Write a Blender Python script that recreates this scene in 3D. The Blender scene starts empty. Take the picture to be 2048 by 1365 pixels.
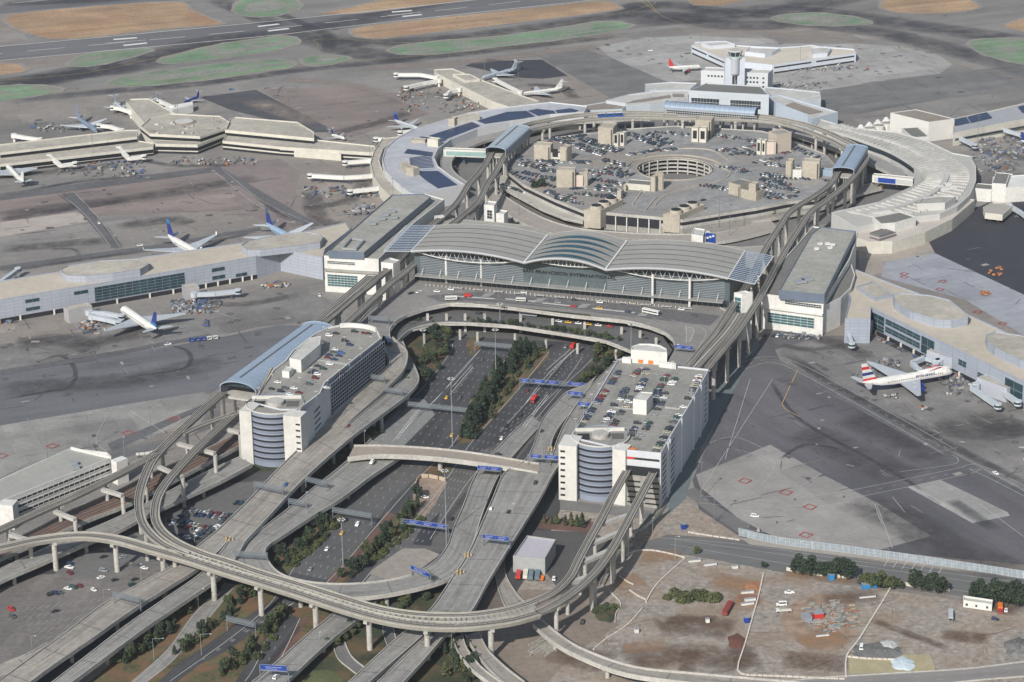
import bpy, math, random
from mathutils import Vector, Matrix
random.seed(11)
R=random.random
C=bpy.context.scene.collection
# ---------------------------------------------------------------- camera
FPX=5000.; PIT=math.radians(20.8); ROL=math.radians(0.77); CAMH=605.
cam=bpy.data.cameras.new('camera'); co=bpy.data.objects.new('camera',cam); C.objects.link(co)
cam.sensor_width=36; cam.lens=FPX/2048*36; cam.clip_start=5; cam.clip_end=20000
_f=Vector((0,math.cos(PIT),-math.sin(PIT))); _r=Vector((1,0,0)); _u=_r.cross(_f)
_c,_s=math.cos(ROL),math.sin(ROL)
_r2=_r*_c-_u*_s
_u2=_u*_c+_r*_s
co.matrix_world=Matrix(((_r2.x,_u2.x,-_f.x,0),(_r2.y,_u2.y,-_f.y,0),(_r2.z,_u2.z,-_f.z,CAMH),(0,0,0,1)))
bpy.context.scene.camera=co
# ---------------------------------------------------------------- sky, sun, exposure
SEL=math.radians(36); SAZ=math.radians(180+25)      # sun behind the viewer and to the left
w=bpy.data.worlds.new('World'); bpy.context.scene.world=w; w.use_nodes=True
nt=w.node_tree; sky=nt.nodes.new('ShaderNodeTexSky'); sky.sky_type='NISHITA'; sky.sun_disc=False
sky.sun_elevation=SEL; sky.sun_rotation=SAZ; sky.air_density=1.4; sky.dust_density=2.0
nt.links.new(sky.outputs[0],nt.nodes['Background'].inputs[0]); nt.nodes['Background'].inputs[1].default_value=0.08
sd=Vector((math.sin(SAZ)*math.cos(SEL),math.cos(SAZ)*math.cos(SEL),math.sin(SEL)))
sl=bpy.data.lights.new('sun','SUN'); sl.energy=4.2; sl.angle=math.radians(.5); sl.color=(1,.965,.91)
so=bpy.data.objects.new('sun',sl); C.objects.link(so); so.rotation_euler=(-sd).to_track_quat('-Z','Y').to_euler()
vs=bpy.context.scene.view_settings; vs.view_transform='Standard'; vs.look='None'; vs.exposure=0.28; vs.gamma=1
# ---------------------------------------------------------------- places: ground point seen at a spot of the survey photo, at height z
def W(px,py,z=0.):
    u=px-1024.; v=py-682.5
    a=u*_c-v*_s; b=u*_s+v*_c
    d=_f*FPX+_r*a-_u*b
    t=(z-CAMH)/d.z
    return Vector((d.x*t,d.y*t,z))
def WH(px,py,ground):   # height of a point above ground position
    pass
# ---------------------------------------------------------------- materials
MAT={}
def mat(name,c,rough=.85,var=.12,sc=.06,metal=0.,sc2=None,tint=None,spec=None,joint=None,lines=None,tiles=(),uvs=0,speck=.0):
    if name in MAT: return MAT[name]
    m=bpy.data.materials.new(name); m.use_nodes=True; n=m.node_tree.nodes; l=m.node_tree.links
    b=n['Principled BSDF']; b.inputs['Roughness'].default_value=rough; b.inputs['Metallic'].default_value=metal
    if spec is not None: b.inputs['Specular IOR Level'].default_value=spec
    col=(c[0],c[1],c[2],1)
    b.inputs['Base Color'].default_value=col
    if var>0:
        g=n.new('ShaderNodeNewGeometry')
        def noise(s,det=4,rgh=.6,stretch=None):
            t=n.new('ShaderNodeTexNoise'); t.inputs['Scale'].default_value=s; t.inputs['Detail'].default_value=det; t.inputs['Roughness'].default_value=rgh
            if stretch:
                mp=n.new('ShaderNodeMapping'); mp.vector_type='TEXTURE'; mp.inputs['Rotation'].default_value=(0,0,stretch[0]); mp.inputs['Scale'].default_value=(1/stretch[1],1,1)
                l.new(g.outputs['Position'],mp.inputs[0]); l.new(mp.outputs[0],t.inputs['Vector'])
            else: l.new(g.outputs['Position'],t.inputs['Vector'])
            return t.outputs[0]
        a=noise(sc); a2=noise(sc2 or sc*9,3)
        if lines: a2=noise(lines[1],3,.6,(lines[0],.06))
        ad=n.new('ShaderNodeMath'); ad.operation='ADD'; l.new(a,ad.inputs[0]); l.new(a2,ad.inputs[1])
        mr=n.new('ShaderNodeMapRange'); mr.inputs[1].default_value=.6; mr.inputs[2].default_value=1.4
        mr.inputs[3].default_value=1-var*2; mr.inputs[4].default_value=1+var*2
        l.new(ad.outputs[0],mr.inputs[0])
        mx=n.new('ShaderNodeMix'); mx.data_type='RGBA'; mx.blend_type='MULTIPLY'; mx.inputs[0].default_value=1
        mx.inputs[6].default_value=col
        l.new(mr.outputs[0],mx.inputs[7]); out=mx.outputs[2]
        if tint:
            t3=noise(tint[3],4); cr=n.new('ShaderNodeMapRange'); cr.inputs[1].default_value=.45; cr.inputs[2].default_value=.6
            l.new(t3,cr.inputs[0]); m2=n.new('ShaderNodeMix'); m2.data_type='RGBA'; l.new(cr.outputs[0],m2.inputs[0]); l.new(out,m2.inputs[6]); m2.inputs[7].default_value=(tint[0],tint[1],tint[2],1); out=m2.outputs[2]
        if joint:
            br=n.new('ShaderNodeTexBrick'); mp=n.new('ShaderNodeMapping'); mp.vector_type='TEXTURE'; mp.inputs['Rotation'].default_value=(0,0,joint[1] if len(joint)<5 else 0); l.new(g.outputs['Position'],mp.inputs[0]); l.new(mp.outputs[0],br.inputs['Vector'])
            if len(joint)>4:
                sp_=n.new('ShaderNodeSeparateXYZ'); cb_=n.new('ShaderNodeCombineXYZ'); l.new(g.outputs['Position'],sp_.inputs[0]); l.new(sp_.outputs[0],cb_.inputs[0]); l.new(sp_.outputs[2],cb_.inputs[1]); l.new(cb_.outputs[0],mp.inputs[0])
            br.offset=0; br.inputs['Scale'].default_value=1; br.inputs['Brick Width'].default_value=joint[0]; br.inputs['Row Height'].default_value=joint[0] if len(joint)<5 else joint[4]; br.inputs['Mortar Size'].default_value=joint[2]
            br.inputs['Color1'].default_value=(1,1,1,1); br.inputs['Color2'].default_value=(joint[3],)*3+(1,); br.inputs['Mortar'].default_value=(.72,.72,.72,1)
            m3=n.new('ShaderNodeMix'); m3.data_type='RGBA'; m3.blend_type='MULTIPLY'; m3.inputs[0].default_value=1; l.new(out,m3.inputs[6]); l.new(br.outputs[0],m3.inputs[7]); out=m3.outputs[2]
        for (bw,bh,an,lo,mo) in tiles:
            br=n.new('ShaderNodeTexBrick'); mp=n.new('ShaderNodeMapping'); mp.vector_type='TEXTURE'; mp.inputs['Rotation'].default_value=(0,0,an); l.new(g.outputs['Position'],mp.inputs[0]); l.new(mp.outputs[0],br.inputs['Vector'])
            br.offset=.37; br.inputs['Scale'].default_value=1; br.inputs['Brick Width'].default_value=bw; br.inputs['Row Height'].default_value=bh; br.inputs['Mortar Size'].default_value=.12 if mo<1 else 0; br.inputs['Color1'].default_value=(1.04,1.04,1.04,1); br.inputs['Color2'].default_value=(lo,lo,lo*1.01,1); br.inputs['Mortar'].default_value=(mo,mo,mo,1)
            m3=n.new('ShaderNodeMix'); m3.data_type='RGBA'; m3.blend_type='MULTIPLY'; m3.inputs[0].default_value=1; l.new(out,m3.inputs[6]); l.new(br.outputs[0],m3.inputs[7]); out=m3.outputs[2]
        if speck:
            t=noise(.35,3,.7); cr=n.new('ShaderNodeMapRange'); cr.inputs[1].default_value=.3; cr.inputs[2].default_value=.7; cr.inputs[3].default_value=1-speck; cr.inputs[4].default_value=1+speck*.6; l.new(t,cr.inputs[0])
            m3=n.new('ShaderNodeMix'); m3.data_type='RGBA'; m3.blend_type='MULTIPLY'; m3.inputs[0].default_value=1; l.new(out,m3.inputs[6]); l.new(cr.outputs[0],m3.inputs[7]); out=m3.outputs[2]
        if uvs:
            uv=n.new('ShaderNodeUVMap'); mp=n.new('ShaderNodeMapping'); mp.inputs['Scale'].default_value=(.02,uvs,1); l.new(uv.outputs[0],mp.inputs[0]); t=n.new('ShaderNodeTexNoise'); t.inputs['Scale'].default_value=1; t.inputs['Detail'].default_value=4; l.new(mp.outputs[0],t.inputs['Vector'])
            cr=n.new('ShaderNodeMapRange'); cr.inputs[1].default_value=.35; cr.inputs[2].default_value=.65; cr.inputs[3].default_value=.74; cr.inputs[4].default_value=1.1; l.new(t.outputs[0],cr.inputs[0])
            sp2=n.new('ShaderNodeSeparateXYZ'); l.new(uv.outputs[0],sp2.inputs[0]); md=n.new('ShaderNodeMath'); md.operation='PINGPONG'; md.inputs[1].default_value=15.; l.new(sp2.outputs[0],md.inputs[0]); gt=n.new('ShaderNodeMapRange'); gt.inputs[1].default_value=.25; gt.inputs[2].default_value=.5; gt.inputs[3].default_value=.55; gt.inputs[4].default_value=1; l.new(md.outputs[0],gt.inputs[0])
            for q in (cr.outputs[0],gt.outputs[0]):
                m3=n.new('ShaderNodeMix'); m3.data_type='RGBA'; m3.blend_type='MULTIPLY'; m3.inputs[0].default_value=1; l.new(out,m3.inputs[6]); l.new(q,m3.inputs[7]); out=m3.outputs[2]
        l.new(out,b.inputs['Base Color'])
    MAT[name]=m; return m
def _ang(a,b):
    p,q=W(*a),W(*b); return math.atan2(q.y-p.y,q.x-p.x)
def stain(name,c,a=.7,sc=.05):
    if name in MAT: return MAT[name]
    m=bpy.data.materials.new(name); m.use_nodes=True; n=m.node_tree.nodes; l=m.node_tree.links
    b=n['Principled BSDF']; b.inputs['Base Color'].default_value=(*c,1); b.inputs['Roughness'].default_value=.85
    uv=n.new('ShaderNodeUVMap'); sp=n.new('ShaderNodeSeparateXYZ'); l.new(uv.outputs[0],sp.inputs[0])
    def M(op,x,y=None):
        k=n.new('ShaderNodeMath'); k.operation=op
        for i,q in enumerate((x,y)):
            if q is None: continue
            if isinstance(q,(int,float)): k.inputs[i].default_value=q
            else: l.new(q,k.inputs[i])
        return k.outputs[0]
    v=sp.outputs[1]; u=sp.outputs[0]
    fv=M('MULTIPLY',M('MULTIPLY',v,M('SUBTRACT',1,v)),4)
    fu=M('MINIMUM',M('MULTIPLY',M('MULTIPLY',u,M('SUBTRACT',1,u)),8),1)
    g=n.new('ShaderNodeNewGeometry'); t=n.new('ShaderNodeTexNoise'); t.inputs['Scale'].default_value=sc*3; t.inputs['Detail'].default_value=8; t.inputs['Roughness'].default_value=.68; l.new(g.outputs['Position'],t.inputs[0])
    nn=M('MULTIPLY',M('SUBTRACT',t.outputs[0],.25),2.6)
    al=M('MINIMUM',M('MULTIPLY',M('MULTIPLY',M('MULTIPLY',M('POWER',fv,.8),fu),nn),a),.95)
    al=M('MAXIMUM',al,0)
    tr=n.new('ShaderNodeBsdfTransparent'); mx=n.new('ShaderNodeMixShader'); l.new(al,mx.inputs[0]); l.new(tr.outputs[0],mx.inputs[1]); l.new(b.outputs[0],mx.inputs[2])
    l.new(mx.outputs[0],n['Material Output'].inputs[0])
    MAT[name]=m; return m
RWY=_ang((0,94),(957,0)); FWD=_ang((700,985),(970,690)); APR=_ang((1560,700),(2048,985)); PAV=((7.6,7.6,RWY,.93,.86),(62,31,RWY,.82,1),(26,19,RWY,.90,1)); PAV2=((7.6,7.6,APR,.94,.86),(55,30,APR,.84,1)); PAV3=((70,12,RWY,.86,1),(31,6,RWY,.92,1))
apron=mat('apron_asphalt_concrete',(.225,.213,.198),.85,.16,.006,sc2=.02,tint=(.265,.235,.205,.0035),lines=(RWY,.03),tiles=PAV,speck=.14)
apron_l=mat('pale_apron_concrete',(.33,.325,.31),.85,.12,.01,sc2=.05,tiles=PAV2,speck=.12)
apron_m=mat('mid_apron_concrete',(.235,.228,.218),.85,.18,.012,sc2=.06,tiles=PAV,speck=.18,tint=(.17,.16,.15,.012))
apron_w=mat('bluish_new_concrete',(.30,.31,.34),.8,.08,.01,sc2=.05,lines=(RWY,.12),tiles=PAV2,speck=.08)
apron_p=mat('pinkish_old_asphalt',(.215,.178,.162),.85,.16,.008,sc2=.04,lines=(RWY,.03),tiles=PAV3,speck=.14)
asp_d=mat('dark_asphalt',(.075,.075,.08),.85,.14,.02,sc2=.15)
asp_n=mat('new_black_asphalt',(.035,.036,.045),.8,.12,.02,sc2=.1)
asp_m=mat('mid_asphalt',(.155,.152,.148),.85,.14,.01,sc2=.05,tiles=PAV3,speck=.12)
asp_g=mat('grey_taxiway_asphalt',(.20,.19,.178),.85,.16,.007,sc2=.04,lines=(RWY,.03),tiles=PAV3,speck=.12)
rway=mat('runway_asphalt',(.125,.122,.128),.85,.2,.004,sc2=.03,lines=(RWY,.02),tiles=((120,8,RWY,.85,1),),speck=.1)
fway=mat('freeway_asphalt',(.058,.058,.062),.85,.18,.01,lines=(FWD,.25),tiles=((40,3.6,FWD,.82,1),),speck=.12)
deckm=mat('road_deck_concrete',(.245,.238,.222),.85,.12,.02,sc2=.3,uvs=9,speck=.1)
deckp=mat('tan_road_deck_concrete',(.285,.262,.232),.85,.12,.02,sc2=.3,uvs=9,speck=.1)
conc=mat('parapet_concrete',(.38,.368,.34),.85,.18,.05,sc2=.6)
conc_d=mat('weathered_concrete',(.27,.26,.235),.85,.16,.04,sc2=.4)
conc_b=mat('beige_concrete',(.37,.335,.275),.85,.14,.05,sc2=.5)
cream=mat('cream_paint',(.51,.49,.43),.7,.09,.05,sc2=.3)
white=mat('white_paint',(.59,.585,.56),.6,.08,.05,sc2=.4)
whiteb=mat('bluish_white_panel',(.50,.54,.60),.5,.05,.05)
grayp=mat('grey_metal_panel',(.36,.385,.43),.5,.07,.06,metal=.1,joint=(6,.0,.18,.93))
gw=mat('garage_metal_panel',(.50,.515,.55),.55,.05,.05)
slat=mat('blue_grey_cladding',(.22,.255,.32),.5,.06,.08)
roofg=mat('grey_roof',(.30,.295,.265),.9,.14,.03,sc2=.3,tiles=((9,5,.2,.92,.9),),speck=.08)
roofb=mat('beige_gravel_roof',(.37,.345,.295),.9,.13,.02,sc2=.2,tiles=((14,9,.2,.9,1),),speck=.1)
roofbr=mat('brown_gravel_roof',(.22,.19,.165),.95,.10,.03,sc2=.3)
roofd=mat('dark_grey_roof',(.15,.148,.138),.9,.10,.03,sc2=.3)
roofw=mat('pale_membrane_roof',(.46,.455,.43),.85,.1,.03,sc2=.2,tiles=((11,7,.3,.9,.9),),speck=.08)
roofbl=mat('pale_blue_membrane_roof',(.385,.395,.425),.8,.09,.02,sc2=.15,tiles=((16,8,.3,.9,.92),),speck=.08)
mroof=mat('stainless_terminal_roof',(.30,.292,.27),.65,.06,.03,metal=.0,sc2=.2)
steelb=mat('blue_grey_standing_seam',(.27,.34,.43),.55,.06,.05,metal=.1)
seam=mat('roof_seam',(.10,.10,.10),.7,.05)
solar=mat('solar_panel',(.022,.034,.085),.4,.15,.05,tiles=((6,3,.35,.85,1.4),))
glass=mat('dark_glass',(.030,.045,.055),.15,.25,.08,sc2=.5,spec=.7)
glasst=mat('teal_glass',(.045,.115,.13),.15,.25,.1,sc2=.6,spec=.7)
glassd=mat('skylight_glass',(.012,.06,.085),.35,.3,.1,sc2=.6,spec=.4)
glassf=mat('grey_green_facade_glass',(.082,.105,.112),.3,.12,.1,sc2=.6,spec=.6)
black=mat('dark_opening',(.012,.013,.017),.8,0)
paint_w=mat('white_road_paint',(.62,.62,.6),.7,.15,.3)
paint_wd=mat('worn_white_paint',(.40,.40,.39),.7,.15,.3)
paint_y=mat('yellow_road_paint',(.42,.30,.11),.7,.15,.3)
paint_r=mat('red_road_paint',(.32,.045,.04),.7,.2,.3)
paint_k=mat('black_mark_paint',(.05,.05,.052),.8,.2,.3)
grassb=mat('dry_grass',(.36,.245,.15),.95,.22,.02,tint=(.30,.19,.11,.012),lines=(RWY,.06),tiles=((200,9,RWY,.86,1),),speck=.25)
grassg=mat('painted_green_infield',(.14,.225,.135),.95,.25,.02,tint=(.20,.205,.17,.03),lines=(RWY,.08),speck=.2)
grasso=mat('olive_ground_cover',(.085,.078,.036),.95,.35,.05,sc2=.5,tint=(.15,.085,.045,.06))
grassd=mat('dark_green_ground_cover',(.034,.042,.022),.95,.35,.06,sc2=.6,tint=(.10,.07,.035,.05))
dirt=mat('bare_dirt',(.295,.262,.228),.95,.25,.03,sc2=.25,tint=(.245,.195,.15,.03),speck=.3)
dirtr=mat('reddish_mulch',(.12,.068,.055),.95,.2,.05,sc2=.5)
dirto=mat('orange_soil',(.33,.16,.08),.95,.2,.05,sc2=.4)
mud=mat('maroon_spoil',(.12,.05,.035),.95,.2,.1)
gravel=mat('grey_gravel',(.13,.13,.125),.95,.3,.1)
metal=mat('galvanised_steel',(.36,.38,.40),.5,.06,.3,metal=.4)
metald=mat('dark_metal',(.10,.10,.105),.6,.05,.3)
blue=mat('blue_sign_face',(.008,.045,.26),.5,.06,.3)
rust=mat('rusty_rail_bed',(.15,.095,.07),.9,.2,.1,sc2=1.)
rubber=mat('tyre_rubber',(.02,.02,.02),.9,0)
orange=mat('safety_orange',(.65,.17,.03),.6,.05,.5)
yellow=mat('bright_yellow',(.65,.42,.04),.6,.05,.5)
red=mat('red_paint',(.5,.035,.03),.5,.05,.5)
green=mat('green_paint',(.03,.20,.10),.6,.05,.5)
leafm=[mat('leaf_dark_pine',(.022,.038,.024),.9,.3,.4,sc2=2),mat('leaf_mid_green',(.042,.062,.030),.9,.3,.4,sc2=2),mat('leaf_olive',(.075,.085,.036),.9,.3,.4,sc2=2),mat('leaf_bright',(.075,.095,.032),.9,.3,.4,sc2=2)]
bark=mat('bark',(.09,.065,.045),.95,.1,1.)
rubm=stain('rubber_streak',(.05,.05,.06),.72,.014)
oilm=stain('oil_smudge',(.065,.06,.062),.62,.03)
palem=stain('pale_wear',(.42,.40,.38),.6,.03)
brownm=stain('brown_soil_stain',(.13,.085,.06),.75,.04); clay=stain('clay_stain',(.33,.19,.10),.7,.05)
pinkm=stain('tan_wear',(.30,.25,.215),.7,.02)
# ---------------------------------------------------------------- mesh builder
def ccw(p):
    a=0
    for i in range(len(p)): x1,y1=p[i][0],p[i][1]; x2,y2=p[(i+1)%len(p)][0],p[(i+1)%len(p)][1]; a+=x1*y2-x2*y1
    return p if a>0 else p[::-1]
class MB:
    def __init__(s): s.v=[]; s.f=[]; s.m=[]; s.uv={}
    def face(s,pts,m=0,uv=None):
        i=len(s.v); s.v+= [Vector(p) if len(p)==3 else Vector((p[0],p[1],0)) for p in pts]; s.f.append(list(range(i,i+len(pts)))); s.m.append(m)
        if uv: s.uv[len(s.f)-1]=uv
        return s
    def sides(s,poly,z0,z1,m=0):
        p=ccw(list(poly)); n=len(p)
        for i in range(n):
            a=p[i];b=p[(i+1)%n]
            s.face([(a[0],a[1],z0),(b[0],b[1],z0),(b[0],b[1],z1),(a[0],a[1],z1)],m)
        return s
    def top(s,poly,z,m=0):
        s.face([(q[0],q[1],z) for q in ccw(list(poly))],m); return s
    def prism(s,poly,z0,z1,m=0,mt=None,bot=True):
        s.sides(poly,z0,z1,m); s.top(poly,z1,m if mt is None else mt)
        if bot: s.face([(q[0],q[1],z0) for q in ccw(list(poly))[::-1]],m)
        return s
    def box(s,c,sx,sy,sz,rot=0,m=0):   # c = centre of base
        ca,sa=math.cos(rot),math.sin(rot)
        p=[(c[0]+x*ca-y*sa,c[1]+x*sa+y*ca) for x,y in ((-sx/2,-sy/2),(sx/2,-sy/2),(sx/2,sy/2),(-sx/2,sy/2))]
        return s.prism(p,c[2],c[2]+sz,m)
    def beam(s,a,b,wd,h=None,m=0):   # box beam between points
        a=Vector(a);b=Vector(b);d=(b-a)
        if d.length<1e-5: return s
        d.normalize(); up=Vector((0,0,1)) if abs(d.z)<.95 else Vector((1,0,0))
        x=d.cross(up).normalized()*wd/2; y=x.cross(d).normalized()*(h or wd)/2
        q=[x+y,-x+y,-x-y,x-y]
        A=[a+k for k in q];B=[b+k for k in q]
        for i in range(4): s.face([A[i],A[(i+1)%4],B[(i+1)%4],B[i]],m)
        s.face(A[::-1],m); s.face(B,m); return s
    def tube(s,a,b,r0,r1=None,n=8,m=0,caps=True):
        a=Vector(a);b=Vector(b);d=(b-a).normalized(); r1=r0 if r1 is None else r1
        up=Vector((0,0,1)) if abs(d.z)<.95 else Vector((1,0,0))
        x=d.cross(up).normalized(); y=d.cross(x)
        A=[a+(x*math.cos(t)+y*math.sin(t))*r0 for t in [6.2831853*i/n for i in range(n)]]
        B=[b+(x*math.cos(t)+y*math.sin(t))*r1 for t in [6.2831853*i/n for i in range(n)]]
        for i in range(n): s.face([A[i],A[(i+1)%n],B[(i+1)%n],B[i]],m)
        if caps: s.face(A[::-1],m); s.face(B,m)
        return s
    def build(s,name,mats,parent=None,origin=None,smooth=False):
        if not s.v: return None
        if not isinstance(mats,(list,tuple)): mats=[mats]
        if origin is None:
            xs=[p.x for p in s.v];ys=[p.y for p in s.v];zs=[p.z for p in s.v]
            origin=Vector(((min(xs)+max(xs))/2,(min(ys)+max(ys))/2,min(zs)))
        else: origin=Vector(origin)
        me=bpy.data.meshes.new(name); me.from_pydata([tuple(p-origin) for p in s.v],[],s.f)
        for k in mats: me.materials.append(k)
        me.polygons.foreach_set('material_index',s.m)
        if smooth: me.polygons.foreach_set('use_smooth',[True]*len(s.f))
        if s.uv:
            ul=me.uv_layers.new(name='UVMap')
            for fi,u in s.uv.items():
                for li,q in zip(me.polygons[fi].loop_indices,u): ul.data[li].uv=q
        me.update()
        o=bpy.data.objects.new(name,me); C.objects.link(o)
        if parent:
            o.parent=parent; o.location=origin-WL[parent.name]
        else: o.location=origin
        WL[o.name]=origin
        return o
WL={}
def tag(o,label=None,cat=None,group=None,kind=None):
    if label: o['label']=label
    if cat: o['category']=cat
    if group: o['group']=group
    if kind: o['kind']=kind
    return o
def thing(name,loc,label,cat,group=None,rz=0):
    o=bpy.data.objects.new(name,None); C.objects.link(o); o.location=loc; o.rotation_euler.z=rz; WL[o.name]=Vector(loc)
    return tag(o,label,cat,group)
def pw(pts,z=0): return [W(x,y,z) for x,y in pts]
PZ=[0]
def patch(name,pts,z,m,kind='structure'):
    PZ[0]+=1; z=z+PZ[0]*.0006+(.17 if name=='infield' else 0)
    mb=MB(); mb.face([Vector((q.x,q.y,z)) for q in ccw(pw(pts,0))]); return tag(mb.build(name,m),kind=kind)
def rot2(v,a): return Vector((v.x*math.cos(a)-v.y*math.sin(a),v.x*math.sin(a)+v.y*math.cos(a),v.z))
def spline(P,n=6,closed=False):
    out=[]; N=len(P)
    if N==2:
        return [P[0].lerp(P[1],i/n) for i in range(n+1)]
    for i in range(N-1):
        p0=P[max(i-1,0)];p1=P[i];p2=P[i+1];p3=P[min(i+2,N-1)]
        for k in range(n):
            t=k/n;out.append(.5*((2*p1)+(-p0+p2)*t+(2*p0-5*p1+4*p2-p3)*t*t+(-p0+3*p1-3*p2+p3)*t**3))
    out.append(P[-1].copy()); return out
def smooth_poly(pts,n=4):
    P=[Vector((x,y,0)) for x,y in pts]; P=[P[-1]]+P+[P[0],P[1]]; out=[]
    for i in range(1,len(P)-2):
        p0,p1,p2,p3=P[i-1],P[i],P[i+1],P[i+2]
        for k in range(n):
            t=k/n;q=.5*((2*p1)+(-p0+p2)*t+(2*p0-5*p1+4*p2-p3)*t*t+(-p0+3*p1-3*p2+p3)*t**3); out.append((q.x,q.y))
    return out
def streak(pts,width,m,z=.25,mb=None,n=4):
    P=spline([W(x,y,0) for x,y in pts],n); own=mb is None; mb=mb or MB()
    N=len(P); 
    for i in range(N-1):
        def nrm(k):
            d=(P[min(k+1,N-1)]-P[max(k-1,0)]).normalized(); return Vector((-d.y,d.x,0))*width/2
        a,b=nrm(i),nrm(i+1); z_=Vector((0,0,z)); u0,u1=i/(N-1),(i+1)/(N-1)
        mb.face([P[i]-a+z_,P[i+1]-b+z_,P[i+1]+z_,P[i]+z_],0,[(u0,0),(u1,0),(u1,.5),(u0,.5)])
        mb.face([P[i]+z_,P[i+1]+z_,P[i+1]+b+z_,P[i]+a+z_],0,[(u0,.5),(u1,.5),(u1,1),(u0,1)])
    return mb
def line(mb,P,wd,z=None,dash=None,m=0):
    # painted line along world points P
    acc=0
    for i in range(len(P)-1):
        a=P[i];b=P[i+1];d=b-a;L=d.length
        if L<1e-4: continue
        d/=L; nrm=Vector((-d.y,d.x,0)).normalized()*wd/2
        zz=Vector((0,0,z)) if z is not None else Vector((0,0,0))
        segs=[(0,L)]
        if dash:
            on,off=dash; per=on+off; segs=[]; t=-(acc%per)
            while t<L:
                s0=max(t,0);e0=min(t+on,L)
                if e0>s0: segs.append((s0,e0))
                t+=per
        for s0,e0 in segs:
            p=a+d*s0+zz;q=a+d*e0+zz
            mb.face([p-nrm,q-nrm,q+nrm,p+nrm],m)
        acc+=L
def pline(mb,pts,wd,z=.3,dash=None,m=0,n=5): line(mb,spline([W(x,y,0) for x,y in pts],n),wd,z,dash,m)
EN=0
def ribbon(name,pts,m=None,thick=1.5,para=.95,lanes=(),piers=0,n=5,label=None,cat=None,pmat=None,edge=True,prad=1.1,dash=(3,9),pskip=(),lw=.2,side=None):
    m=m or deckm; pmat=pmat or conc
    L=spline([W(p[0],p[1],p[4]) for p in pts],n); Rr=spline([W(p[2],p[3],p[4]) for p in pts],n)
    N=len(L); mb=MB(); UL=0.
    Z=Vector((0,0,1))
    for i in range(N-1):
        a,b,c,d=L[i],Rr[i],Rr[i+1],L[i+1]
        def inn(p,q,k): return p+(q-p).normalized()*k
        a2,b2,c2,d2=inn(a,b,.4),inn(b,a,.4),inn(c,d,.4),inn(d,c,.4)
        mb.face([a,b,c,d],0,[(UL,0),(UL,1),(UL+(d-a).length,1),(UL+(d-a).length,0)]); UL+=(d-a).length
        if para:
            h=Z*para; t=Z*thick
            mb.face([a2,d2,d2+h,a2+h],1);mb.face([a2+h,d2+h,d+h,a+h],1);mb.face([a+h,d+h,d-t,a-t],1)
            mb.face([c2,b2,b2+h,c2+h],1);mb.face([c2+h,b2+h,b+h,c+h],1);mb.face([c+h,b+h,b-t,c-t],1)
            mb.face([a-t,d-t,c-t,b-t],2)
    if para:
        for i in (0,N-1):
            a,b=L[i],Rr[i]; mb.face([a,b,b-Z*thick,a-Z*thick],1)
    cen=L[N//2].lerp(Rr[N//2],.5); o=mb.build(name,[m,pmat,conc_d],origin=Vector((cen.x,cen.y,0)))
    if label: tag(o,label,cat)
    else: tag(o,kind='structure')
    mk=MB()
    for fr in lanes:
        dsh=dash; wd=lw
        if fr in ('L','R','l','r'): continue
        f=abs(fr); line(mk,[L[i].lerp(Rr[i],f) for i in range(N)],wd,.035,None if fr<0 else dsh)
    if edge:
        for f in (.06,.94): line(mk,[L[i].lerp(Rr[i],f) for i in range(N)],.22,.03)
    mk.build('lane_markings',paint_wd,o)
    if piers:
        acc=piers*.5; 
        for i in range(N-1):
            c0=L[i].lerp(Rr[i],.5);c1=L[i+1].lerp(Rr[i+1],.5); acc+=(c1-c0).length
            if acc>=piers and c1.z>4.5:
                acc=0; w_=(L[i+1]-Rr[i+1]).length; dirr=(Rr[i+1]-L[i+1]).normalized()
                pm=MB(); zt=c1.z-thick
                pm.beam(c1-dirr*w_*.36-Z*(thick+.55),c1+dirr*w_*.36-Z*(thick+.55),1.8,1.1)
                if w_>13:
                    for k in (-.25,.25): q=c1+dirr*w_*k; pm.tube((q.x,q.y,0),(q.x,q.y,zt-1),prad,n=10)
                else: pm.tube((c1.x,c1.y,0),(c1.x,c1.y,zt-1),prad,n=10)
                pm.build('pier',conc,o)
    return o,L,Rr
# ================================================================= GROUND
g=MB(); g.face([(-4000,-400,0),(4000,-400,0),(4000,9000,0),(-4000,9000,0)]); tag(g.build('ground',apron),kind='structure')
# ---- airfield far field
def G(name,pts,m,z=.06,sm=0):
    q=smooth_poly(pts,sm) if sm else pts
    if name=='infield' and m in (grassb,grassg):
        P=ccw(pw(q)); n=len(P); E=[]
        for i in range(n):
            d=(P[(i+1)%n]-P[i-1]).normalized(); E.append(P[i]+Vector((d.y,-d.x,0))*(2.5+3*(math.sin(i*1.3)**2)))
        PZ[0]+=1; mb=MB(); mb.face([Vector((e.x,e.y,.22+PZ[0]*.0006)) for e in E]); tag(mb.build('shoulder',mat('pale_shoulder',(.235,.218,.198),.9,.15,.02,speck=.15)),kind='structure')
    return patch(name,q,z,m)
G('taxiway',[(-60,150),(0,148),(250,118),(520,78),(700,58),(1000,28),(1240,20),(1300,0),(2100,-30),(2100,10),(2100,150),(1900,95),(1700,62),(1560,48),(1400,45),(1240,60),(1000,98),(800,118),(600,140),(400,165),(200,190),(-60,215)],asp_g,.05)
G('runway',[(-60,100),(0,94),(512,46.5),(957,0),(1184,1),(712,52),(512,75),(0,122),(-60,128)],rway,.10)
G('runway',[(-60,18),(0,12),(120,-2),(420,-40),(420,-30),(330,4),(200,12),(0,28),(-60,34)],rway,.10)
G('taxiway',[(330,4),(480,-8),(700,-30),(900,-20),(700,25),(600,42),(520,46),(430,52),(380,28),(360,14)],asp_g,.07)
G('infield',[(15,35),(60,25),(200,13),(330,5),(372,10),(380,20),(430,42),(438,50),(330,58),(230,70),(140,78),(90,76),(45,62),(18,48)],grassb,.12,3)
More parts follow.
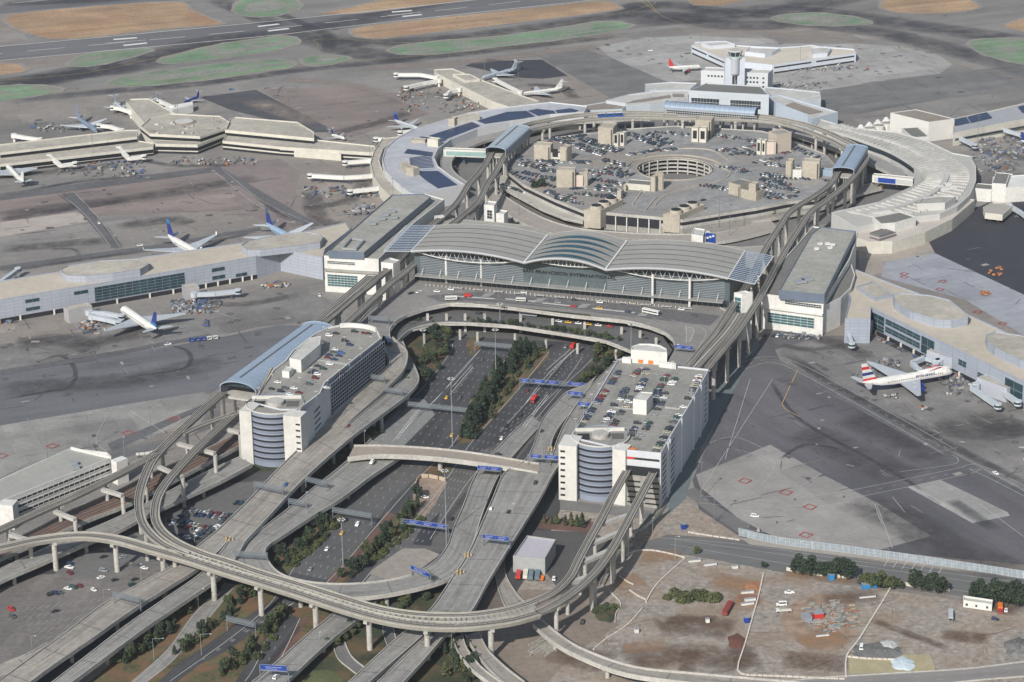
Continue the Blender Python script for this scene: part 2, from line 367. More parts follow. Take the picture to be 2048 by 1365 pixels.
G('infield',[(640,28),(700,16),(760,2),(840,-20),(1010,-20),(937,0),(830,14),(720,26),(672,29)],grassb,.12)
G('infield',[(705,66),(740,52),(1024,22),(1180,5),(1222,6),(1240,18),(1200,25),(1024,47),(800,73),(750,78),(715,73)],grassb,.12,2)
G('infield',[(1375,0),(1400,-20),(1500,-20),(1490,0),(1440,12),(1390,11)],grassb,.12)
G('infield',[(1762,10),(1790,-8),(1900,-10),(1955,10),(1945,20),(1880,27),(1800,26),(1768,18)],grassb,.12,2)
G('infield',[(2012,50),(2048,38),(2100,30),(2100,75),(2048,63),(2020,57)],grassb,.12,2)
G('infield',[(-40,132),(0,127),(38,130),(52,140),(40,146),(0,150),(-40,156)],grassb,.12)
for pts in ([(138,127),(180,108),(280,99),(302,102),(250,118),(190,131),(150,133)],
 [(316,122),(380,104),(450,88),(512,80),(570,73),(597,84),(560,97),(512,107),(420,120),(350,127)],
 [(218,165),(280,148),(400,133),(512,122),(572,121),(585,133),(512,146),(400,161),(280,172),(228,171)],
 [(-30,177),(0,174),(60,171),(114,176),(116,184),(50,195),(0,202),(-30,206)],
 [(778,102),(830,88),(1024,71),(1195,45),(1245,47),(1262,54),(1200,67),(1100,82),(1024,90),(900,105),(820,109)],
 [(470,22),(478,5),(520,-6),(570,-10),(600,10),(585,22),(540,33),(490,32)],
 [(606,118),(655,111),(698,118),(640,132),(612,129)],
 [(1545,36),(1620,27),(1700,34),(1740,48),(1640,52),(1580,46)],
 [(1940,84),(2000,78),(2080,84),(2080,130),(1990,116),(1950,98)]):
    G('infield',pts,grassg,.12,3)
for pts in ([(430,108),(480,98),(560,83),(578,84),(540,96),(480,106)],[(300,156),(400,144),(520,131),(560,128),(540,134),(420,150),(320,161)],
 [(900,96),(1040,82),(1160,66),(1220,56),(1200,63),(1080,80),(960,95)],[(490,24),(496,10),(540,2),(575,8),(560,18),(520,26)],[(1575,38),(1640,31),(1710,40),(1640,46)],[(630,120),(680,117),(650,125)]):
    G('infield',pts,palem if 0 else mat('bleached_infield',(.21,.215,.185),.95,.2,.03,speck=.2),.16,3)
# aprons
G('apron',[(1195,95),(1290,75),(1400,72),(1460,76),(1545,78),(1560,88),(1720,88),(1800,93),(1880,113),(1905,129),(1880,148),(1790,158),(1640,182),(1560,188),(1420,160),(1335,165),(1220,115)],mat('bright_concrete_apron',(.34,.332,.315),.85,.08,.01,tiles=PAV,speck=.12),.06)
G('apron',[(1220,115),(1335,165),(1400,170),(1385,182),(1220,196),(1075,112),(1170,100)],asp_m,.05)
G('apron',[(1560,205),(1640,182),(1880,148),(2048,130),(2100,135),(2100,175),(1900,195),(1720,228),(1600,232)],asp_m,.06)
G('apron',[(1085,120),(1135,152),(1085,158),(1020,128),(1010,122)],asp_n,.07)
G('apron',[(975,118),(1040,126),(1080,142),(1085,158),(1040,156),(930,132),(940,128)],asp_n,.075)
G('apron',[(400,195),(512,180),(655,255),(657,265),(625,265),(560,245),(460,220)],mat('dark_taxi_lane',(.07,.07,.078),.85,.12,.01,speck=.1,tiles=PAV3),.07)
G('apron',[(520,180),(720,170),(830,215),(860,228),(700,275),(657,262)],apron_p,.065)
G('apron',[(0,395),(200,360),(420,335),(500,400),(480,420),(240,430),(120,435),(0,460)],apron_p,.06)
G('apron',[(420,330),(560,318),(600,345),(590,380),(610,420),(650,445),(560,460),(500,430)],mat('brown_apron',(.20,.165,.155),.85,.1,.01),.065)
G('apron',[(0,445),(150,425),(200,440),(0,475)],mat('tan_apron',(.34,.30,.27),.85,.1,.01),.075)
G('apron',[(0,690),(60,680),(230,655),(420,640),(512,600),(600,580),(660,600),(640,640),(512,655),(330,700),(130,728),(0,748)],apron_m,.06)
G('apron',[(-60,756),(0,750),(420,680),(560,650),(640,655),(425,785),(330,810),(0,853),(-60,862)],mat('grey_taxilane',(.128,.129,.140),.85,.16,.007,lines=(RWY,.03),tiles=PAV3,speck=.14),.07)
G('apron',[(-60,862),(0,852),(200,818),(408,784),(422,792),(390,830),(300,880),(210,905),(60,925),(-60,990)],mat('pale_slab_apron',(.265,.258,.24),.85,.12,.01,sc2=.05,tiles=PAV,speck=.14),.08)
G('apron',[(215,902),(390,868),(425,800),(440,800),(440,850),(340,890),(230,920),(216,915)],asp_m,.09)
# right apron
G('apron',[(1505,690),(1560,655),(1640,668),(2100,900),(2100,1180),(2048,1130),(1490,1078),(1400,1030),(1385,960),(1440,830),(1470,760)],mat('taxilane_asphalt',(.105,.102,.110),.85,.16,.008,lines=(APR,.03),tiles=((60,9,APR,.85,1),(24,7,APR,.93,1)),speck=.12),.06)
G('apron',[(1550,700),(1650,672),(1760,672),(2100,850),(2100,1010),(2048,985),(1920,915),(1700,800),(1560,722)],apron_m,.07)
G('apron',[(1392,950),(1540,890),(1650,952),(1757,1008),(1862,1073),(1760,1100),(1550,1075),(1480,1040),(1400,975)],mat('blush_slab_apron',(.28,.267,.25),.85,.1,.01,sc2=.05,tiles=PAV2,speck=.1),.08)
G('apron',[(1815,975),(1880,960),(2015,1025),(2020,1032),(1945,1047)],apron_l,.08)
G('apron',[(1762,555),(1770,525),(1870,507),(2048,590),(2100,615),(2100,700),(2048,672),(1930,600),(1820,570)],apron_w,.07)
G('apron',[(1720,480),(1760,470),(1900,440),(2000,395),(2100,370),(2100,615),(2048,590),(1870,507),(1780,520),(1730,540)],asp_n,.06)
G('apron',[(1715,480),(1760,475),(1850,470),(1870,507),(1790,522),(1770,545),(1720,560)],mat('sandy_concrete',(.30,.265,.23),.85,.12,.02),.065)
G('apron',[(1880,330),(1960,340),(2100,300),(2100,380),(2000,398),(1960,380)],apron_m,.06)
# ---- inner road court, freeways, parking lots
G('freeway',[(870,640),(1200,640),(1262,705),(1120,900),(1130,1010),(1080,1110),(1010,1240),(1000,1420),(-80,1420),(-80,1180),(0,1100),(200,1020),(300,960),(470,930),(560,930),(700,800),(800,690)],fway,.05)
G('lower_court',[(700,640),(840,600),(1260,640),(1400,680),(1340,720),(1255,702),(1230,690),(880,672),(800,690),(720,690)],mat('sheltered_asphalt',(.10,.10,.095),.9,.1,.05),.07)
G('ring_road',[(870,330),(1000,260),(1200,235),(1560,240),(1700,300),(1850,330),(1870,370),(1840,400),(1560,470),(1480,500),(820,470),(830,440),(930,380),(890,370)],mat('ring_asphalt',(.15,.145,.14),.9,.12,.02,sc2=.2),.05)
for pts in ([(1000,380),(1060,440),(1180,470),(1160,440),(1010,370)],):
    G('plaza',pts,deckp,.08)
G('parking_lot',[(-60,1250),(0,1180),(80,1150),(200,1145),(330,1120),(340,1140),(200,1270),(60,1320),(-60,1345)],mat('lot_asphalt',(.155,.142,.133),.9,.16,.02,sc2=.3,speck=.15,tiles=((30,9,FWD,.88,1),)),.08)
G('parking_lot',[(120,1105),(140,1075),(260,1060),(330,1090),(320,1120),(200,1160),(110,1150)],mat('lot_grey',(.13,.128,.125),.9,.12,.02,sc2=.3),.085)
G('parking_lot',[(330,1010),(420,970),(560,960),(520,1000),(390,1085),(330,1060)],mat('lot_grey2',(.115,.113,.11),.9,.12,.02,sc2=.3),.085)
G('service_yard',[(130,1345),(280,1290),(290,1320),(200,1370),(120,1400)],mat('tan_yard',(.23,.20,.175),.9,.12,.03,sc2=.3),.07)
G('freeway',[(700,925),(812,795),(850,800),(870,830),(800,900),(760,925)],mat('grey_bridge_concrete',(.20,.20,.195),.85,.1,.02),.10)
G('freeway',[(560,1140),(640,1030),(760,905),(870,905),(850,940),(780,1005),(722,1090),(662,1163)],mat('worn_freeway',(.088,.087,.086),.85,.15,.01,sc2=.2),.10)
G('freeway',[(724,1165),(750,1130),(849,1023),(905,930),(1010,880),(1080,830),(1096,845),(960,1010),(890,1100),(800,1160)],mat('worn_freeway2',(.10,.098,.094),.85,.15,.01,sc2=.2),.10)
G('freeway',[(724,1165),(745,1140),(805,1098),(850,1098),(880,1110),(840,1140),(790,1160)],mat('patched_concrete',(.26,.235,.205),.85,.15,.03,sc2=.3),.13)
G('freeway',[(838,1065),(880,1025),(862,1093),(826,1090)],asp_n,.14)
G('freeway',[(930,790),(975,700),(1000,690),(1000,720),(960,830),(920,880),(880,880)],asp_n if 0 else mat('slick_asphalt',(.06,.06,.065),.85,.15,.02),.11)
# green / brown verges
for pts,m,zz in (([(805,668),(860,655),(898,690),(893,715),(832,792),(806,800),(812,740)],grassd,.14),
 ([(935,712),(932,690),(938,676),(957,672),(965,690),(955,704),(942,714)],grasso,.14),
 ([(1040,706),(1070,695),(1100,702),(1098,716),(1054,760),(1024,797),(985,842),(947,882),(925,890),(912,880),(940,800),(985,745),(1015,712)],grasso,.14),
 ([(1172,731),(1212,690),(1240,688),(1250,705),(1205,722)],grasso,.14),
 ([(1120,800),(1172,735),(1240,712),(1235,722),(1160,790),(1130,800)],grassd,.13),
 ([(570,952),(640,900),(700,880),(740,870),(800,800),(760,860),(705,912),(650,950),(600,985)],grassd,.13),
 ([(850,940),(868,925),(895,925),(905,938),(890,950),(860,950)],grasso,.15),
 ([(826,985),(842,955),(895,965),(870,1010),(848,1036),(826,1026)],mat('brick_yard',(.30,.23,.18),.9,.15,.05,joint=(3,.4,.2,.8)),.15),
 ([(784,1038),(826,1000),(850,1035),(835,1045),(805,1080),(762,1105),(717,1145),(692,1168),(668,1168),(700,1130),(745,1085)],grasso,.14),
 ([(774,1023),(790,1030),(745,1083),(690,1140),(664,1168),(655,1160),(727,1088)],dirtr,.13),
 ([(645,1045),(690,1030),(640,1080),(600,1120),(575,1150),(548,1145),(545,1120),(590,1072),(620,1056)],grasso,.14),
 ([(545,1090),(570,1075),(575,1100),(555,1130),(535,1130)],dirtr,.15),
 ([(215,1335),(362,1198),(425,1158),(450,1165),(400,1230),(340,1295),(262,1366),(170,1372)],grasso,.14),
 ([(472,1165),(540,1158),(560,1180),(552,1197),(512,1222),(412,1292),(350,1335),(315,1366),(285,1372),(350,1318),(425,1232)],grasso,.14),
 ([(450,1305),(512,1262),(560,1218),(575,1222),(540,1262),(487,1340),(470,1366),(345,1372),(400,1330)],grasso,.14),
 ([(562,1216),(607,1215),(660,1205),(670,1225),(562,1318),(552,1325),(600,1240)],grasso,.14),
 ([(552,1323),(607,1237),(618,1235),(590,1290),(560,1330)],dirtr,.15),
 ([(575,1366),(660,1290),(722,1240),(800,1210),(870,1190),(850,1230),(812,1263),(700,1366),(640,1400)],grassd,.135),
 ([(600,1366),(625,1342),(660,1340),(685,1360),(690,1380),(600,1380)],mat('lawn_circle',(.085,.10,.04),.95,.25,.1),.16),
 ([(700,1366),(870,1270),(900,1262),(930,1280),(960,1330),(960,1420),(780,1400)],grassd,.14),
 ([(1000,1100),(1010,1240),(960,1260),(940,1235),(985,1150)],mat('dim_bare_earth',(.13,.11,.09),.95,.2,.05),.13),
 ([(770,1190),(900,1160),(880,1200),(850,1225),(800,1215)],grassd,.136),
 ([(470,930),(560,925),(560,940),(520,945),(480,940)],grassd,.14)):
    G('verge',pts,m,zz)
# dirt lots lower right
G('dirt_lot',[(1000,1240),(1080,1110),(1125,1010),(1300,1030),(1370,1000),(1480,1075),(1560,1105),(1600,1130),(1640,1165),(1800,1185),(1950,1205),(2100,1235),(2100,1420),(900,1420),(905,1300)],dirt,.07)
G('dirt_lot',[(1000,1225),(1040,1180),(1180,1180),(1240,1250),(1160,1300),(1060,1400),(930,1400),(925,1290)],mat('dark_dirt',(.20,.165,.135),.95,.16,.03),.08)
G('dirt_patch',[(1490,1165),(1522,1163),(1520,1187),(1487,1188)],dirto,.11)
G('dirt_patch',[(1475,1190),(1520,1190),(1518,1208),(1480,1206)],mat('red_dust',(.22,.10,.07),.95,.2,.1),.11)
G('dirt_patch',[(1600,1200),(1700,1190),(1720,1250),(1680,1300),(1600,1290),(1560,1240)],mat('scrap_dirt',(.25,.18,.13),.95,.3,.15,sc2=1.5),.10,2)
G('dirt_patch',[(1697,1310),(1860,1310),(1870,1340),(1850,1350),(1698,1348)],mat('ochre_dirt',(.33,.29,.18),.95,.12,.1),.11)
G('yard',[(1040,1060),(1180,1065),(1250,1090),(1200,1160),(1130,1200),(1095,1150),(1020,1140)],mat('yard_asphalt',(.075,.072,.07),.95,.12,.05),.10)
G('verge',[(1085,1035),(1190,1045),(1180,1066),(1075,1058)],dirtr,.12)
G('street',[(1120,1000),(1300,1022),(1310,1040),(1120,1020)],asp_m,.11)
G('street',[(1335,1070),(1480,1080),(1700,1118),(2100,1165),(2100,1215),(1900,1190),(1640,1160),(1400,1115),(1280,1098),(1290,1085)],mat('frontage_asphalt',(.125,.125,.122),.9,.12,.02,lines=(-.12,.2)),.10)
G('verge',[(1480,1076),(1700,1100),(2100,1150),(2100,1163),(1700,1115),(1500,1090)],mat('pale_verge',(.30,.275,.24),.95,.12,.05),.12)
G('street',[(1365,985),(1390,975),(1420,1005),(1500,1050),(1490,1075),(1430,1035)],asp_m,.11)
G('service_path',[(1470,700),(1500,660),(1520,690),(1480,760),(1440,830),(1400,900),(1370,1000),(1335,1030),(1340,980),(1400,850)],mat('shade_tinted_pavement',(.12,.145,.15),.9,.1,.05),.10)  # the right garage's shadow strip is put into this path's dark teal colour
for pts in ([(0,388),(440,333),(445,343),(0,402)],[(425,340),(445,338),(640,452),(615,456)],[(0,533),(300,492),(520,455),(522,461),(300,499),(0,542)],[(0,741),(210,707),(420,668),(421,675),(210,716),(0,751)],[(1478,732),(1500,712),(1560,722),(2100,1012),(2100,1026),(1555,734),(1510,730)],[(215,888),(430,800),(432,806),(225,905)],[(128,388),(148,386),(240,495),(222,497)]):
    G('service_road',pts,mat('service_road_asphalt',(.105,.104,.108),.85,.18,.02,sc2=.2,speck=.15),.17)
# ---- rubber streaks and stains (wear on the pavement)
def S(pts,wd,m=rubm,z=.2): 
    tag(streak(pts,wd,m,z).build('tyre_marks' if m is rubm else 'stain',m),kind='structure')
zz=.2
for pts,wd,m in (([(-40,180),(130,148),(300,112),(430,82),(600,62),(760,30),(900,-5)],48,rubm),([(-60,190),(100,162),(260,128)],40,rubm),([(-40,172),(160,150),(280,132),(400,98),(520,72)],40,rubm),
 ([(0,205),(200,185),(400,168),(600,140),(830,118),(1100,88),(1260,68)],24,rubm),([(560,70),(640,82),(700,100),(760,112),(860,118)],50,rubm),
 ([(620,75),(760,86),(900,78),(1060,58),(1240,30),(1300,5)],40,rubm),([(1260,15),(1400,45),(1500,52),(1620,50),(1760,66),(1900,100),(2080,150)],44,rubm),
 ([(1560,20),(1700,32),(1800,48),(1960,70),(2080,90)],50,rubm),([(1240,40),(1350,38),(1500,25),(1620,10),(1700,-10)],60,rubm),([(1230,20),(1330,10),(1450,25),(1560,30)],40,rubm),
 ([(470,-10),(540,20),(620,55),(660,75),(650,110)],16,rubm),([(0,8),(200,0),(400,-20)],30,rubm),([(430,0),(500,28),(560,55)],30,rubm),
 ([(0,430),(120,415),(260,398),(420,372),(520,355)],26,oilm),([(0,440),(100,425),(260,400)],14,rubm),([(0,545),(200,515),(400,488),(520,462)],7,rubm),
 ([(0,395),(150,365),(300,352),(420,345)],8,rubm),([(430,340),(500,380),(560,430),(620,450)],7,rubm),([(120,385),(190,440),(240,500)],9,rubm),
 ([(100,500),(150,500),(160,525)],4,rubm),([(0,500),(120,490),(220,480)],20,oilm),([(230,455),(340,440),(380,450)],20,oilm),
 ([(0,745),(200,712),(330,690),(420,672)],6,rubm),([(70,728),(120,712),(150,740),(140,775),(90,785),(0,800)],4,rubm),([(330,690),(370,700),(382,720),(360,740),(250,755)],4,rubm),
 ([(0,780),(150,770),(300,755),(450,720)],30,oilm),([(30,690),(120,680),(200,700)],26,oilm),([(150,690),(260,672),(300,650)],20,oilm),
 ([(1560,700),(1700,790),(1850,865),(2080,985)],10,rubm),([(1540,760),(1600,840),(1760,930),(1850,985)],4,rubm),([(1700,830),(1800,870),(1880,920)],40,oilm),
 ([(1860,850),(1960,865),(2060,850)],30,oilm),([(1950,830),(2060,870)],30,oilm),([(1680,795),(1740,800)],10,oilm),([(1600,860),(1700,905),(1820,960)],36,oilm),
 ([(1560,920),(1610,890),(1680,900)],3,rubm),([(1700,1000),(1800,1040),(1900,1100),(2040,1150)],36,oilm),([(1900,1000),(1990,1060)],10,rubm),
 ([(660,270),(760,245),(820,225)],16,oilm),([(560,160),(700,170),(800,200)],20,pinkm),([(500,200),(640,250)],30,pinkm),
 ([(700,140),(900,128),(1060,110),(1200,92)],24,pinkm),([(620,380),(640,440),(690,450)],20,oilm),([(600,420),(700,400),(730,360)],16,oilm),([(860,190),(960,200),(1040,230)],16,oilm),
 ([(1050,170),(1120,175),(1150,200)],14,oilm),([(1000,250),(1100,330),(1230,340)],8,oilm),([(1960,240),(2060,210)],16,oilm),([(1960,300),(2060,320)],20,oilm),([(1980,430),(2060,410)],20,rubm),
 ([(200,295),(330,330),(480,330)],10,oilm),([(0,350),(100,345),(240,330)],16,oilm),([(560,480),(620,500)],14,oilm),([(380,600),(480,610),(600,590)],12,oilm),
 ([(1560,660),(1680,690),(1740,720)],16,oilm),([(1560,690),(1620,700),(1700,690)],10,oilm)):
    zz+=.001; S(pts,wd,m,zz)
for x0,y0 in ((640,1010),(700,940),(860,1000),(900,800),(1060,800),(1150,700),(940,980),(600,1250),(760,1080)):
    zz+=.001; S([(x0,y0),(x0-35,y0+45),(x0-80,y0+100)],5,oilm,zz)
for pts,wd,m in (([(1310,1255),(1380,1250),(1470,1262)],26,brownm),([(1330,1245),(1440,1240)],12,brownm),([(1250,1325),(1380,1310),(1500,1330)],26,brownm),([(1380,1300),(1370,1350)],10,brownm),([(1560,1320),(1700,1330)],20,brownm),([(1640,1200),(1760,1190)],18,brownm),([(1880,1270),(1980,1280)],14,brownm),
 ([(1280,1115),(1365,1112)],16,clay),([(1225,1170),(1290,1160)],20,clay),([(1420,1160),(1520,1180)],22,clay),([(1560,1145),(1720,1165)],12,clay),([(1600,1290),(1690,1270)],20,clay),([(1460,1200),(1515,1215)],18,clay),([(1240,1300),(1330,1290)],14,clay),([(1480,1290),(1500,1340)],16,brownm),([(1920,1195),(2040,1225)],16,brownm),([(1100,1300),(1220,1330)],26,brownm),([(1740,1240),(1900,1300)],7,brownm)):
    zz+=.001; S(pts,wd,m,zz)
# crack seals, patch repairs and spots scattered over the stands
rs=random.Random(8); pt=[MB(),MB()]
for (x0,y0,x1,y1,n_,ang) in ((0,330,620,480,90,RWY),(0,620,620,760,90,RWY),(0,380,520,470,40,RWY),(0,750,560,860,30,RWY),(0,860,400,920,16,RWY),(520,170,860,330,60,RWY),(860,120,1100,230,40,RWY),(1080,90,1400,200,30,RWY),(1560,90,1880,180,50,APR),(1600,160,2048,260,40,RWY),(1560,690,2048,960,110,APR),(1420,760,1900,1080,70,APR),(1720,480,2048,620,30,APR),(560,380,740,460,50,RWY),(0,170,600,260,50,RWY),(640,30,2048,110,60,RWY),(1960,260,2048,330,20,RWY)):
    for i in range(n_):
        x=x0+rs.random()*(x1-x0);y=y0+rs.random()*(y1-y0); c=W(x,y,.36+i*.0004); L_=rs.choice((1.5,3,6,12,22)); w_=rs.choice((.5,1,2,4)) if L_<12 else .5; a_=ang+rs.choice((0,0,1.5708,rs.random()*3)); ux=Vector((math.cos(a_),math.sin(a_),0))*L_/2; uy=Vector((-ux.y,ux.x,0)).normalized()*w_/2
        pt[0 if rs.random()<.75 else 1].face([c-ux-uy,c+ux-uy*rs.uniform(.4,1),c+ux*rs.uniform(.8,1)+uy,c-ux+uy*rs.uniform(.5,1)])
tag(pt[0].build('patch_repair',mat('tar_patch',(.085,.082,.083),.85,.3,.2)),kind='structure'); tag(pt[1].build('patch_repair',mat('pale_patch',(.27,.26,.245),.85,.2,.2)),kind='structure')
# wheel ruts in the dirt
rt=MB()
for i in range(46):
    x=1100+rs.random()*900; y=1150+rs.random()*200
    if y<1120+(x-1200)*.11: continue
    P=spline([W(x+k*26*math.cos(i)+rs.random()*18,y+k*11*math.sin(i*1.7)+rs.random()*7) for k in range(4)],5)
    for off in (0,1.9): line(rt,[p+Vector((off,off*.3,0)) for p in P],.45,.17+i*.0007)
tag(rt.build('wheel_ruts',mat('rut_soil',(.19,.145,.115),.95,.2,.2)),kind='structure')
# ---- airfield markings
mk=MB()
pline(mk,[(-60,100),(0,94),(512,46.5),(957,0)],1.2); pline(mk,[(-60,128),(0,122),(512,75),(712,52),(1184,1)],1.2)
cl=[W(-60,114),W(0,108),W(512,61),W(830,27),W(1070,0)]
cl=spline(cl,8); line(mk,cl,1.1,.3,(36.6,24.4))
for x0,y0,x1,y1 in ((227,80,274,76.5),(247,92,294,87),(212,87.5,292,81),(784,25,824,22),(805,34,844,30),(777,32,842,25),(516,54,558,49),(536,63,578,58)): pline(mk,[(x0,y0),(x1,y1)],5 if abs(x1-x0)<50 else 1.0)
pline(mk,[(25,7),(100,0),(200,-12)],1.2)
mk.build('runway_marking',paint_w); tag(bpy.data.objects['runway_marking'],kind='structure')
my=MB()
for pts in ([(-40,195),(200,175),(420,156),(600,132),(850,112),(1060,92),(1260,70),(1420,62),(1560,66),(1760,90),(1900,125),(2080,170)],[(-40,165),(160,148),(300,120),(430,90),(600,66)],
 [(590,112),(625,100),(637,90),(630,80),(700,80),(830,86),(1000,68),(1200,36),(1300,12),(1310,5)],[(1295,2),(1305,14),(1312,22)],
 [(1595,742),(1567,802),(1566,812),(1575,822),(1600,835)],[(1280,0),(1300,15),(1340,40),(1420,60)],[(60,50),(200,38),(375,25)],[(60,60),(200,49),(380,30)]): pline(my,pts,.5,.31)
my.build('taxiway_marking',paint_y); tag(bpy.data.objects['taxiway_marking'],kind='structure')
mw=MB()
def dbl(pts,off,wd=.35):
    P=spline([W(x,y) for x,y in pts],6)
    for o_ in (-off,off):
        Q=[]
        for i,p in enumerate(P):
            d=(P[min(i+1,len(P)-1)]-P[max(i-1,0)]).normalized(); Q.append(p+Vector((-d.y,d.x,0))*o_)
        line(mw,Q,wd,.33)
    line(mw,P,wd*.7,.33,(3,6))
dbl([(1480,735),(1560,722),(1700,792),(1900,905)],5); dbl([(2090,1005),(1960,940),(1920,945),(1700,990),(1540,1010),(1400,1000)],5)
for pts in ([(1905,912),(1915,918),(1905,930),(1800,945)],[(1390,900),(1465,875),(1540,905)],[(1545,760),(1400,985)],[(1755,1015),(1785,1098)],[(1600,975),(1640,950)],[(1450,920),(1500,760)],[(1750,1010),(1757,1032),(1765,1050)],
 [(120,388),(170,430),(222,495)],[(148,385),(200,440),(240,495)],[(430,345),(505,405),(560,432),(615,452)],[(445,340),(520,400),(580,430),(625,448)],[(225,815),(192,880),(215,905)],[(260,822),(330,868)],
 [(2100,1000),(2048,985)],[(1960,1010),(2048,1075)],[(400,590),(420,620),(480,640)],[(330,650),(280,680)],[(1490,1060),(1600,1075),(1780,1100)]): pline(mw,pts,.35,.33)
pline(mw,[(1470,900),(1550,930),(1480,1015)],.3,.33)
mw.build('apron_marking',paint_wd); tag(bpy.data.objects['apron_marking'],kind='structure')
# squares (hydrant pit markings)
mr_=MB(); mkk=MB()
def sq(mb,x,y,s=4,rot=.785,th=1.1,ar=1):
    c=W(x,y,.34); P=[c+Vector((math.cos(rot+i*1.5708)*s,math.sin(rot+i*1.5708)*s*ar,0)) for i in range(4)]; I=[c+(p-c)*(1-th/s) for p in P]
    for i in range(4): mb.face([P[i],P[(i+1)%4],I[(i+1)%4],I[i]])
for x,y in ((3,912),(105,892),(256,866),(347,838),(1490,962),(1572,985),(1620,1014),(1612,1070),(1808,548),(1808,554),(1885,563),(1880,579),(1955,624),(2005,647)): sq(mr_,x,y,4.5 if y>700 else 3.6,.1)
for x,y in ((460,628),(475,641),(462,645),(560,588),(553,617),(165,703),(185,706),(100,684),(8,695),(20,690),(1945,832),(1957,846),(2002,868),(2020,870),(2030,885),(1660,705),(1958,700),(1710,750),
  (1240,102),(1258,109),(1280,108),(1305,119),(1255,96),(1320,127),(1765,107),(1790,114),(1800,112),(1820,125),(1780,143),(1760,148),(1700,153),(1680,158),(1650,165),(1628,166),(1560,88),(1600,92),(1640,96),(1690,100),(1720,98)): sq(mkk,x,y,2.6,.1,.7)
tag(mr_.build('red_pit_marking',paint_r),kind='structure'); tag(mkk.build('dark_pit_marking',paint_k),kind='structure')
# freeway lane lines on the ground
ml=MB()
def lanes(left,right,n,solid=True,w_=.2):
    L=spline([W(x,y) for x,y in left],5);Rr=spline([W(x,y) for x,y in right],5)
    for k in range(n+1):
        f=k/n
        P=[a.lerp(b,f) for a,b in zip(L,Rr)]
        if k in(0,n):
            if solid: line(ml,P,.3,.35)
        else: line(ml,P,w_,.35,(3,9))
lanes([(970,690),(915,750),(875,797),(790,880),(700,985),(600,1120),(520,1230),(340,1364)],[(1030,700),(1000,735),(945,820),(905,890),(840,955),(760,1045),(655,1165),(575,1215),(400,1350)],6)
lanes([(905,690),(897,712),(838,785),(740,880)],[(968,692),(920,748),(874,797),(790,880)],4)
lanes([(1098,705),(1058,755),(1015,805),(940,890),(872,990),(760,1120)],[(1165,715),(1125,770),(1080,815),(1015,880),(940,960),(860,1080)],6)
lanes([(1165,680),(1125,725),(1095,760),(1050,810),(1000,865)],[(1210,690),(1172,732),(1131,770),(1080,830),(1020,895)],4)
lanes([(560,1225),(512,1330),(490,1364)],[(600,1238),(560,1320),(520,1364)],2)
for pts in ([(1158,694),(1100,745),(1050,810)],[(1152,690),(1092,742)],[(946,735),(900,790)],[(943,732),(905,775)],[(840,820),(795,880)],[(834,822),(790,880)],[(1095,790),(1040,860)],[(1098,792),(1050,855)]): pline(ml,pts,.4,.36)
for k in range(12):
    a=W(1150-k*4.8,697+k*4.4,.36);b=W(1157-k*4.8,697+k*4.4,.36); ml.beam(a,b+Vector((0,2,0)),.35,.02)
    a=W(944-k*3.4,738+k*4.3,.36);b=W(948-k*3.4,737+k*4.3,.36); ml.beam(a,b,.4,.02)
    a=W(842-k*4,822+k*5,.36);b=W(835-k*4,822+k*5,.36); ml.beam(a,b+Vector((0,2,0)),.4,.02)
for k in range(7): # street parking bays
    a=W(1768-k*-18,1133+k*2.6,.36); ml.beam(a,a+Vector((4,9,0)),.3,.02)
for k in range(18):
    a=W(120+k*9-90,1270-k*6+30,.36)
for r_ in range(5):
    for k in range(14):
        a=W(30+k*15+r_*12,1225+r_*14-k*2,.36); ml.beam(a,a+Vector((2.6,4.5,0)),.15,.02)
for pts in ([(1350,1080),(1700,1130),(2080,1185)],[(1340,1090),(1640,1140),(2000,1195)],[(1290,1075),(1480,1090),(1700,1122),(2080,1172)]): pline(ml,pts,.22,.36)
tag(ml.build('road_marking',mat('lane_paint',(.50,.50,.49),.7,.15,.3)),kind='structure')
for pts in ([(462,1172),(385,1238),(335,1300),(262,1370)],):
    ribbon('access_road',[(450,1165,472,1170,.2),(385,1230,425,1230,.2),(335,1298,350,1318,.2),(262,1364,295,1364,.2),(240,1385,270,1390,.2)],deckm,.1,0,(.5,))
# ================================================================= ELEVATED ROADS
# departures deck in front of the terminal (z 15)
def deck(name,outer,z,thick,mtop,label=None,edge_idx=None,cat=None,sm=False):
    P=[W(x,y,z) for x,y in outer]; mb=MB(); P=ccw(P)
    mb.top([(p.x,p.y) for p in P],z,0); mb.sides([(p.x,p.y) for p in P],z-thick,z,1); mb.face([(p.x,p.y,z-thick) for p in P[::-1]],1)
    o=mb.build(name,[mtop,conc]); 
    return tag(o,label,cat) if label else tag(o,kind='structure')
def parapet(parent,name,pts,z,h=1.0,wd=.45,m=None,n=5):
    P=spline([W(x,y,z) for x,y in pts],n); mb=MB()
    for a,b in zip(P,P[1:]): mb.beam(a+Vector((0,0,h/2-.02)),b+Vector((0,0,h/2-.02)),wd,h)
    return mb.build(name,m or conc,parent)
def piers(parent,pts,z,r=.9,zt=None,m=None,sq_=False):
    for x,y in pts:
        c=W(x,y,z); mb=MB()
        if sq_: mb.box((c.x,c.y,0),1.8,1.8,z)
        else: mb.tube((c.x,c.y,0),(c.x,c.y,z),r,n=10)
        mb.build('pier',m or conc,parent)
depart_out=[(700,668),(714,650),(745,618),(790,590),(826,556),(1128,582),(1450,609),(1472,640),(1450,680),(1400,742),(1330,735),(1342,712),(1352,695),(1345,680),(1330,667),(1299,655),(1249,643),(1149,633),(1024,617),(960,611),(900,609),(850,619),(812,632),(790,646),(779,665),(783,690),(762,690),(735,680)]
dd=deck('departures_deck',depart_out,15,1.6,mat('plaza_deck',(.205,.198,.188),.85,.12,.03,sc2=.3))
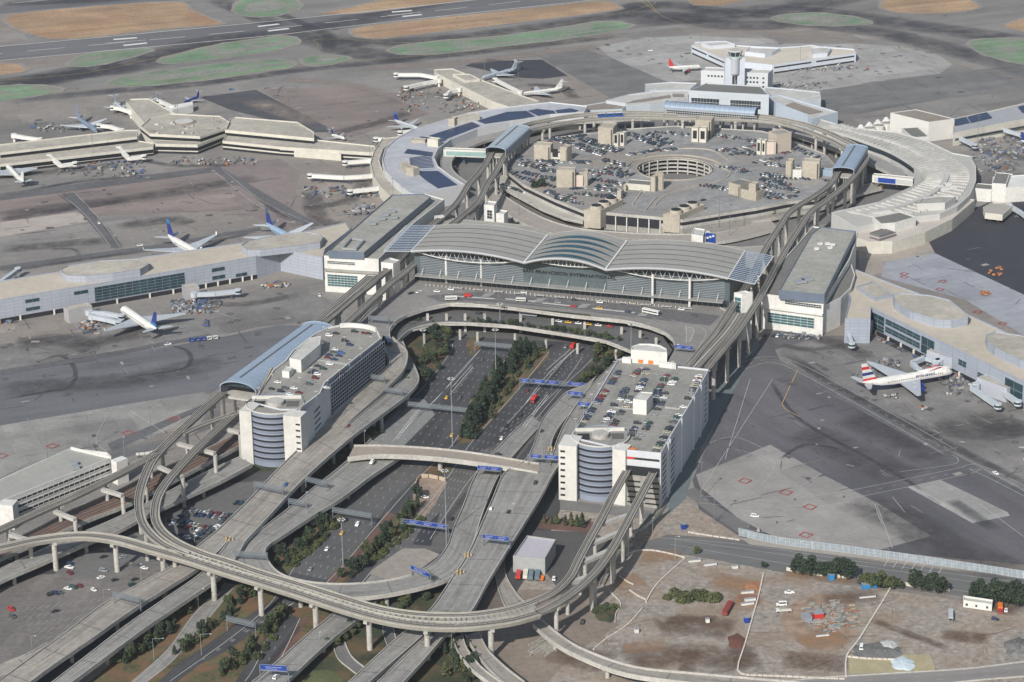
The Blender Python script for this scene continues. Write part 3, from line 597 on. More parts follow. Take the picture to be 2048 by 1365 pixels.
e_out=[(783,688),(779,665),(790,646),(812,632),(850,619),(900,609),(960,611),(1024,617),(1149,633),(1249,643),(1299,655),(1330,667),(1347,682),(1352,695)]
parapet(dd,'parapet',e_out,15)
parapet(dd,'parapet',[(700,668),(714,650),(745,618),(790,592),(826,563)],15)
parapet(dd,'parapet',[(1440,617),(1472,640),(1450,680),(1402,740)],15)
mk=MB()
for k,(dx,dy) in enumerate(((0,0),)):
    for off,dash in ((8,(3,6)),(16,None),(24,(3,6)),(31,(3,6))):
        pts=[(x+ (off*.5 if i<4 else 0),y-off*(.9 if i>3 else .6)) for i,(x,y) in enumerate(e_out[1:-2])]
        line(mk,spline([W(x,y,15.04) for x,y in pts],5),.28,None,dash)
for x,y in ((972,590),(1075,601),(1165,612),(1285,628)):
    for k in range(6): a=W(x-10+k*3,y+4,15.05);b=W(x+2+k*3,y-4,15.05); mk.beam(a,b,.5,.02)
for k in range(9): a=W(1372+k*.3,655+k*3.2,15.06);b=W(1388-k*.6,657+k*3,15.05); mk.beam(a,b,.35,.02)
line(mk,spline([W(x,y,15.04) for x,y in ((1371,652),(1373,668),(1372,686))],4),.4); line(mk,spline([W(x,y,15.04) for x,y in ((1371,652),(1388,660),(1378,686))],4),.4)
line(mk,spline([W(x,y,15.04) for x,y in ((1340,640),(1400,655),(1412,668),(1400,690),(1380,720))],5),.3)
mk.build('lane_markings',paint_wd,dd)
mb=MB(); mb.top([(q.x,q.y) for q in pw([(850,592),(960,584),(1128,597),(1290,613),(1440,632),(1420,652),(1290,637),(1128,618),(960,603),(880,604)],15)],15.02); mb.build('kerb_lane',mat('plaza_asphalt',(.12,.118,.122),.9,.15,.03,speck=.15),dd)
# dark planted strip and median islands on the deck
isl=MB()
for (x0,y0,x1,y1) in ((948,611,1150,629),(1000,617,1090,625)): pass
isl.beam(W(948,608,15.2),W(1180,631,15.2),2.0,.5); isl.build('planter',mat('dark_planting',(.05,.05,.03),.95,.3,.3),dd)
isl=MB()
for x0,y0,x1,y1 in ((900,592,990,598),(1010,598,1070,603),(1085,606,1150,613),(1185,617,1270,626)): isl.beam(W(x0,y0,15.1),W(x1,y1,15.1),1.6,.3)
isl.build('median_island',paint_wd,dd)
piers(dd,[(855,628),(893,628),(930,628),(969,628),(1041,630),(1105,638),(1169,645),(1243,655),(1280,662),(1312,676)],15-1.8,.9,sq_=True)
# arrivals deck (z 8.5)
arr_out=[(797,690),(797,682),(824,660),(874,648),(937,648),(1024,654),(1149,673),(1211,684),(1262,704),(1330,720),(1345,700),(1300,640),(1200,610),(1000,590),(880,590),(800,620),(770,665),(772,700)]
ad=deck('arrivals_deck',arr_out,8.5,1.4,mat('arrivals_asphalt',(.10,.10,.10),.85,.12,.03))
parapet(ad,'parapet',[(797,690),(797,682),(824,660),(874,648),(937,648),(1024,654),(1149,673),(1211,684),(1262,704)],8.5,1.0)
mk=MB(); line(mk,spline([W(x,y-5,8.55) for x,y in ((824,662),(874,650),(937,650),(1024,656),(1149,675),(1240,694))],5),.25,None,(3,6)); mk.build('lane_markings',paint_wd,ad)
piers(ad,[(848,668),(878,662),(920,660),(955,665),(1030,668),(1092,680),(1155,688),(1232,700)],7.2,.95)
# exit ramps from both decks down the side of the left garage
ribbon('elevated_road',[(764,672,786,676,15),(763,686,797,687,15),(769,700,814,703,15),(777,715,815,722,15),(778,730,806,744,14.5),(757,750,784,768,14),(718,785,750,800,13.5),(685,813,716,830,13),(659,838,690,856,12.6)],deckp,1.6,.95,(.5,),38,prad=1.2)
ribbon('elevated_road',[(786,680,806,684,8.5),(798,705,818,712,8.6),(802,732,833,741,9.4),(803,752,838,763,10),(792,772,822,786,10.6),(760,800,790,812,11.2),(725,828,755,838,11.8),(690,856,712,869,12.6)],deckm,1.6,.95,(.5,),36,prad=1.3)
ribbon('elevated_road',[(659,838,712,869,12.6),(601,895,652,920,12.3),(543,953,596,972,12),(490,1009,548,1024,11.5),(430,1066,490,1086,11)],deckp,1.6,.95,(.33,.66),40,prad=1.3)
ribbon('elevated_road',[(430,1066,462,1077,11),(390,1098,432,1110,10.6),(349,1131,395,1140,10),(278,1170,328,1182,9.6),(208,1209,261,1225,9),(136,1263,185,1279,8.6),(63,1316,108,1332,8),(-10,1369,36,1385,8)],deckp,1.5,.95,(.5,),38)
ribbon('elevated_road',[(462,1077,490,1086,11),(438,1110,472,1118,10),(400,1150,438,1157,9.5),(326,1202,362,1210,9),(252,1253,286,1262,8.5),(182,1307,216,1314,8.2),(113,1360,146,1366,8),(85,1381,118,1388,8)],deckm,1.5,.95,(.5,),36)
ribbon('elevated_road',[(-40,1372,-20,1395,5.5),(0,1334,0,1358,6.5),(50,1312,70,1330,7.6),(95,1288,118,1300,8)],deckp,1.4,.95,(),0)
# middle exit ramp that swings round into the big loop
ribbon('elevated_road',[(742,880,830,897,5.5),(684,932,748,951,7),(629,976,686,997,8.2),(575,1020,626,1034,8.6),(520,1062,570,1071,8.8),(478,1090,538,1093,8.8),(468,1115,532,1112,8.8),(490,1150,556,1145,8.8),(560,1184,602,1162,8.8),(645,1197,662,1169,8.8),(737,1196,735,1167,8.8),(830,1180,808,1155,8.8),(900,1158,862,1131,8.8),(934,1125,893,1096,8.8),(950,1080,908,1055,8.4),(968,1023,924,1018,7),(1001,948,955,944,3.5),(1048,890,1010,882,1),(1090,845,1062,832,.1)],deckm,1.5,.95,(.5,),40,prad=1.3)
# right hand inbound ramps
ribbon('elevated_road',[(1118,800,1150,818,8.5),(1085,840,1112,866,9),(1068,888,1102,905,9.5),(1050,922,1117,930,10),(1008,948,1106,950,10),(984,1000,1078,1002,10),(962,1050,1047,1052,9.9),(937,1106,1012,1108,9.6),(902,1160,978,1163,9),(864,1216,944,1224,8.6),(818,1262,902,1270,8.3)],deckm,1.6,.95,(.25,.5,.75),44,prad=1.25)
ribbon('elevated_road',[(1228,728,1246,724,12),(1190,765,1215,762,11),(1160,800,1186,800,10.4),(1128,850,1152,856,10.2),(1108,898,1130,900,10.1),(1100,932,1117,932,10.05)],deckm,1.5,.95,(),0)
ribbon('elevated_road',[(1170,772,1195,750,8.0),(1135,785,1168,795,8.3),(1118,800,1150,818,8.5)],deckm,1.4,.95,(),0)
ribbon('elevated_road',[(835,1240,880,1245,8.6),(812,1262,855,1266,8.3),(760,1308,800,1314,8),(700,1364,740,1366,7.8),(672,1390,712,1392,7.8)],deckm,1.4,.95,(.5,),34)
ribbon('elevated_road',[(885,1235,925,1235,8.6),(862,1265,894,1269,8.3),(810,1312,850,1320,8),(757,1364,807,1366,7.8),(730,1390,780,1392,7.8)],deckm,1.4,.95,(.5,),34)
ribbon('elevated_road',[(740,1150,800,1165,1),(705,1190,760,1200,3),(667,1228,722,1237,5),(610,1275,672,1275,6),(562,1318,620,1322,6.5),(505,1366,578,1362,7),(480,1390,550,1390,7)],deckm,1.4,.95,(.33,.66),36)
# rail and road lines at the left
ribbon('elevated_road',[(-40,1118,-40,1150,7),(0,1094,0,1120,8),(75,1058,95,1078,8.5),(150,1018,185,1038,8.5),(230,985,262,1008,8.5),(300,950,330,972,8.5),(400,905,430,920,8.5),(475,868,500,882,8.5)],rust,1.6,.9,(),45,edge=False)
rl=MB()
for f in (.2,.36,.55,.71):
    P=spline([W(a,b,8.75).lerp(W(c,d,8.75),f) for a,b,c,d in ((-40,1118,-40,1150),(0,1094,0,1120),(75,1058,95,1078),(150,1018,185,1038),(230,985,262,1008),(300,950,330,972),(400,905,430,920),(475,868,500,882))],5)
    for a,b in zip(P,P[1:]): rl.beam(a,b,.35,.25)
tag(rl.build('railway_track',metald),'dark rail tracks on the rusty viaduct bed at the left under the monorail','railway track')
ribbon('elevated_road',[(-40,1165,-40,1195,6),(0,1140,0,1165,7),(60,1112,80,1130,7),(130,1080,165,1092,7),(200,1052,240,1062,7),(270,1020,300,1030,7),(400,952,440,965,7),(480,915,505,930,7)],deckm,1.5,.9,(.5,),45)
# the single overpass
o,L,Rr=ribbon('overpass_bridge',[(708,893,695,918,10.5),(770,893,760,912,10.5),(860,898,855,916,10.5),(950,908,945,926,10.3),(1052,925,1050,943,10.1),(1078,929,1076,948,10.06)],mat('tan_overpass_deck',(.29,.25,.21),.85,.1,.03),2.0,1.1,(.5,),0,label='single curved tan overpass crossing high above both freeway carriageways',cat='bridge')
mb=MB(); c=W(880,916,8); mb.beam((c.x,c.y-4,7.6),(c.x,c.y+4,7.6),2,1.2); mb.tube((c.x,c.y,0),(c.x,c.y,7.4),1.4,n=12); mb.build('pier',conc,o)
# ramps lower right
ribbon('elevated_road',[(925,1270,905,1275,6),(935,1300,915,1305,6.4),(962,1335,945,1342,6.8),(1000,1364,985,1372,7),(1040,1390,1020,1398,7)],deckp,1.3,1.0,(),0,edge=False)
ribbon('elevated_road',[(957,1262,930,1272,6),(975,1300,952,1308,6.2),(1010,1335,985,1348,6.4),(1050,1366,1020,1378,6.4)],deckp,1.3,1.0,(),0,edge=False)
ribbon('elevated_road',[(1085,1243,1066,1252,7),(1120,1272,1100,1282,7.2),(1170,1302,1150,1312,7.4),(1270,1336,1250,1350,7.6),(1400,1350,1390,1370,7.8),(1560,1364,1560,1390,8),(1640,1372,1640,1400,8)],deckp,1.4,1.2,(),34,edge=False)
ribbon('street',[(1548,1366,1548,1400,.3),(1640,1356,1640,1392,.3),(1770,1348,1780,1380,.3),(1930,1338,1950,1362,.3),(2048,1324,2048,1354,.3),(2120,1318,2120,1346,.3)],mat('concrete_street',(.21,.20,.19),.85,.1,.03,lines=(.1,.2)),.2,0.5,(.33,.66),0)
ribbon('street',[(1010,1105,990,1108,.5),(1012,1150,990,1155,.5),(1035,1190,1005,1205,.5),(1060,1215,1020,1230,.5)],deckp,.3,.8,(),0,edge=False)
ribbon('street',[(1050,1120,1040,1125,.5),(1042,1150,1030,1160,.5)],deckp,.3,.8,(),0,edge=False)
ribbon('street',[(665,1290,690,1285,.3),(675,1318,705,1315,.3),(700,1340,735,1340,.3),(735,1366,765,1366,.3)],asp_m,.2,.6,(),0)
ribbon('street',[(770,1235,785,1238,.3),(765,1262,790,1268,.3),(775,1295,800,1300,.3)],asp_m,.2,.6,(),0)
# raised planted berm decks by the right garage guideways
ribbon('elevated_road',[(1300,1030,1335,1010,6),(1265,1075,1300,1045,6),(1215,1140,1235,1100,5),(1200,1170,1215,1135,4)],mat('mossy_deck',(.17,.165,.12),.95,.2,.1),1.4,.9,(),0,edge=False)
# barrels at the ramp noses
def barrels(x,y,z,lab):
    t=thing('crash_cushion',W(x,y,z),lab,'crash cushion','crash cushions at the ramp noses'); c=W(x,y,z)
    for i in range(3):
        for j in range(2+i%2):
            q=c+Vector(((j-.8)*1.7,(i-1)*1.8,0)); mb=MB(); mb.tube(q,q+Vector((0,0,1.2)),.5,.55,8); mb.build('barrel',[mat('dull_yellow',(.36,.25,.09),.8,.1,.5),mat('cream_barrel',(.45,.36,.24),.7,0)][(i+j)%2],t)
barrels(935,1112,9.6,'cluster of yellow crash barrels at the nose where the loop ramp meets the inbound ramp'); barrels(458,1080,11,'cluster of yellow crash barrels at the split of the left exit ramp')
barrels(920,1146,9.4,'orange crash cushion on the outer side of the loop ramp merge'); barrels(1102,900,10.2,'orange crash cushion beside the white front of the right garage'); barrels(565,1219,.3,'orange crash barrels on the ground under the big monorail curve')
# ================================================================= MONORAIL GUIDEWAYS
gtop=mat('guideway_concrete',(.33,.315,.28),.85,.1,.05,sc2=.4); gtrk=mat('guideway_running_strip',(.11,.10,.09),.85,.1,.1)
def guide(pts,wd,label,ntr=1,pier=32,n=6,big=False,thick=1.7,pr=1.2,rail=True,name='monorail_guideway',hd=0):
    P=spline([W(x,y,z) for x,y,z in pts],n); N=len(P); Z=Vector((0,0,1)); mb=MB(); tk=MB()
    def nr(i): d=(P[min(i+1,N-1)]-P[max(i-1,0)]); d.z=0; d.normalize(); return Vector((-d.y,d.x,0))
    for i in range(N-1):
        a,b=P[i],P[i+1];na,nb=nr(i),nr(i+1)
        def q(f,k,h): return (a+na*f+Z*h) if k==0 else (b+nb*f+Z*h)
        hw=wd/2
        prof=[(-hw*.78,-thick),(-hw,0),(-hw,.75),(-hw+.4,.75),(-hw+.4,0),(hw-.4,0),(hw-.4,.75),(hw,.75),(hw,0),(hw*.78,-thick)]
        for (f0,h0),(f1,h1) in zip(prof,prof[1:]+prof[:1]): mb.face([q(f0,0,h0),q(f1,0,h1),q(f1,1,h1),q(f0,1,h0)],0)
        for k in range(ntr):
            c=(k-(ntr-1)/2)*(wd/ntr)
            for o_ in (-1.0,1.0):
                prof=[(c+o_-.32,.0),(c+o_-.32,.32),(c+o_+.32,.32),(c+o_+.32,0)]
                for (f0,h0),(f1,h1) in zip(prof,prof[1:]): tk.face([q(f0,0,h0),q(f1,0,h1),q(f1,1,h1),q(f0,1,h0)],0)
            tk.face([q(c-.15,0,.05),q(c+.15,0,.05),q(c+.15,1,.05),q(c-.15,1,.05)],1)
    o=mb.build(name,[gtop]); tag(o,label,'guideway')
    tk.build('running_track',[gtrk,metald],o)
    if pier:
        acc=pier*.6
        for i in range(N-1):
            acc+=(P[i+1]-P[i]).length
            if acc>=pier:
                acc=0;c=P[i+1];nn=nr(i+1); pm=MB(); pm.beam(c-nn*wd*.5-Z*(thick+.7),c+nn*wd*.5-Z*(thick+.7),2.2,1.4); pm.tube((c.x,c.y,0),(c.x,c.y,c.z-thick-1),pr,n=12); pm.build('pier',conc,o)
    return o,P,nr
Zc=20
o1,P1,n1=guide([(-60,1108,20),(0,1096,20),(80,1079,20),(160,1071,20),(230,1078,20),(300,1097,20),(375,1118,20),(450,1142,20),(520,1163,20),(600,1188,20),(690,1217,20),(760,1236,20),(830,1248,20),(900,1252,20),(960,1249,20),(1024,1240,20),(1075,1226,20)],7.5,'long outer monorail curve sweeping over the ramps at the bottom of the view',1,32,pr=1.5,thick=2.2)
o2,P2,n2=guide([(447,785,22),(430,800,22),(372,852,22),(335,888,21.5),(305,922,21),(285,968,20.5),(278,1010,20.2),(287,1050,20),(320,1085,20),(372,1110,20)],5.2,'left hand monorail branch curving past the white low garage',1,34)
o3,P3,n3=guide([(474,825,22),(412,880,22),(362,932,21.5),(325,978,21),(311,1015,20.5),(315,1050,20.2),(345,1080,20),(400,1106,20),(460,1125,20),(520,1146,20),(600,1170,20),(690,1198,20),(760,1218,20),(830,1229,20),(900,1232,20),(960,1229,20),(1024,1218,20),(1070,1203,20)],5.2,'inner monorail branch hugging the cylinder tower of the left garage and joining the curve',1,0)
o4,P4,n4=guide([(330,893,21.5),(300,915,21.5),(225,955,21),(150,992,20.5),(100,1014,20),(0,1060,20),(-60,1088,20)],5.2,'straight monorail branch running in front of the white low garage',1,34)
o5,P5,n5=guide([(1075,1226,20),(1120,1203,20),(1158,1176,20),(1195,1140,20.3),(1225,1098,20.6),(1250,1052,21),(1275,1005,21.4),(1298,962,21.8),(1311,938,22)],4.6,'outer right monorail track climbing into the opening under the right garage',1,34)
o6,P6,n6=guide([(1070,1203,20),(1110,1184,20),(1140,1155,20),(1158,1120,20.3),(1178,1082,20.6),(1204,1035,21),(1228,988,21.5),(1252,945,22),(1258,935,22)],4.6,'inner right monorail track climbing into the opening under the right garage',1,0)
guide([(368,868,22),(400,853,22),(440,838,22),(475,826,22)],3.4,'short ladder-like crossover linking the two monorail branches by the blue station',1,0,thick=.8)
# crossheads between the two tracks on the right
for k,(x,y,x2,y2,zb) in enumerate(((1170,1094,1246,1062,18.6),(1160,1128,1228,1098,18.2),(1135,1168,1190,1150,18),(1190,1052,1262,1030,19))):
    a=W(x,y,zb);b=W(x2,y2,zb); t=thing('guideway_portal',(a.x,a.y,0),['portal crosshead beam carrying both right tracks, highest up by the garage','portal crosshead beam carrying both right tracks beside the grey shed','lowest portal crosshead beam on the bend of the right tracks','wide portal crosshead beam over the mossy deck'][k],'portal frame')
    m1=MB(); m1.beam(a,b,3.2,1.8); m1.build('crosshead',conc,t)
    for q in (a,b): m2=MB(); m2.tube((q.x,q.y,0),(q.x,q.y,zb-.8),1.1,n=10); m2.build('column',conc,t)
# outrigger frames at the left
for k,(x,y,x2,y2,zb,lab) in enumerate(((355,888,430,908,19,'outrigger frame under both branches nearest the left garage'),(318,935,365,955,19,'outrigger frame below the fork of the two branches'),(205,980,245,992,18,'outrigger frame over the rusty rail bed'),(110,1024,150,1040,17.5,'outrigger frame at the corner of the white low garage'),(20,1070,60,1082,17,'outrigger frame at the left edge of the view'),(448,858,480,866,19,'stub outrigger frame beside the white strip of the left garage'))):
    a=W(x,y,zb);b=W(x2,y2,zb); t=thing('outrigger_frame',(b.x,b.y,0),lab,'pier frame','outrigger frames of the left monorail')
    m1=MB(); m1.beam(a,b,2.6,1.9); m1.build('crosshead',conc,t); m2=MB(); m2.tube((b.x,b.y,0),(b.x,b.y,zb-.9),1.2,n=12); m2.build('column',conc,t)
# crossover plates in the big curve (walkway ladder)
wk=MB()
for i in range(0,len(P3)-1):
    p=P3[i]
    if p.y<W(400,1110,20).y+5 and P3[i].x>W(330,1080,20).x:
        # nearest P1 point
        q=min(P1,key=lambda t:(t-p).length)
        if (q-p).length<17:
            wk.beam(p+Vector((0,0,.1)),q+Vector((0,0,.1)),.9,.3)
for i in range(len(P3)-1):
    p,p2=P3[i],P3[i+1]; q=min(P1,key=lambda t:(t-p).length); q2=min(P1,key=lambda t:(t-p2).length)
    if (q-p).length<14 and (q2-p2).length<14 and p.x>W(380,1100,20).x: wk.face([p-Vector((0,0,.5)),p2-Vector((0,0,.5)),q2-Vector((0,0,.5)),q-Vector((0,0,.5))])
tag(wk.build('guideway_slab',conc_d),'ribbed slab with ladder rungs joining the two tracks of the big curve','guideway slab')
# north part
guide([(1415,738,27),(1445,700,27),(1475,664,27),(1502,624,27),(1530,578,27),(1566,510,26),(1603,450,25),(1625,421,24.5),(1660,396,24),(1696,366,23.5),(1716,343,23),(1732,318,22),(1725,303,22)],4.6,'outer right monorail track rising beside the right garage and the white terminal block',1,26,pr=1.3)
guide([(1375,735,27),(1398,705,27),(1432,664,27),(1462,618,27),(1492,575,26.5),(1530,500,25.5),(1560,452,25),(1583,421,24.5),(1632,390,24),(1661,368,23.5),(1677,341,23),(1690,320,22),(1694,308,22)],4.6,'inner right monorail track rising beside the departures deck',1,26,pr=1.3)
guide([(1384,738,26.6),(1408,712,26.6),(1452,664,26.6),(1478,626,26.6)],9,'broad switching deck between the two right monorail tracks behind the right garage',2,0)
guide([(1700,306,22),(1680,290,22),(1640,272,22),(1590,254,22),(1530,242,22),(1440,238,22),(1350,236,22),(1250,234,22),(1170,240,22),(1100,252,22),(1064,262,22),(1040,280,22),(1010,312,22),(992,343,22.5),(975,368,23),(957,403,23.5),(930,428,24),(900,452,25),(870,478,26),(845,510,26.5),(820,536,26.5),(780,568,26),(736,608,25),(690,650,24),(662,674,23)],4.8,'inner monorail ring track looping round the central parking garage',1,40,pr=1.2)
guide([(1728,300,22),(1700,285,22),(1650,262,22),(1600,246,22),(1530,233,22),(1440,229,22),(1350,227,22),(1250,225,22),(1160,230,22),(1090,241,22),(1052,250,22),(1024,265,22),(990,295,22),(970,330,22.5),(955,350,23),(937,370,23.5),(917,402,24),(892,428,25),(860,455,26),(830,485,26.5),(795,525,26.5),(750,560,26),(700,602,25),(650,645,24)],4.8,'outer monorail ring track passing the blue roofed stations',1,40,pr=1.2)
guide([(770,545,25.5),(735,575,25.3),(700,600,25),(660,635,24.5)],4.4,'third parallel monorail track north of the blue station',1,30)
guide([(742,552,22),(700,588,22),(660,622,22),(630,645,22)],6,'low service viaduct with dark parapet openings at the foot of the left white block',1,0,thick=4)
# ================================================================= BUILDINGS
def block(root,pts,zt,zb,mw,mr,par=.9,name='wall',rname='roof',px=True,rim=True,rimm=None):
    P=ccw([W(x,y,zt) for x,y in pts]) if px else ccw(pts)
    xy=[(p[0],p[1]) for p in P]
    mb=MB(); mb.sides(xy,zb,zt+par,0); w_=mb.build(name,mw,root)
    mb=MB(); mb.top(xy,zt,0); r_=mb.build(rname,mr,root)
    if rim and par:
        n=len(xy); ins=[]
        for i in range(n):
            a=Vector(xy[i-1]);b=Vector(xy[i]);c=Vector(xy[(i+1)%n]); d1=(b-a).normalized();d2=(c-b).normalized(); n1=Vector((-d1.y,d1.x));n2=Vector((-d2.y,d2.x)); k=(n1+n2)
            if k.length<.2: k=n1
            k.normalize(); ins.append(b+k*.6)
        mb=MB()
        for i in range(n):
            j=(i+1)%n; a,b=xy[i],xy[j]; c,d=ins[j],ins[i]
            mb.face([(a[0],a[1],zt+par),(b[0],b[1],zt+par),(c.x,c.y,zt+par),(d.x,d.y,zt+par)]); mb.face([(d.x,d.y,zt+par),(c.x,c.y,zt+par),(c.x,c.y,zt),(d.x,d.y,zt)])
        mb.build('parapet',rimm or mw,root)
    return w_,r_
def bld(name,label,cat,layers,loc=None):
    x,y=layers[0][0][0]; q=W(x,y,layers[0][1]); t=thing(name,(q.x,q.y,0),label,cat)
    for L in layers: block(t,*L[:5],**(L[5] if len(L)>5 else {}))
    return t
def glaz(root,A,B,z0,z1,nx,nz,mg=None,mf=None,out=.12,name='window',fw=.25,fm=True):
    A=Vector((A[0],A[1],0));B=Vector((B[0],B[1],0)); d=(B-A); L=d.length; d.normalize(); o=Vector((d.y,-d.x,0))*out
    mb=MB(); mb.face([A+o+Vector((0,0,z0)),B+o+Vector((0,0,z0)),B+o+Vector((0,0,z1)),A+o+Vector((0,0,z1))])
    g_=mb.build(name,mg or glass,root)
    if mf is not None:
        mb=MB(); o2=o*1.0+Vector((d.y,-d.x,0))*.06
        for i in range(nx+1): p=A+d*L*i/nx+o2; mb.beam(p+Vector((0,0,z0)),p+Vector((0,0,z1)),fw,.14)
        for j in range(nz+1): z=Vector((0,0,z0+(z1-z0)*j/nz)); mb.beam(A+o2+z,B+o2+z,.14,fw)
        mb.build('frame',mf,g_)
    return g_
def wpx(a,zr): p=W(a[0],a[1],zr); return (p.x,p.y)
def lerp2(A,B,f): return (A[0]+(B[0]-A[0])*f,A[1]+(B[1]-A[1])*f)
def boxes(root,name,pts,z,s,h,m):   # small roof items
    for x,y in pts:
        c=W(x,y,z); mb=MB(); mb.box((c.x,c.y,z),s[0],s[1],h,.3); mb.build(name,m,root)
# ------------------------------------------------------------ international terminal main hall
EZ=39
fr=[W(822,503,EZ),W(1049,526,EZ),W(1211.5,540,EZ),W(1456,557,EZ)]; bk=[W(871,451,EZ),W(1096,471,EZ),W(1254,483,EZ),W(1490,502,EZ)]
T=thing('main_terminal',(fr[1].x,fr[1].y,0),'long grey terminal hall with a triple arched metal roof and teal skylight crescents','terminal building')
rise=[3.9,5.4,3.7]
def rp(s,t,v,dz=0):  # bay s, t across, v depth
    a=fr[s].lerp(fr[s+1],t); b=bk[s].lerp(bk[s+1],t); p=a.lerp(b,v); p.z=EZ+rise[s]*4*t*(1-t)+dz; return p
NB=6; NT=20
for s in range(3):
    mb=MB(); SE=[MB() for _ in range(NB)]
    for j in range(NB):
        v0,v1=j/NB,(j+1)/NB
        for k in range(NT):
            t0,t1=k/NT,(k+1)/NT
            def lift(t): return 0
            mb.face([rp(s,t0,v0,.2),rp(s,t1,v0,.2),rp(s,t1,v1,-.1),rp(s,t0,v1,-.1)],0)
            mb.face([rp(s,t0,v0,-.1),rp(s,t1,v0,-.1),rp(s,t1,v0,.2),rp(s,t0,v0,.2)],1 if j else 0)
            if j and s!=1: SE[j].face([rp(s,t0,v0-.012,.02),rp(s,t1,v0-.012,.02),rp(s,t1,v0,.02),rp(s,t0,v0,.02)])
            mb.face([rp(s,t0,v0,-1.1),rp(s,t0,v1,-1.1),rp(s,t1,v1,-1.1),rp(s,t1,v0,-1.1)],0)
    for k in range(NT):
        t0,t1=k/NT,(k+1)/NT; mb.face([rp(s,t0,0,-1.1),rp(s,t1,0,-1.1),rp(s,t1,0,.35),rp(s,t0,0,.35)],0); mb.face([rp(s,t1,1,-1.1),rp(s,t0,1,-1.1),rp(s,t0,1,.2),rp(s,t1,1,.2)],0)
    ro=mb.build('roof',[mroof,seam],T); [q_.build('seam',seam,ro) for q_ in SE]
    if s==1:
        for j in range(NB-1):
            gm=MB(); v0=(j+.20)/NB+.02
            for k in range(NT):
                t0,t1=k/NT,(k+1)/NT
                def wv(t): return .088*(4*t*(1-t))
                gm.face([rp(1,t0,v0,.42),rp(1,t1,v0,.42),rp(1,t1,v0+wv(t1),.36),rp(1,t0,v0+wv(t0),.36)])
            gm.build('skylight',glassd,ro)
    e=MB()
    for k in range(NT): e.beam(rp(s,k/NT,-.003,.1),rp(s,(k+1)/NT,-.003,.1),.6,1.0)
    e.build('roof_edge',mat('edge_grey',(.42,.44,.47),.6,.05,.1),ro)
for s in (1,2):
    rd=MB(); rd.beam(rp(s,0,0,.6),rp(s,0,1,.6),1.2,.8); rd.build('valley_beam',white,T)
# facade wall, set back
dep=(bk[1]-fr[1]).normalized(); back=7.0
wl=[p+dep*back for p in fr]; wl=[Vector((p.x,p.y,0)) for p in wl]
axis=(wl[3]-wl[0]).normalized()
mb=MB(); NF=60
def wp(f): return wl[0].lerp(wl[3],f)
def roofz(f):
    q=wp(f); best=EZ
    # fraction along bays
    tot=[(wl[i]-wl[0]).length for i in range(4)]; d=f*tot[3]
    for s in range(3):
        if tot[s]<=d<=tot[s+1]+.01:
            t=(d-tot[s])/(tot[s+1]-tot[s]); return EZ+rise[s]*4*t*(1-t)
    return EZ
for k in range(NF):
    f0,f1=k/NF,(k+1)/NF
    for (za,zb_,m_) in ((0,15,2),(15,20.2,1),(20.2,None,0)):
        z0,z1=za,(zb_ if zb_ else roofz(f0)-1.2); z1b=(zb_ if zb_ else roofz(f1)-1.2)
        mb.face([wp(f0)+Vector((0,0,z0)),wp(f1)+Vector((0,0,z0)),wp(f1)+Vector((0,0,z1b)),wp(f0)+Vector((0,0,z1))],m_)
d3=(bk[3]-fr[3]);d0=(bk[0]-fr[0]); d3.z=d0.z=0
for a,d in ((wl[0],d0),(wl[3],d3)):
    b=a+d*.92; mb.face([a,b,b+Vector((0,0,EZ-1)),a+Vector((0,0,EZ-1))],0)
a=wl[0]+d0*.92;b=wl[3]+d3*.92; mb.face([a,b,b+Vector((0,0,EZ-1)),a+Vector((0,0,EZ-1))],2)
fa=mb.build('facade',[glassf,glass,conc_d],T)
# horizontal louvres on side bays, mullions on the centre
ou=Vector((axis.y,-axis.x,0))
for f0,f1 in ((.02,.355),(.62,.985)):
    lv=MB()
    for z in [22+1.25*i for i in range(11)]: lv.beam(wp(f0)+ou*.25+Vector((0,0,z)),wp(f1)+ou*.25+Vector((0,0,z)),.25,.3)
    lv.build('louvre',mat('louvre_grey',(.26,.28,.31),.6,.05,.1),fa)
mu=MB()
for i in range(61): mu.beam(wp(i/60)+ou*.1+Vector((0,0,15)),wp(i/60)+ou*.1+Vector((0,0,20)),.25,.2)
mu.build('mullion',metal,fa)
# upper side bays darker soffit band behind the trusses
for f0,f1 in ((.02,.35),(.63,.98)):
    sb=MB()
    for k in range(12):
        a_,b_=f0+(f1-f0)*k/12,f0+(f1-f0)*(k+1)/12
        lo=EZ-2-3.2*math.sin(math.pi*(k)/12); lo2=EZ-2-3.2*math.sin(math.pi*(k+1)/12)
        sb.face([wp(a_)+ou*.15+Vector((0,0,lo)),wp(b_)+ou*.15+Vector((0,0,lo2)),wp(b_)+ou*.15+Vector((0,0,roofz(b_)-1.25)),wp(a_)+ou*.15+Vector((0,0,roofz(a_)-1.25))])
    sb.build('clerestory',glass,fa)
# canopy above the kerb
cp=MB(); cp.beam(wp(.005)+ou*3.6+Vector((0,0,20.6)),wp(.985)+ou*3.6+Vector((0,0,20.6)),6.6,.7)
cpo=cp.build('canopy',mat('canopy_grey',(.25,.255,.25),.7,.08,.1),T)
st=MB()
for i in range(17):
    p=wp(.03+i*.0585)+ou*6; q=p-ou*5.5; st.beam(p+Vector((0,0,21)),q+Vector((0,0,25)),.3,.3)
st.build('strut',white,cpo)
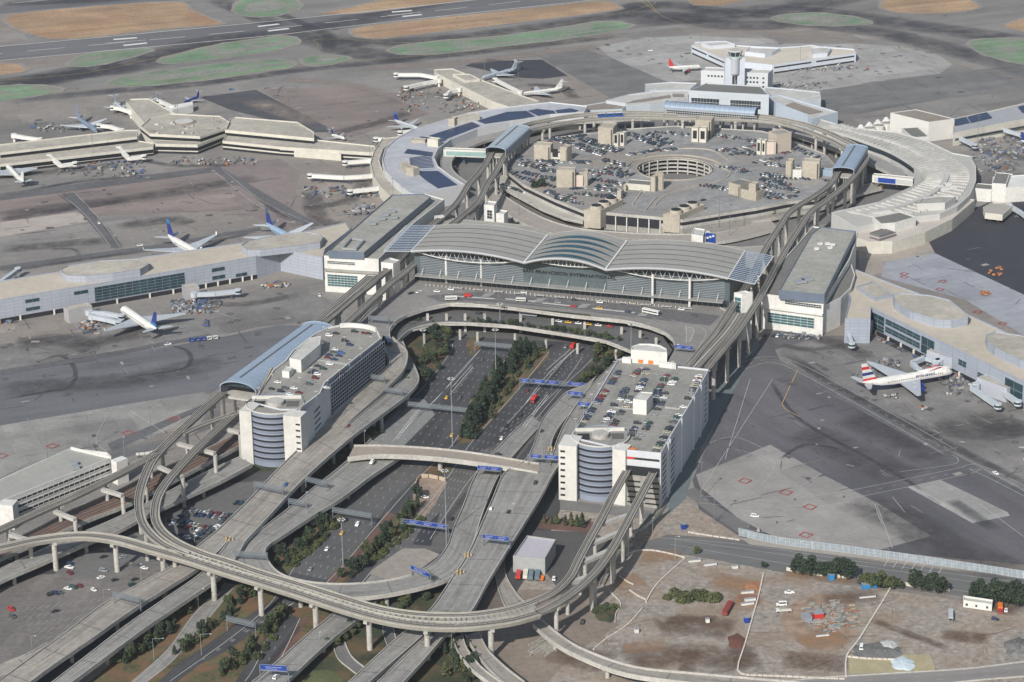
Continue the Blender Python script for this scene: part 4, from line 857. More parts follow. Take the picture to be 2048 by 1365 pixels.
# bowstring trusses and columns
for (f0,f1,sg,dp) in ((.015,.352,2.0,1),(.632,.99,2.0,1),(.42,.585,-.2,0)):
    tr=MB(); n=26; prev=None
    o_=ou*4
    for k in range(n+1):
        f=f0+(f1-f0)*k/n; t=k/n; top=wp(f)+o_+Vector((0,0,roofz(f)-1.3)); bot=wp(f)+o_+Vector((0,0,(EZ-1.2)-(4.2 if dp else 1.0)*4*t*(1-t)-.0))
        if prev: tr.beam(prev[0],top,.35); tr.beam(prev[1],bot,.5); tr.beam(prev[1],top,.22) if k%2 else tr.beam(prev[0],bot,.22)
        if k%4==0 and not dp: tr.beam(top,bot,.3)
        prev=(top,bot)
    tr.build('truss',white,T)
for x,y in ((893,566),(963,572),(1305,607),(1379,614)):
    c=W(x,y,15); co_=MB(); co_.tube((c.x,c.y,15),(c.x,c.y,EZ-3),.9,.9,10); co_.tube((c.x,c.y,0),(c.x,c.y,15),.9,n=10); co_.build('column',white,T)
# open louvre wings at both roof ends
def wing(a,b,c,d,n,lab):   # a front-inner b front-outer c back-outer d back-inner (world)
    fm=MB()
    for i in range(n+1):
        t=i/n; fm.beam(a.lerp(d,t),b.lerp(c,t),.95,.3)
    fr_=MB(); fr_.beam(a,d,.8,.6); fr_.beam(b,c,.6,.5); fr_.beam(a,b,.6,.6)
    t_=fm.build('louvre_wing',mat('louvre_blade',(.25,.31,.40),.6,.05,.1),T); fr_.build('wing_frame',white,t_)
wing(W(822,503,EZ),W(768,503,EZ),W(812,452,EZ),W(871,451,EZ),15,'')
wing(W(1456,557,EZ),W(1509,569,EZ),W(1547,513,EZ),W(1490,502,EZ),17,'')
# letters on the facade
def text(s,A,B,z,size,m,root,name='lettering',ext=.1,out=.3,fit=True):
    cu=bpy.data.curves.new(name,'FONT'); cu.body=s; cu.extrude=ext; cu.align_x='LEFT'; cu.size=size; cu.resolution_u=2
    to=bpy.data.objects.new('tmp',cu); C.objects.link(to); bpy.context.view_layer.update()
    me=bpy.data.meshes.new_from_object(to.evaluated_get(bpy.context.evaluated_depsgraph_get())); bpy.data.objects.remove(to)
    me.materials.clear(); me.materials.append(m)
    A=Vector(A);B=Vector(B); d=(B-A);L=d.length; d.normalize()
    w0=max(v.co.x for v in me.vertices)-min(v.co.x for v in me.vertices); k=L/w0 if fit else 1
    x0=min(v.co.x for v in me.vertices); up=Vector((0,0,1)) if abs(d.z)<.5 else None; nrm=Vector((d.y,-d.x,0)).normalized()
    up=nrm.cross(d)*-1
    if up.z<0: up=-up
    for v in me.vertices:
        p=v.co.copy(); v.co=d*((p.x-x0)*k)+up*p.y+nrm*(p.z)
    o=bpy.data.objects.new(name,me); C.objects.link(o); o.parent=root; pos=A+nrm*out; pos.z=z if z is not None else pos.z
    o.location=pos-WL[root.name]; WL[o.name]=pos; return o
fa_=lambda x,y,z:(lambda q:wl[0]+axis*((q-wl[0]).dot(axis)))(Vector((W(x,y,z).x,W(x,y,z).y,0)))
ztxt=28.6
text('SAN FRANCISCO INTERNATIONAL',fa_(1043,546,ztxt),fa_(1232,560,ztxt),ztxt,3.2,mat('dark_letters',(.015,.017,.02),.6,0),T,out=.6,ext=.25)
# rear concourse roof of the hall
rr=MB(); a0=W(880,441,22);a1=W(1540,497,22)
block(T,[(868,452),(905,438),(1060,452),(1100,468),(1330,482),(1480,495),(1540,492),(1545,505),(1490,512),(1250,492),(1096,480)],23,0,conc_d,roofg,.5,'rear_wall','rear_roof')
boxes(T,'rooftop_unit',[(879,440),(1400,470),(1410,472)],23.5,(7,4),3,white)
# ------------------------------------------------------------ left white block
t=bld('office_block','white and grey flat roofed block at the left end of the arched hall','office building',[([(648,514),(757,521),(828,448),(889,401),(850,390),(783,393)],26.5,0,white,roofg),([(657,504),(728,508),(862,396),(846,390),(784,392),(700,465)],31,26.5,mat('clerestory_band',(.12,.15,.2),.4,.1,.1),roofg)])
A,B=wpx((649,514),26.5),wpx((757,521),26.5)
glaz(t,lerp2(A,B,.05),lerp2(A,B,.56),21.5,23.8,16,2,glass,white); glaz(t,lerp2(A,B,.04),lerp2(A,B,.6),4.5,13.5,9,5,glasst,white)
mb=MB(); aa=Vector((*A,17)); bb=Vector((*B,17)); od=Vector((bb-aa)).normalized(); on=Vector((od.y,-od.x,0)); mb.beam(aa+on*.8,bb+on*.8,1.8,1.6); mb.build('ledge',roofg,t)
boxes(t,'rooftop_unit',[(764,440),(770,432),(784,425),(788,438),(745,450)],31.5,(5,3),2,metal)
for dx in (0,): 
    m=MB(); q=[W(x,y,31.4) for x,y in ((685,500),(712,502),(728,484),(702,480))]
    for i in range(4): m.beam(q[i]+Vector((0,0,1)),q[(i+1)%4]+Vector((0,0,1)),.8,1.6)
    m.build('roof_screen',metal,t)
# ------------------------------------------------------------ right white block
t=bld('office_block','white and grey flat roofed block with curved wing, right of the arched hall','office building',[([(1523,590),(1647,606),(1700,520),(1713,480),(1712,466),(1626,455),(1560,530)],24.5,0,white,roofd),([(1558,583),(1649,592),(1712,465),(1640,456),(1622,470)],30,24.5,mat('clerestory_band',(.12,.15,.2)),roofg),([(1649,613),(1682,598),(1702,578),(1710,552),(1703,532),(1697,524),(1670,570)],20,0,white,roofd)])
A,B=wpx((1524,590),24.5),wpx((1647,606),24.5)
glaz(t,lerp2(A,B,.38),lerp2(A,B,.97),20,22.6,14,2,glass,white); glaz(t,lerp2(A,B,.10),lerp2(A,B,.86),5,12.5,7,4,glasst,white)
mb=MB(); aa=Vector((*A,16)); bb=Vector((*B,16)); od=(bb-aa).normalized(); on=Vector((od.y,-od.x,0)); mb.beam(aa+on*.8,bb+on*.8,1.8,1.2); mb.build('ledge',white,t)
boxes(t,'rooftop_unit',[(1640,490),(1633,500),(1655,490),(1660,498),(1665,492)],30.5,(3,2.5),1.6,white); boxes(t,'rooftop_unit',[(1600,565),(1612,560)],30.5,(8,6),1.4,metal)
# stair towers in front of hall ends
t=bld('stair_tower','white stair tower between the monorail tracks at the left end of the arched hall','stair tower',[([(762,527),(786,530),(800,523),(780,518)],30,0,white,roofw)])
A,B=wpx((762,527),30),wpx((786,530),30); glaz(t,lerp2(A,B,.15),lerp2(A,B,.6),24.5,27,2,1,glass,white)
t=bld('stair_tower','tall white stair tower with stacked glass at the right end of the arched hall','stair tower',[([(1468,588),(1484,591),(1505,588),(1490,584)],33,0,white,roofw)])
A,B=wpx((1468,588),33),wpx((1484,591),33); glaz(t,lerp2(A,B,.1),lerp2(A,B,.9),17,31,1,5,glasst,white)
t=bld('stair_tower','white square stair tower behind the left end of the arched roof','stair tower',[([(968,412),(988,414),(994,406),(975,404)],24,0,white,roofw)]); A,B=wpx((968,412),24),wpx((988,414),24); glaz(t,lerp2(A,B,.3),lerp2(A,B,.8),14,21,2,3,glass,white)
bld('plant_box','low white rooftop box with vents behind the left end of the arched roof','rooftop building',[([(985,428),(1008,431),(1016,424),(995,421)],17,0,white,roofw)])
t=bld('sign_kiosk','white box with vents beside a blue billboard behind the arched roof','rooftop building',[([(1383,471),(1406,475),(1410,461),(1388,458)],27,0,white,roofw)])
a=W(1412,480,22);b=W(1431,483,22); mb=MB(); mb.beam(a+Vector((0,0,2)),b+Vector((0,0,2)),.6,7); tag(mb.build('billboard',blue),'blue billboard with white patches beside the white vent box behind the arched roof','billboard')
mb=MB(); 
for k in range(3): p=a.lerp(b,.2+.3*k)+Vector((0,-.5,1.2+k)); mb.box((p.x,p.y,p.z),2.2,.15,1.5)
mb.build('white_patch',paint_w,bpy.data.objects['billboard'])
# ------------------------------------------------------------ garages
GZ=33.5
def garage(label,front,roof,cyl,stripL,stripR,extra):
    pass
# right garage
RG=[(1144,872),(1191,796),(1235,722),(1262,716),(1330,722),(1334,733),(1418,742),(1378,815),(1346,868),(1322,910),(1250,903),(1226,897),(1160,882)]
q=W(1200,893,GZ); t=thing('parking_garage',(q.x,q.y,0),'tall pale parking garage with a crowded roof, two guideways entering its front','parking garage')
wq,rq=block(t,RG,GZ,0,gw,mat('garage_roof_deck',(.25,.243,.222),.9,.12,.03,sc2=.3,speck=.12,tiles=((17,6,FWD,.9,1),)),1.1)
RGR=t
lf=W(1117,891,GZ+1);l2=W(1153,894,GZ+1); 
endw=mat('garage_end_wall',(.53,.52,.49),.7,.08,.05,sc2=.3)
def slab(root,a,b,thk,z0,z1,m,name): 
    d=Vector((b.x-a.x,b.y-a.y,0)).normalized(); nb=Vector((-d.y,d.x,0))*thk; mb=MB(); mb.prism([(a.x,a.y),(b.x,b.y),(b.x+nb.x,b.y+nb.y),(a.x+nb.x,a.y+nb.y)],z0,z1,0); return mb.build(name,m,root)
slab(t,lf,l2,16,0,GZ+1.2,endw,'end_wall'); l3=W(1225,899,GZ+1);l4=W(1251,903,GZ+1); slab(t,l3,l4,10,0,GZ+1.2,endw,'end_wall')
def cyl_tower(root,xl,xr,yc,z,slits,dx=0):
    a=W(xl,yc,z);b=W(xr,yc+3,z); c=(a+b)/2; r=(b-a).length/2; c.z=0
    mb=MB(); mb.tube((c.x,c.y,0),(c.x,c.y,z),r,n=48,caps=False); o=mb.build('stair_cylinder',slat,root,smooth=True)
    rim=MB()
    for k in range(24,48):
        t0,t1=k*6.28318/48,(k+1)*6.28318/48
        rim.beam(Vector((c.x+math.cos(t0)*r,c.y+math.sin(t0)*r,z+.5)),Vector((c.x+math.cos(t1)*r,c.y+math.sin(t1)*r,z+.2)),.45,.7)
    rim.build('rim',endw,o)
    fl=MB(); fl.tube((c.x,c.y,z-.9),(c.x,c.y,z-.75),r-.3,n=40); fl.build('top_floor',[MAT['garage_roof_deck']],o); fl=MB(); fl.tube((c.x,c.y+1,z-1),(c.x,c.y+1,z+1.6),r*.30,n=24); fl.build('drum',conc,o)
    dk=MB(); dk.box((c.x-r*.58,c.y+1,z-.74),r*.42,r*.55,.1,0); dk.build('roof_opening',black,o); dk=MB(); dk.box((c.x+r*.60,c.y+1,z-.74),r*.42,r*.5,.1,0); dk.build('roof_opening',mat('shadowed_slab',(.10,.095,.085),.9,.1,.1),o); dk=MB(); dk.box((c.x,c.y+r*.55,z-.74),r*1.7,1.0,2.0,0); dk.build('upstand_wall',endw,o)
    for i in range(slits):
        zz_=z-3.4-i*3.75; mb=MB(); rr_=r+.06
        A0=-math.pi/2-.92;A1=-math.pi/2+.92
        for k in range(20):
            t0=A0+(A1-A0)*k/20;t1=A0+(A1-A0)*(k+1)/20; p=lambda t_,h:(c.x+math.cos(t_)*rr_,c.y+math.sin(t_)*rr_,zz_+h)
            mb.face([p(t0,0),p(t1,0),p(t1,1.25),p(t0,1.25)])
        mb.build('slit_opening',black,o)
        mb=MB()
        for k in range(20):
            t0=A0+(A1-A0)*k/20;t1=A0+(A1-A0)*(k+1)/20; p=lambda t_,h:(c.x+math.cos(t_)*(rr_+.25),c.y+math.sin(t_)*(rr_+.25),zz_+h)
            mb.face([p(t0,-1.2),p(t1,-1.2),p(t1,0),p(t0,0)])
        mb.build('spandrel',mat('slat_panel',(.17,.195,.25),.6,.05,.1),o)
    return o
cyl_tower(t,1143,1259,871,GZ+1,8)
A,B=(lf.x,lf.y),(l2.x,l2.y)
for i in range(8): glaz(t,lerp2(A,B,.10),lerp2(A,B,.36),GZ-3.2-3.95*i,GZ-1.9-3.95*i,1,1,black,None,name='opening')
# right flank slits
def flank(root,A,B,segs,n,z1,dz,nm='slit_opening'):
    for f0,f1,slope in segs:
        for i in range(n):
            a,b=lerp2(A,B,f0),lerp2(A,B,f1); zt=z1-dz*i
            mb=MB(); d=Vector((b[0]-a[0],b[1]-a[1],0)).normalized(); o_=Vector((d.y,-d.x,0))*.1
            if zt+slope<0 or zt<1: continue
            mb.face([Vector((a[0],a[1],zt))+o_,Vector((b[0],b[1],zt))+o_,Vector((b[0],b[1],zt+1.1))+o_,Vector((a[0],a[1],zt+1.1))+o_]); mb.build(nm,black,root)
A,B=wpx((1322,910),GZ),wpx((1418,742),GZ)
flank(t,A,B,((.03,.10,0),(.17,.27,0),(.29,.36,0),(.42,.52,0),(.54,.62,0),(.68,.78,0),(.84,.95,0)),8,28.5,3.6)
pb=MB()
for f in (.12,.155,.39,.65,.80): 
    a=lerp2(A,B,f); pb.tube((a[0]+.3,a[1],0),(a[0]+.3,a[1],GZ+1),1.0,n=8)
pb.build('buttress',gw,t)
# front recess above guideways: slots and dark portal
A,B=wpx((1252,904),GZ),wpx((1322,911),GZ)
glaz(t,lerp2(A,B,.02),lerp2(A,B,.95),29.4,30.6,1,1,black,None,name='opening'); glaz(t,lerp2(A,B,.02),lerp2(A,B,.25),29.4,30.7,1,1,red,None,name='red_panel',out=.16)
glaz(t,lerp2(A,B,.02),lerp2(A,B,.96),19.5,25.2,1,1,black,None,name='portal',out=.14)
glaz(t,lerp2(A,B,.02),lerp2(A,B,.96),0,19.4,1,1,conc_d,None,name='lower_wall',out=.10)
for i in range(5): glaz(t,lerp2(A,B,.05),lerp2(A,B,.42),15-3.3*i,16-3.3*i,1,1,black,None,name='opening',out=.2); glaz(t,lerp2(A,B,.55),lerp2(A,B,.95),15-3.3*i,16-3.3*i,1,1,black,None,name='opening',out=.2)
# roof house, stair core with arched roof at the back
block(t,[(1266,800),(1293,803),(1306,787),(1281,785)],GZ+9,GZ,white,roofw,.5,'lift_house','lift_house_roof')
bk1=[W(1261,694,GZ+10),W(1290,690,GZ+10),W(1320,693,GZ+10),W(1336,701,GZ+10),W(1336,706,GZ+10),W(1260,700,GZ+10)]
block(t,[(1262,702),(1300,705),(1334,708),(1333,700),(1320,693),(1300,690),(1278,690),(1264,695)],GZ+8,0,white,roofw,.8,'core_wall','core_roof')
block(t,[(1244,717),(1262,719),(1262,716),(1246,714)],GZ+3,GZ,white,white,.2,'canopy','canopy_roof'); block(t,[(1318,726),(1352,730),(1352,727),(1320,723)],GZ+3,GZ,white,white,.2,'canopy','canopy_roof')
a=wpx((1262,702),GZ+8);b=wpx((1334,708),GZ+8); glaz(t,lerp2(a,b,.2),lerp2(a,b,.34),GZ+.3,GZ+2.6,1,1,orange,None,name='orange_door'); glaz(t,lerp2(a,b,.48),lerp2(a,b,.62),GZ+.3,GZ+2.6,1,1,orange,None,name='orange_door')
rk=MB(); 
for f in [i/14 for i in range(15)]:
    p=W(1226+f*180,772+f*16,GZ+.06)
for k in range(22): a=W(1229+k*1.5 if 0 else 1200+k*3.2,815+k*.27,GZ+.06)
cw=MB()
for k in range(20): x=1228+k*3.6; y=817+k*.32; cw.beam(W(x,y,GZ+.06),W(x+2.5,y-3,GZ+.06),.55,.04)
for k in range(11): x=1330+k*2.7; y=817+k*.3; cw.beam(W(x,y,GZ+.06),W(x+2,y-3,GZ+.06),.5,.04)
cw.build('crosswalk_stripes',paint_w,t)
# left garage
LG=[(505,808),(547,742),(570,725),(585,705),(630,670),(655,658),(680,653),(705,652),(735,656),(755,664),(762,680),(650,768),(640,790),(611,812),(600,822),(560,822)]
q=W(545,828,GZ); t=thing('parking_garage',(q.x,q.y,0),'tall pale parking garage with a rounded roof end, beside the long blue vaulted station','parking garage')
block(t,LG,GZ,0,gw,mat('garage_roof_deck',(.27,.262,.24)),1.1,rimm=white); LGR=t
lf=W(478,822,GZ+1);l2=W(502,825,GZ+1); slab(t,lf,l2,14,0,GZ+1.2,endw,'end_wall'); l3=W(566,832,GZ+1);l4=W(601,836,GZ+1); slab(t,l3,l4,10,0,GZ+1.2,endw,'end_wall')
cyl_tower(t,493,608,806,GZ+1,8)
A,B=(l3.x,l3.y),(l4.x,l4.y)
for i in range(7): glaz(t,lerp2(A,B,.70),lerp2(A,B,.95),GZ-4.2-3.95*i,GZ-3.1-3.95*i,1,1,black,None,name='opening')
A,B=wpx((601,836),GZ),wpx((655,776),GZ)
a0=W(603,836,GZ);b0=W(660,770,GZ)
mb=MB(); mb.face([(a0.x,a0.y,0),(b0.x,b0.y,0),(b0.x,b0.y,GZ+1.1),(a0.x,a0.y,GZ+1.1)]); mb.build('flank_wall',gw,t)
flank(t,(a0.x,a0.y),(b0.x,b0.y),((.42,.63,0),),6,27,3.8)
# lattice screen on the right flank
a1=W(661,768,GZ);b1=W(768,682,GZ); mb=MB(); mb.face([(a1.x,a1.y,0),(b1.x,b1.y,0),(b1.x,b1.y,GZ),(a1.x,a1.y,GZ)]); sc=mb.build('screen_wall',black,t)
d=(b1-a1); L_=d.length; d.normalize(); d.z=0; o_=Vector((d.y,-d.x,0))*.15; la=MB()
for i in range(27): p=Vector((a1.x,a1.y,0))+d*L_*i/26+o_; la.beam(p,p+Vector((0,0,GZ)),1.0,.2)
for j in range(14): z=Vector((0,0,2+j*2.4)); la.beam(Vector((a1.x,a1.y,0))+o_+z,Vector((b1.x,b1.y,0))+o_+z,.2,.75)
la.build('lattice',mat('lattice_metal',(.30,.33,.39),.6,.05,.1),sc)
block(t,[(579,718),(602,722),(640,690),(642,673),(618,678),(602,690)],GZ+8,GZ,white,roofw,.4,'lift_house','lift_house_roof'); block(t,[(564,743),(578,745),(586,736),(572,734)],GZ+4,GZ,white,roofw,.3,'lift_house','lift_house_roof')
sc_=MB(); sc_.beam(W(545,736,GZ+.9),W(519,785,GZ+.9),.4,1.8); sc_.build('yellow_screen',mat('tan_screen',(.55,.38,.18),.7,.05),t)
cw=MB()
for k in range(22): x=630+k*3.2; y=722+k*.45; cw.beam(W(x,y,GZ+.06),W(x+2.3,y-3.3,GZ+.06),.45,.04)
cw.build('crosswalk_stripes',paint_w,t)
wp_=MB()
P=[W(x,y,GZ+2) for x,y in smooth_poly([(655,658),(680,652),(705,651),(737,655),(757,664),(764,680)],3)[3:-6]]
for a_,b_ in zip(P,P[1:]): wp_.beam(a_,b_,1.2,3)
wp_.build('upturned_edge',white,t)
# cloth canopies on the left garage roof
sl_=MB(); a=W(560,792,GZ+2);b=W(605,800,GZ+2);c=W(570,778,GZ+2.5);d=W(630,803,GZ+1.5)
# ------------------------------------------------------------ blue vaulted station
def vault(name,label,A,B,wd,z0,h,n=14,zb=None,mroof_=steelb,length_seg=22,cat='station'):
    A=Vector((A.x,A.y,0));B=Vector((B.x,B.y,0)); d=(B-A); L=d.length; d.normalize(); nn=Vector((-d.y,d.x,0)); t=thing(name,(A.x,A.y,0),label,cat); mb=MB(); rb=MB()
    def p(u,k,e=0):
        th=math.pi*(.0+k/n); x=-math.cos(th)*(wd/2+e); z=z0+math.sin(th)*(h+e)
        return A+d*u+nn*x+Vector((0,0,z))
    for k in range(n): mb.face([p(0,k),p(L,k),p(L,k+1),p(0,k+1)][::-1])
    mb.build('roof',mroof_,t)
    for i in range(length_seg+1):
        for k in range(n): rb.beam(p(L*i/length_seg,k,.08),p(L*i/length_seg,k+1,.08),.22,.14)
    rb.build('roof_rib',mat('seam_blue',(.15,.20,.27),.5,.05),t)
    rd=MB(); k=n*0.55; rd.beam(p(L*.06,k,.12),p(L*.95,k,.12),1.2,.3); rd.build('ridge_slot',seam,t)
    e=MB()
    for u in (0,L):
        for k in range(n): e.beam(p(u,k,.1),p(u,k+1,.1),.9,.7)
    e.build('roof_edge',steelb,t)
    
    for u in (L*.03,L*.97): ew=MB(); ew.face([p(u,k) for k in range(n+1)]); ew.build('end_glazing',glass,t)
    sw=MB(); 
    for sd_ in (-1,1): sw.beam(A+nn*wd/2*sd_+Vector((0,0,z0-3)),B+nn*wd/2*sd_+Vector((0,0,z0-3)),.5,6)
    sw.build('side_wall',mat('station_wall',(.25,.28,.33),.6,.06,.1),t)
    fl=MB(); fl.beam(A+Vector((0,0,z0-6.5)),B+Vector((0,0,z0-6.5)),wd,1.2); fl.build('platform',conc,t)
    for i in range(9):
        q=A+d*L*i/8
        m_=MB()
        for sd_ in (-1,1): qq=q+nn*wd*.42*sd_; m_.tube((qq.x,qq.y,0),(qq.x,qq.y,z0-7),.9,n=8)
        m_.build('column',conc,t)
    return t
A_=(W(437,775,25)+W(515,787,25))/2; B_=(W(606,656,25)+W(672,664,25))/2
vs1=vault('monorail_station','long blue vaulted monorail station beside the left garage',A_,B_,(W(437,775,25)-W(508,786,25)).length,25.5,5,mroof_=steelb)
A_=(W(978,305,22)+W(1004,318,22))/2; B_=(W(1028,262,22)+W(1054,272,22))/2
vault('monorail_station','pale blue station roof over the ring track at the left of the central garage',A_,B_,17,27,2.2,zb=22,mroof_=mat('pale_station_roof',(.33,.38,.43),.5,.05,.1),length_seg=9)
A_=(W(1672,352,22)+W(1700,352,22))/2; B_=(W(1700,305,22)+W(1728,308,22))/2
vault('monorail_station','blue station roof over the ring track at the right of the central garage',A_,B_,17,27,2.0,length_seg=7)
A_=W(1332,222,22); B_=W(1512,235,22)
vault('monorail_station','long low blue station in front of the control tower building',A_,B_,14,27,3.2,length_seg=18)
st=MB(); a=W(1340,234,24);b=W(1500,245,24)
# white mullion strip of that station
tt=bpy.data.objects['monorail_station.003']; A2=A_+Vector((0,-8.2,0));B2=B_+Vector((0,-8.2,0))
glaz(tt,(A2.x,A2.y),(B2.x,B2.y),22,25.5,40,2,glass,white,out=.1)
# ------------------------------------------------------------ low white garage lower left
t=bld('low_garage','low white open sided parking building at the left edge, three dark storeys','parking garage',[([(-60,1022),(0,1006),(222,918),(146,897),(0,962),(-60,985)],14,0,white,mat('low_garage_roof',(.30,.30,.275),.9,.06,.03))])
A,B=wpx((0,1006),14),wpx((222,918),14)
for z in (10.2,6.4,2.6): glaz(t,lerp2(A,B,.04),lerp2(A,B,.985),z,z+1.9,20,1,black,white,name='opening',fw=.5)
slab(t,W(222,920,15),W(233,925,15),8,0,15,white,'end_pier'); slab(t,W(-4,1010,15),W(25,1012,15),8,0,15,white,'end_pier')
m=MB(); q=[W(x,y,15) for x,y in ((142,897),(222,916),(214,908),(165,902))]
for i in range(3): m.beam(q[i],q[i+1],.5,1.8)
m.build('roof_screen',white,t); boxes(t,'rooftop_unit',[(152,938),(148,930)],14.5,(4,3),2,metal)
# shed in the yard
t=bld('grey_shed','pale grey metal shed with a flat lilac roof in the dark yard','shed',[([(1026,1115),(1090,1120),(1112,1082),(1054,1074)],9,0,mat('shed_wall',(.30,.31,.31),.7,.06,.2,lines=(1.57,.6)),mat('shed_roof',(.40,.38,.42),.8,.05,.05))])
# site trailer
t=bld('site_trailer','long white site office trailer at the right edge of the dirt lot','site office',[([(1927,1204),(1984,1212),(1986,1203),(1926,1194)],3.6,.4,white,mat('trailer_roof',(.42,.42,.38),.8,.1,.3))])
A,B=wpx((1927,1204),3.6),wpx((1984,1212),3.6)
for f,wd_ in ((.08,.08),(.42,.07),(.80,.07)): glaz(t,lerp2(A,B,f),lerp2(A,B,f+wd_),1.6,2.9,1,1,glass,None)
# ------------------------------------------------------------ boxes given by their visible front foot
def house(root,ax,ay,bx,by,h,dep_,m,mr=None,z0=0,name='wall',rname='roof',ang=0,par=.5):
    a=W(ax,ay,z0);b=W(bx,by,z0); d=(b-a).normalized(); nn=rot2(Vector((-d.y,d.x,0)),ang)*dep_
    P=[(a.x,a.y),(b.x,b.y),(b.x+nn.x,b.y+nn.y),(a.x+nn.x,a.y+nn.y)]
    block(root,P,z0+h,z0,m,mr or m,par,name,rname,px=False); return (a.x,a.y),(b.x,b.y)
def hthing(name,label,cat,*hs):
    q=W(hs[0][0],hs[0][1],hs[0][8] if len(hs[0])>8 else 0); t=thing(name,(q.x,q.y,0),label,cat); fr_=[]
    for h in hs: fr_.append(house(t,*h[:6],h[6],h[7],z0=h[8] if len(h)>8 else 0,ang=h[9] if len(h)>9 else 0))
    return t,fr_
# ------------------------------------------------------------ central parking garage
CZ=13
cg_out=[(1017,348),(1048,372),(1111,402),(1168,425),(1209,427),(1320,437),(1365,442),(1445,429),(1515,418),(1575,406),(1636,399),(1668,377),(1677,340),(1650,310),(1585,286),(1554,272),(1523,264),(1421,258),(1350,254),(1253,260),(1195,267),(1123,275),(1060,290),(1030,312),(1015,332)]
hc=W(1350,339,CZ); HR=30.
t=thing('central_garage',(hc.x,hc.y,0),'wide flat parking structure inside the terminal ring, pierced by a round ramp well','parking garage'); CG=t
O=ccw([(p.x,p.y) for p in pw(cg_out,CZ)])
mb=MB(); n=96
def ray_out(th):
    dx,dy=math.cos(th),math.sin(th); best=None
    for i in range(len(O)):
        x1,y1=O[i];x2,y2=O[(i+1)%len(O)]; ex,ey=x2-x1,y2-y1; den=dx*ey-dy*ex
        if abs(den)<1e-9: continue
        tt_=((x1-hc.x)*ey-(y1-hc.y)*ex)/den; s_=((x1-hc.x)*dy-(y1-hc.y)*dx)/den
        if tt_>0 and -1e-6<=s_<=1+1e-6 and (best is None or tt_<best): best=tt_
    return (hc.x+dx*best,hc.y+dy*best)
rim=[(hc.x+math.cos(i*2*math.pi/n)*HR,hc.y+math.sin(i*2*math.pi/n)*HR) for i in range(n)]; ro_=[ray_out(i*2*math.pi/n) for i in range(n)]
for i in range(n):
    j=(i+1)%n; mb.face([(rim[i][0],rim[i][1],CZ),(ro_[i][0],ro_[i][1],CZ),(ro_[j][0],ro_[j][1],CZ),(rim[j][0],rim[j][1],CZ)])
mb.build('roof_deck',mat('central_roof_deck',(.25,.248,.245),.9,.16,.02,sc2=.2,tint=(.26,.235,.205,.012),speck=.15,tiles=((34,17,.5,.86,1),(12,5,.5,.93,1))),t)
for z0,z1,m_,nm in ((CZ-1.4,CZ+1,conc,'roof_edge_band'),(CZ-4,CZ-1.4,black,'open_storey'),(CZ-6.5,CZ-4,conc,'parapet_band'),(0,CZ-6.5,conc_d,'lower_wall')):
    mb=MB(); mb.sides(O,z0,z1); mb.build(nm,m_,t)
for k,zt in enumerate((12.9,9.6,6.3,3.0)):
    mb=MB()
    for i in range(48):
        t0,t1=i*math.pi/24,(i+1)*math.pi/24; p=lambda th,z,r:(hc.x+math.cos(th)*r,hc.y+math.sin(th)*r,z)
        mb.face([p(t0,zt-1.2,HR),p(t1,zt-1.2,HR),p(t1,zt+.1,HR),p(t0,zt+.1,HR)]); mb.face([p(t0,zt+.1,HR),p(t1,zt+.1,HR),p(t1,zt+.1,HR+.8),p(t0,zt+.1,HR+.8)]); mb.face([p(t0,zt-1.2,HR),p(t1,zt-1.2,HR),p(t1,zt-1.2,HR+6),p(t0,zt-1.2,HR+6)])
    mb.build('ramp_band',conc,t)
mb=MB()
for i in range(48):
    t0,t1=i*math.pi/24,(i+1)*math.pi/24; p=lambda th,z,r:(hc.x+math.cos(th)*r,hc.y+math.sin(th)*r,z); mb.face([p(t0,0,HR+6),p(t1,0,HR+6),p(t1,CZ-.1,HR+6),p(t0,CZ-.1,HR+6)])
mb.build('well_wall',black,t)
mb=MB()
for i in range(22): th=i*math.pi/11; mb.beam((hc.x+math.cos(th)*(HR-.1),hc.y+math.sin(th)*(HR-.1),0),(hc.x+math.cos(th)*(HR-.1),hc.y+math.sin(th)*(HR-.1),CZ),1,1)
mb.build('post',conc,t)
for r_ in (HR+1,HR+9,HR+10): 
    kr=MB()
    for i in range(60):
        t0,t1=i*math.pi/30,(i+1)*math.pi/30
        if r_>HR+2 and not(.2<t0<2.9): continue
        kr.beam((hc.x+math.cos(t0)*r_,hc.y+math.sin(t0)*r_,CZ+.4),(hc.x+math.cos(t1)*r_,hc.y+math.sin(t1)*r_,CZ+.4),.5,.8)
    kr.build('ramp_kerb',conc_b,t)
mk=MB()
for pts in ([(1265,330),(1250,345),(1255,365),(1290,385)],[(1430,330),(1460,345),(1440,362),(1380,375),(1330,392),(1310,410)],[(1283,318),(1300,308),(1350,298),(1420,300),(1455,320)],[(1265,410),(1285,380)],[(1290,422),(1312,395)]):
    P=spline([W(x,y,CZ+.3) for x,y in pts],5)
    for a,b in zip(P,P[1:]): mk.beam(a,b,.8,.8)
mk.build('ramp_wall',conc_b,t)
# paler worn parking bays and painted rows on the roof
mk=MB()
for (x0,y0,x1,y1,n_) in ((1130,286,1206,314,20),(1160,279,1240,308,20),(1250,268,1328,297,20),(1075,325,1180,330,20),(1060,355,1180,385,22),(1500,345,1580,375,16),(1515,345,1570,360,14),(1290,268,1340,284,12),(1220,425,1300,430,12)):
    for i in range(n_+1): a=W(x0+(x1-x0)*i/n_,y0+(y1-y0)*i/n_,CZ+.05); mk.beam(a-Vector((1.5,4.5,0)),a+Vector((1.5,4.5,0)),.2,.03)
mk.build('bay_lines',paint_wd,t)
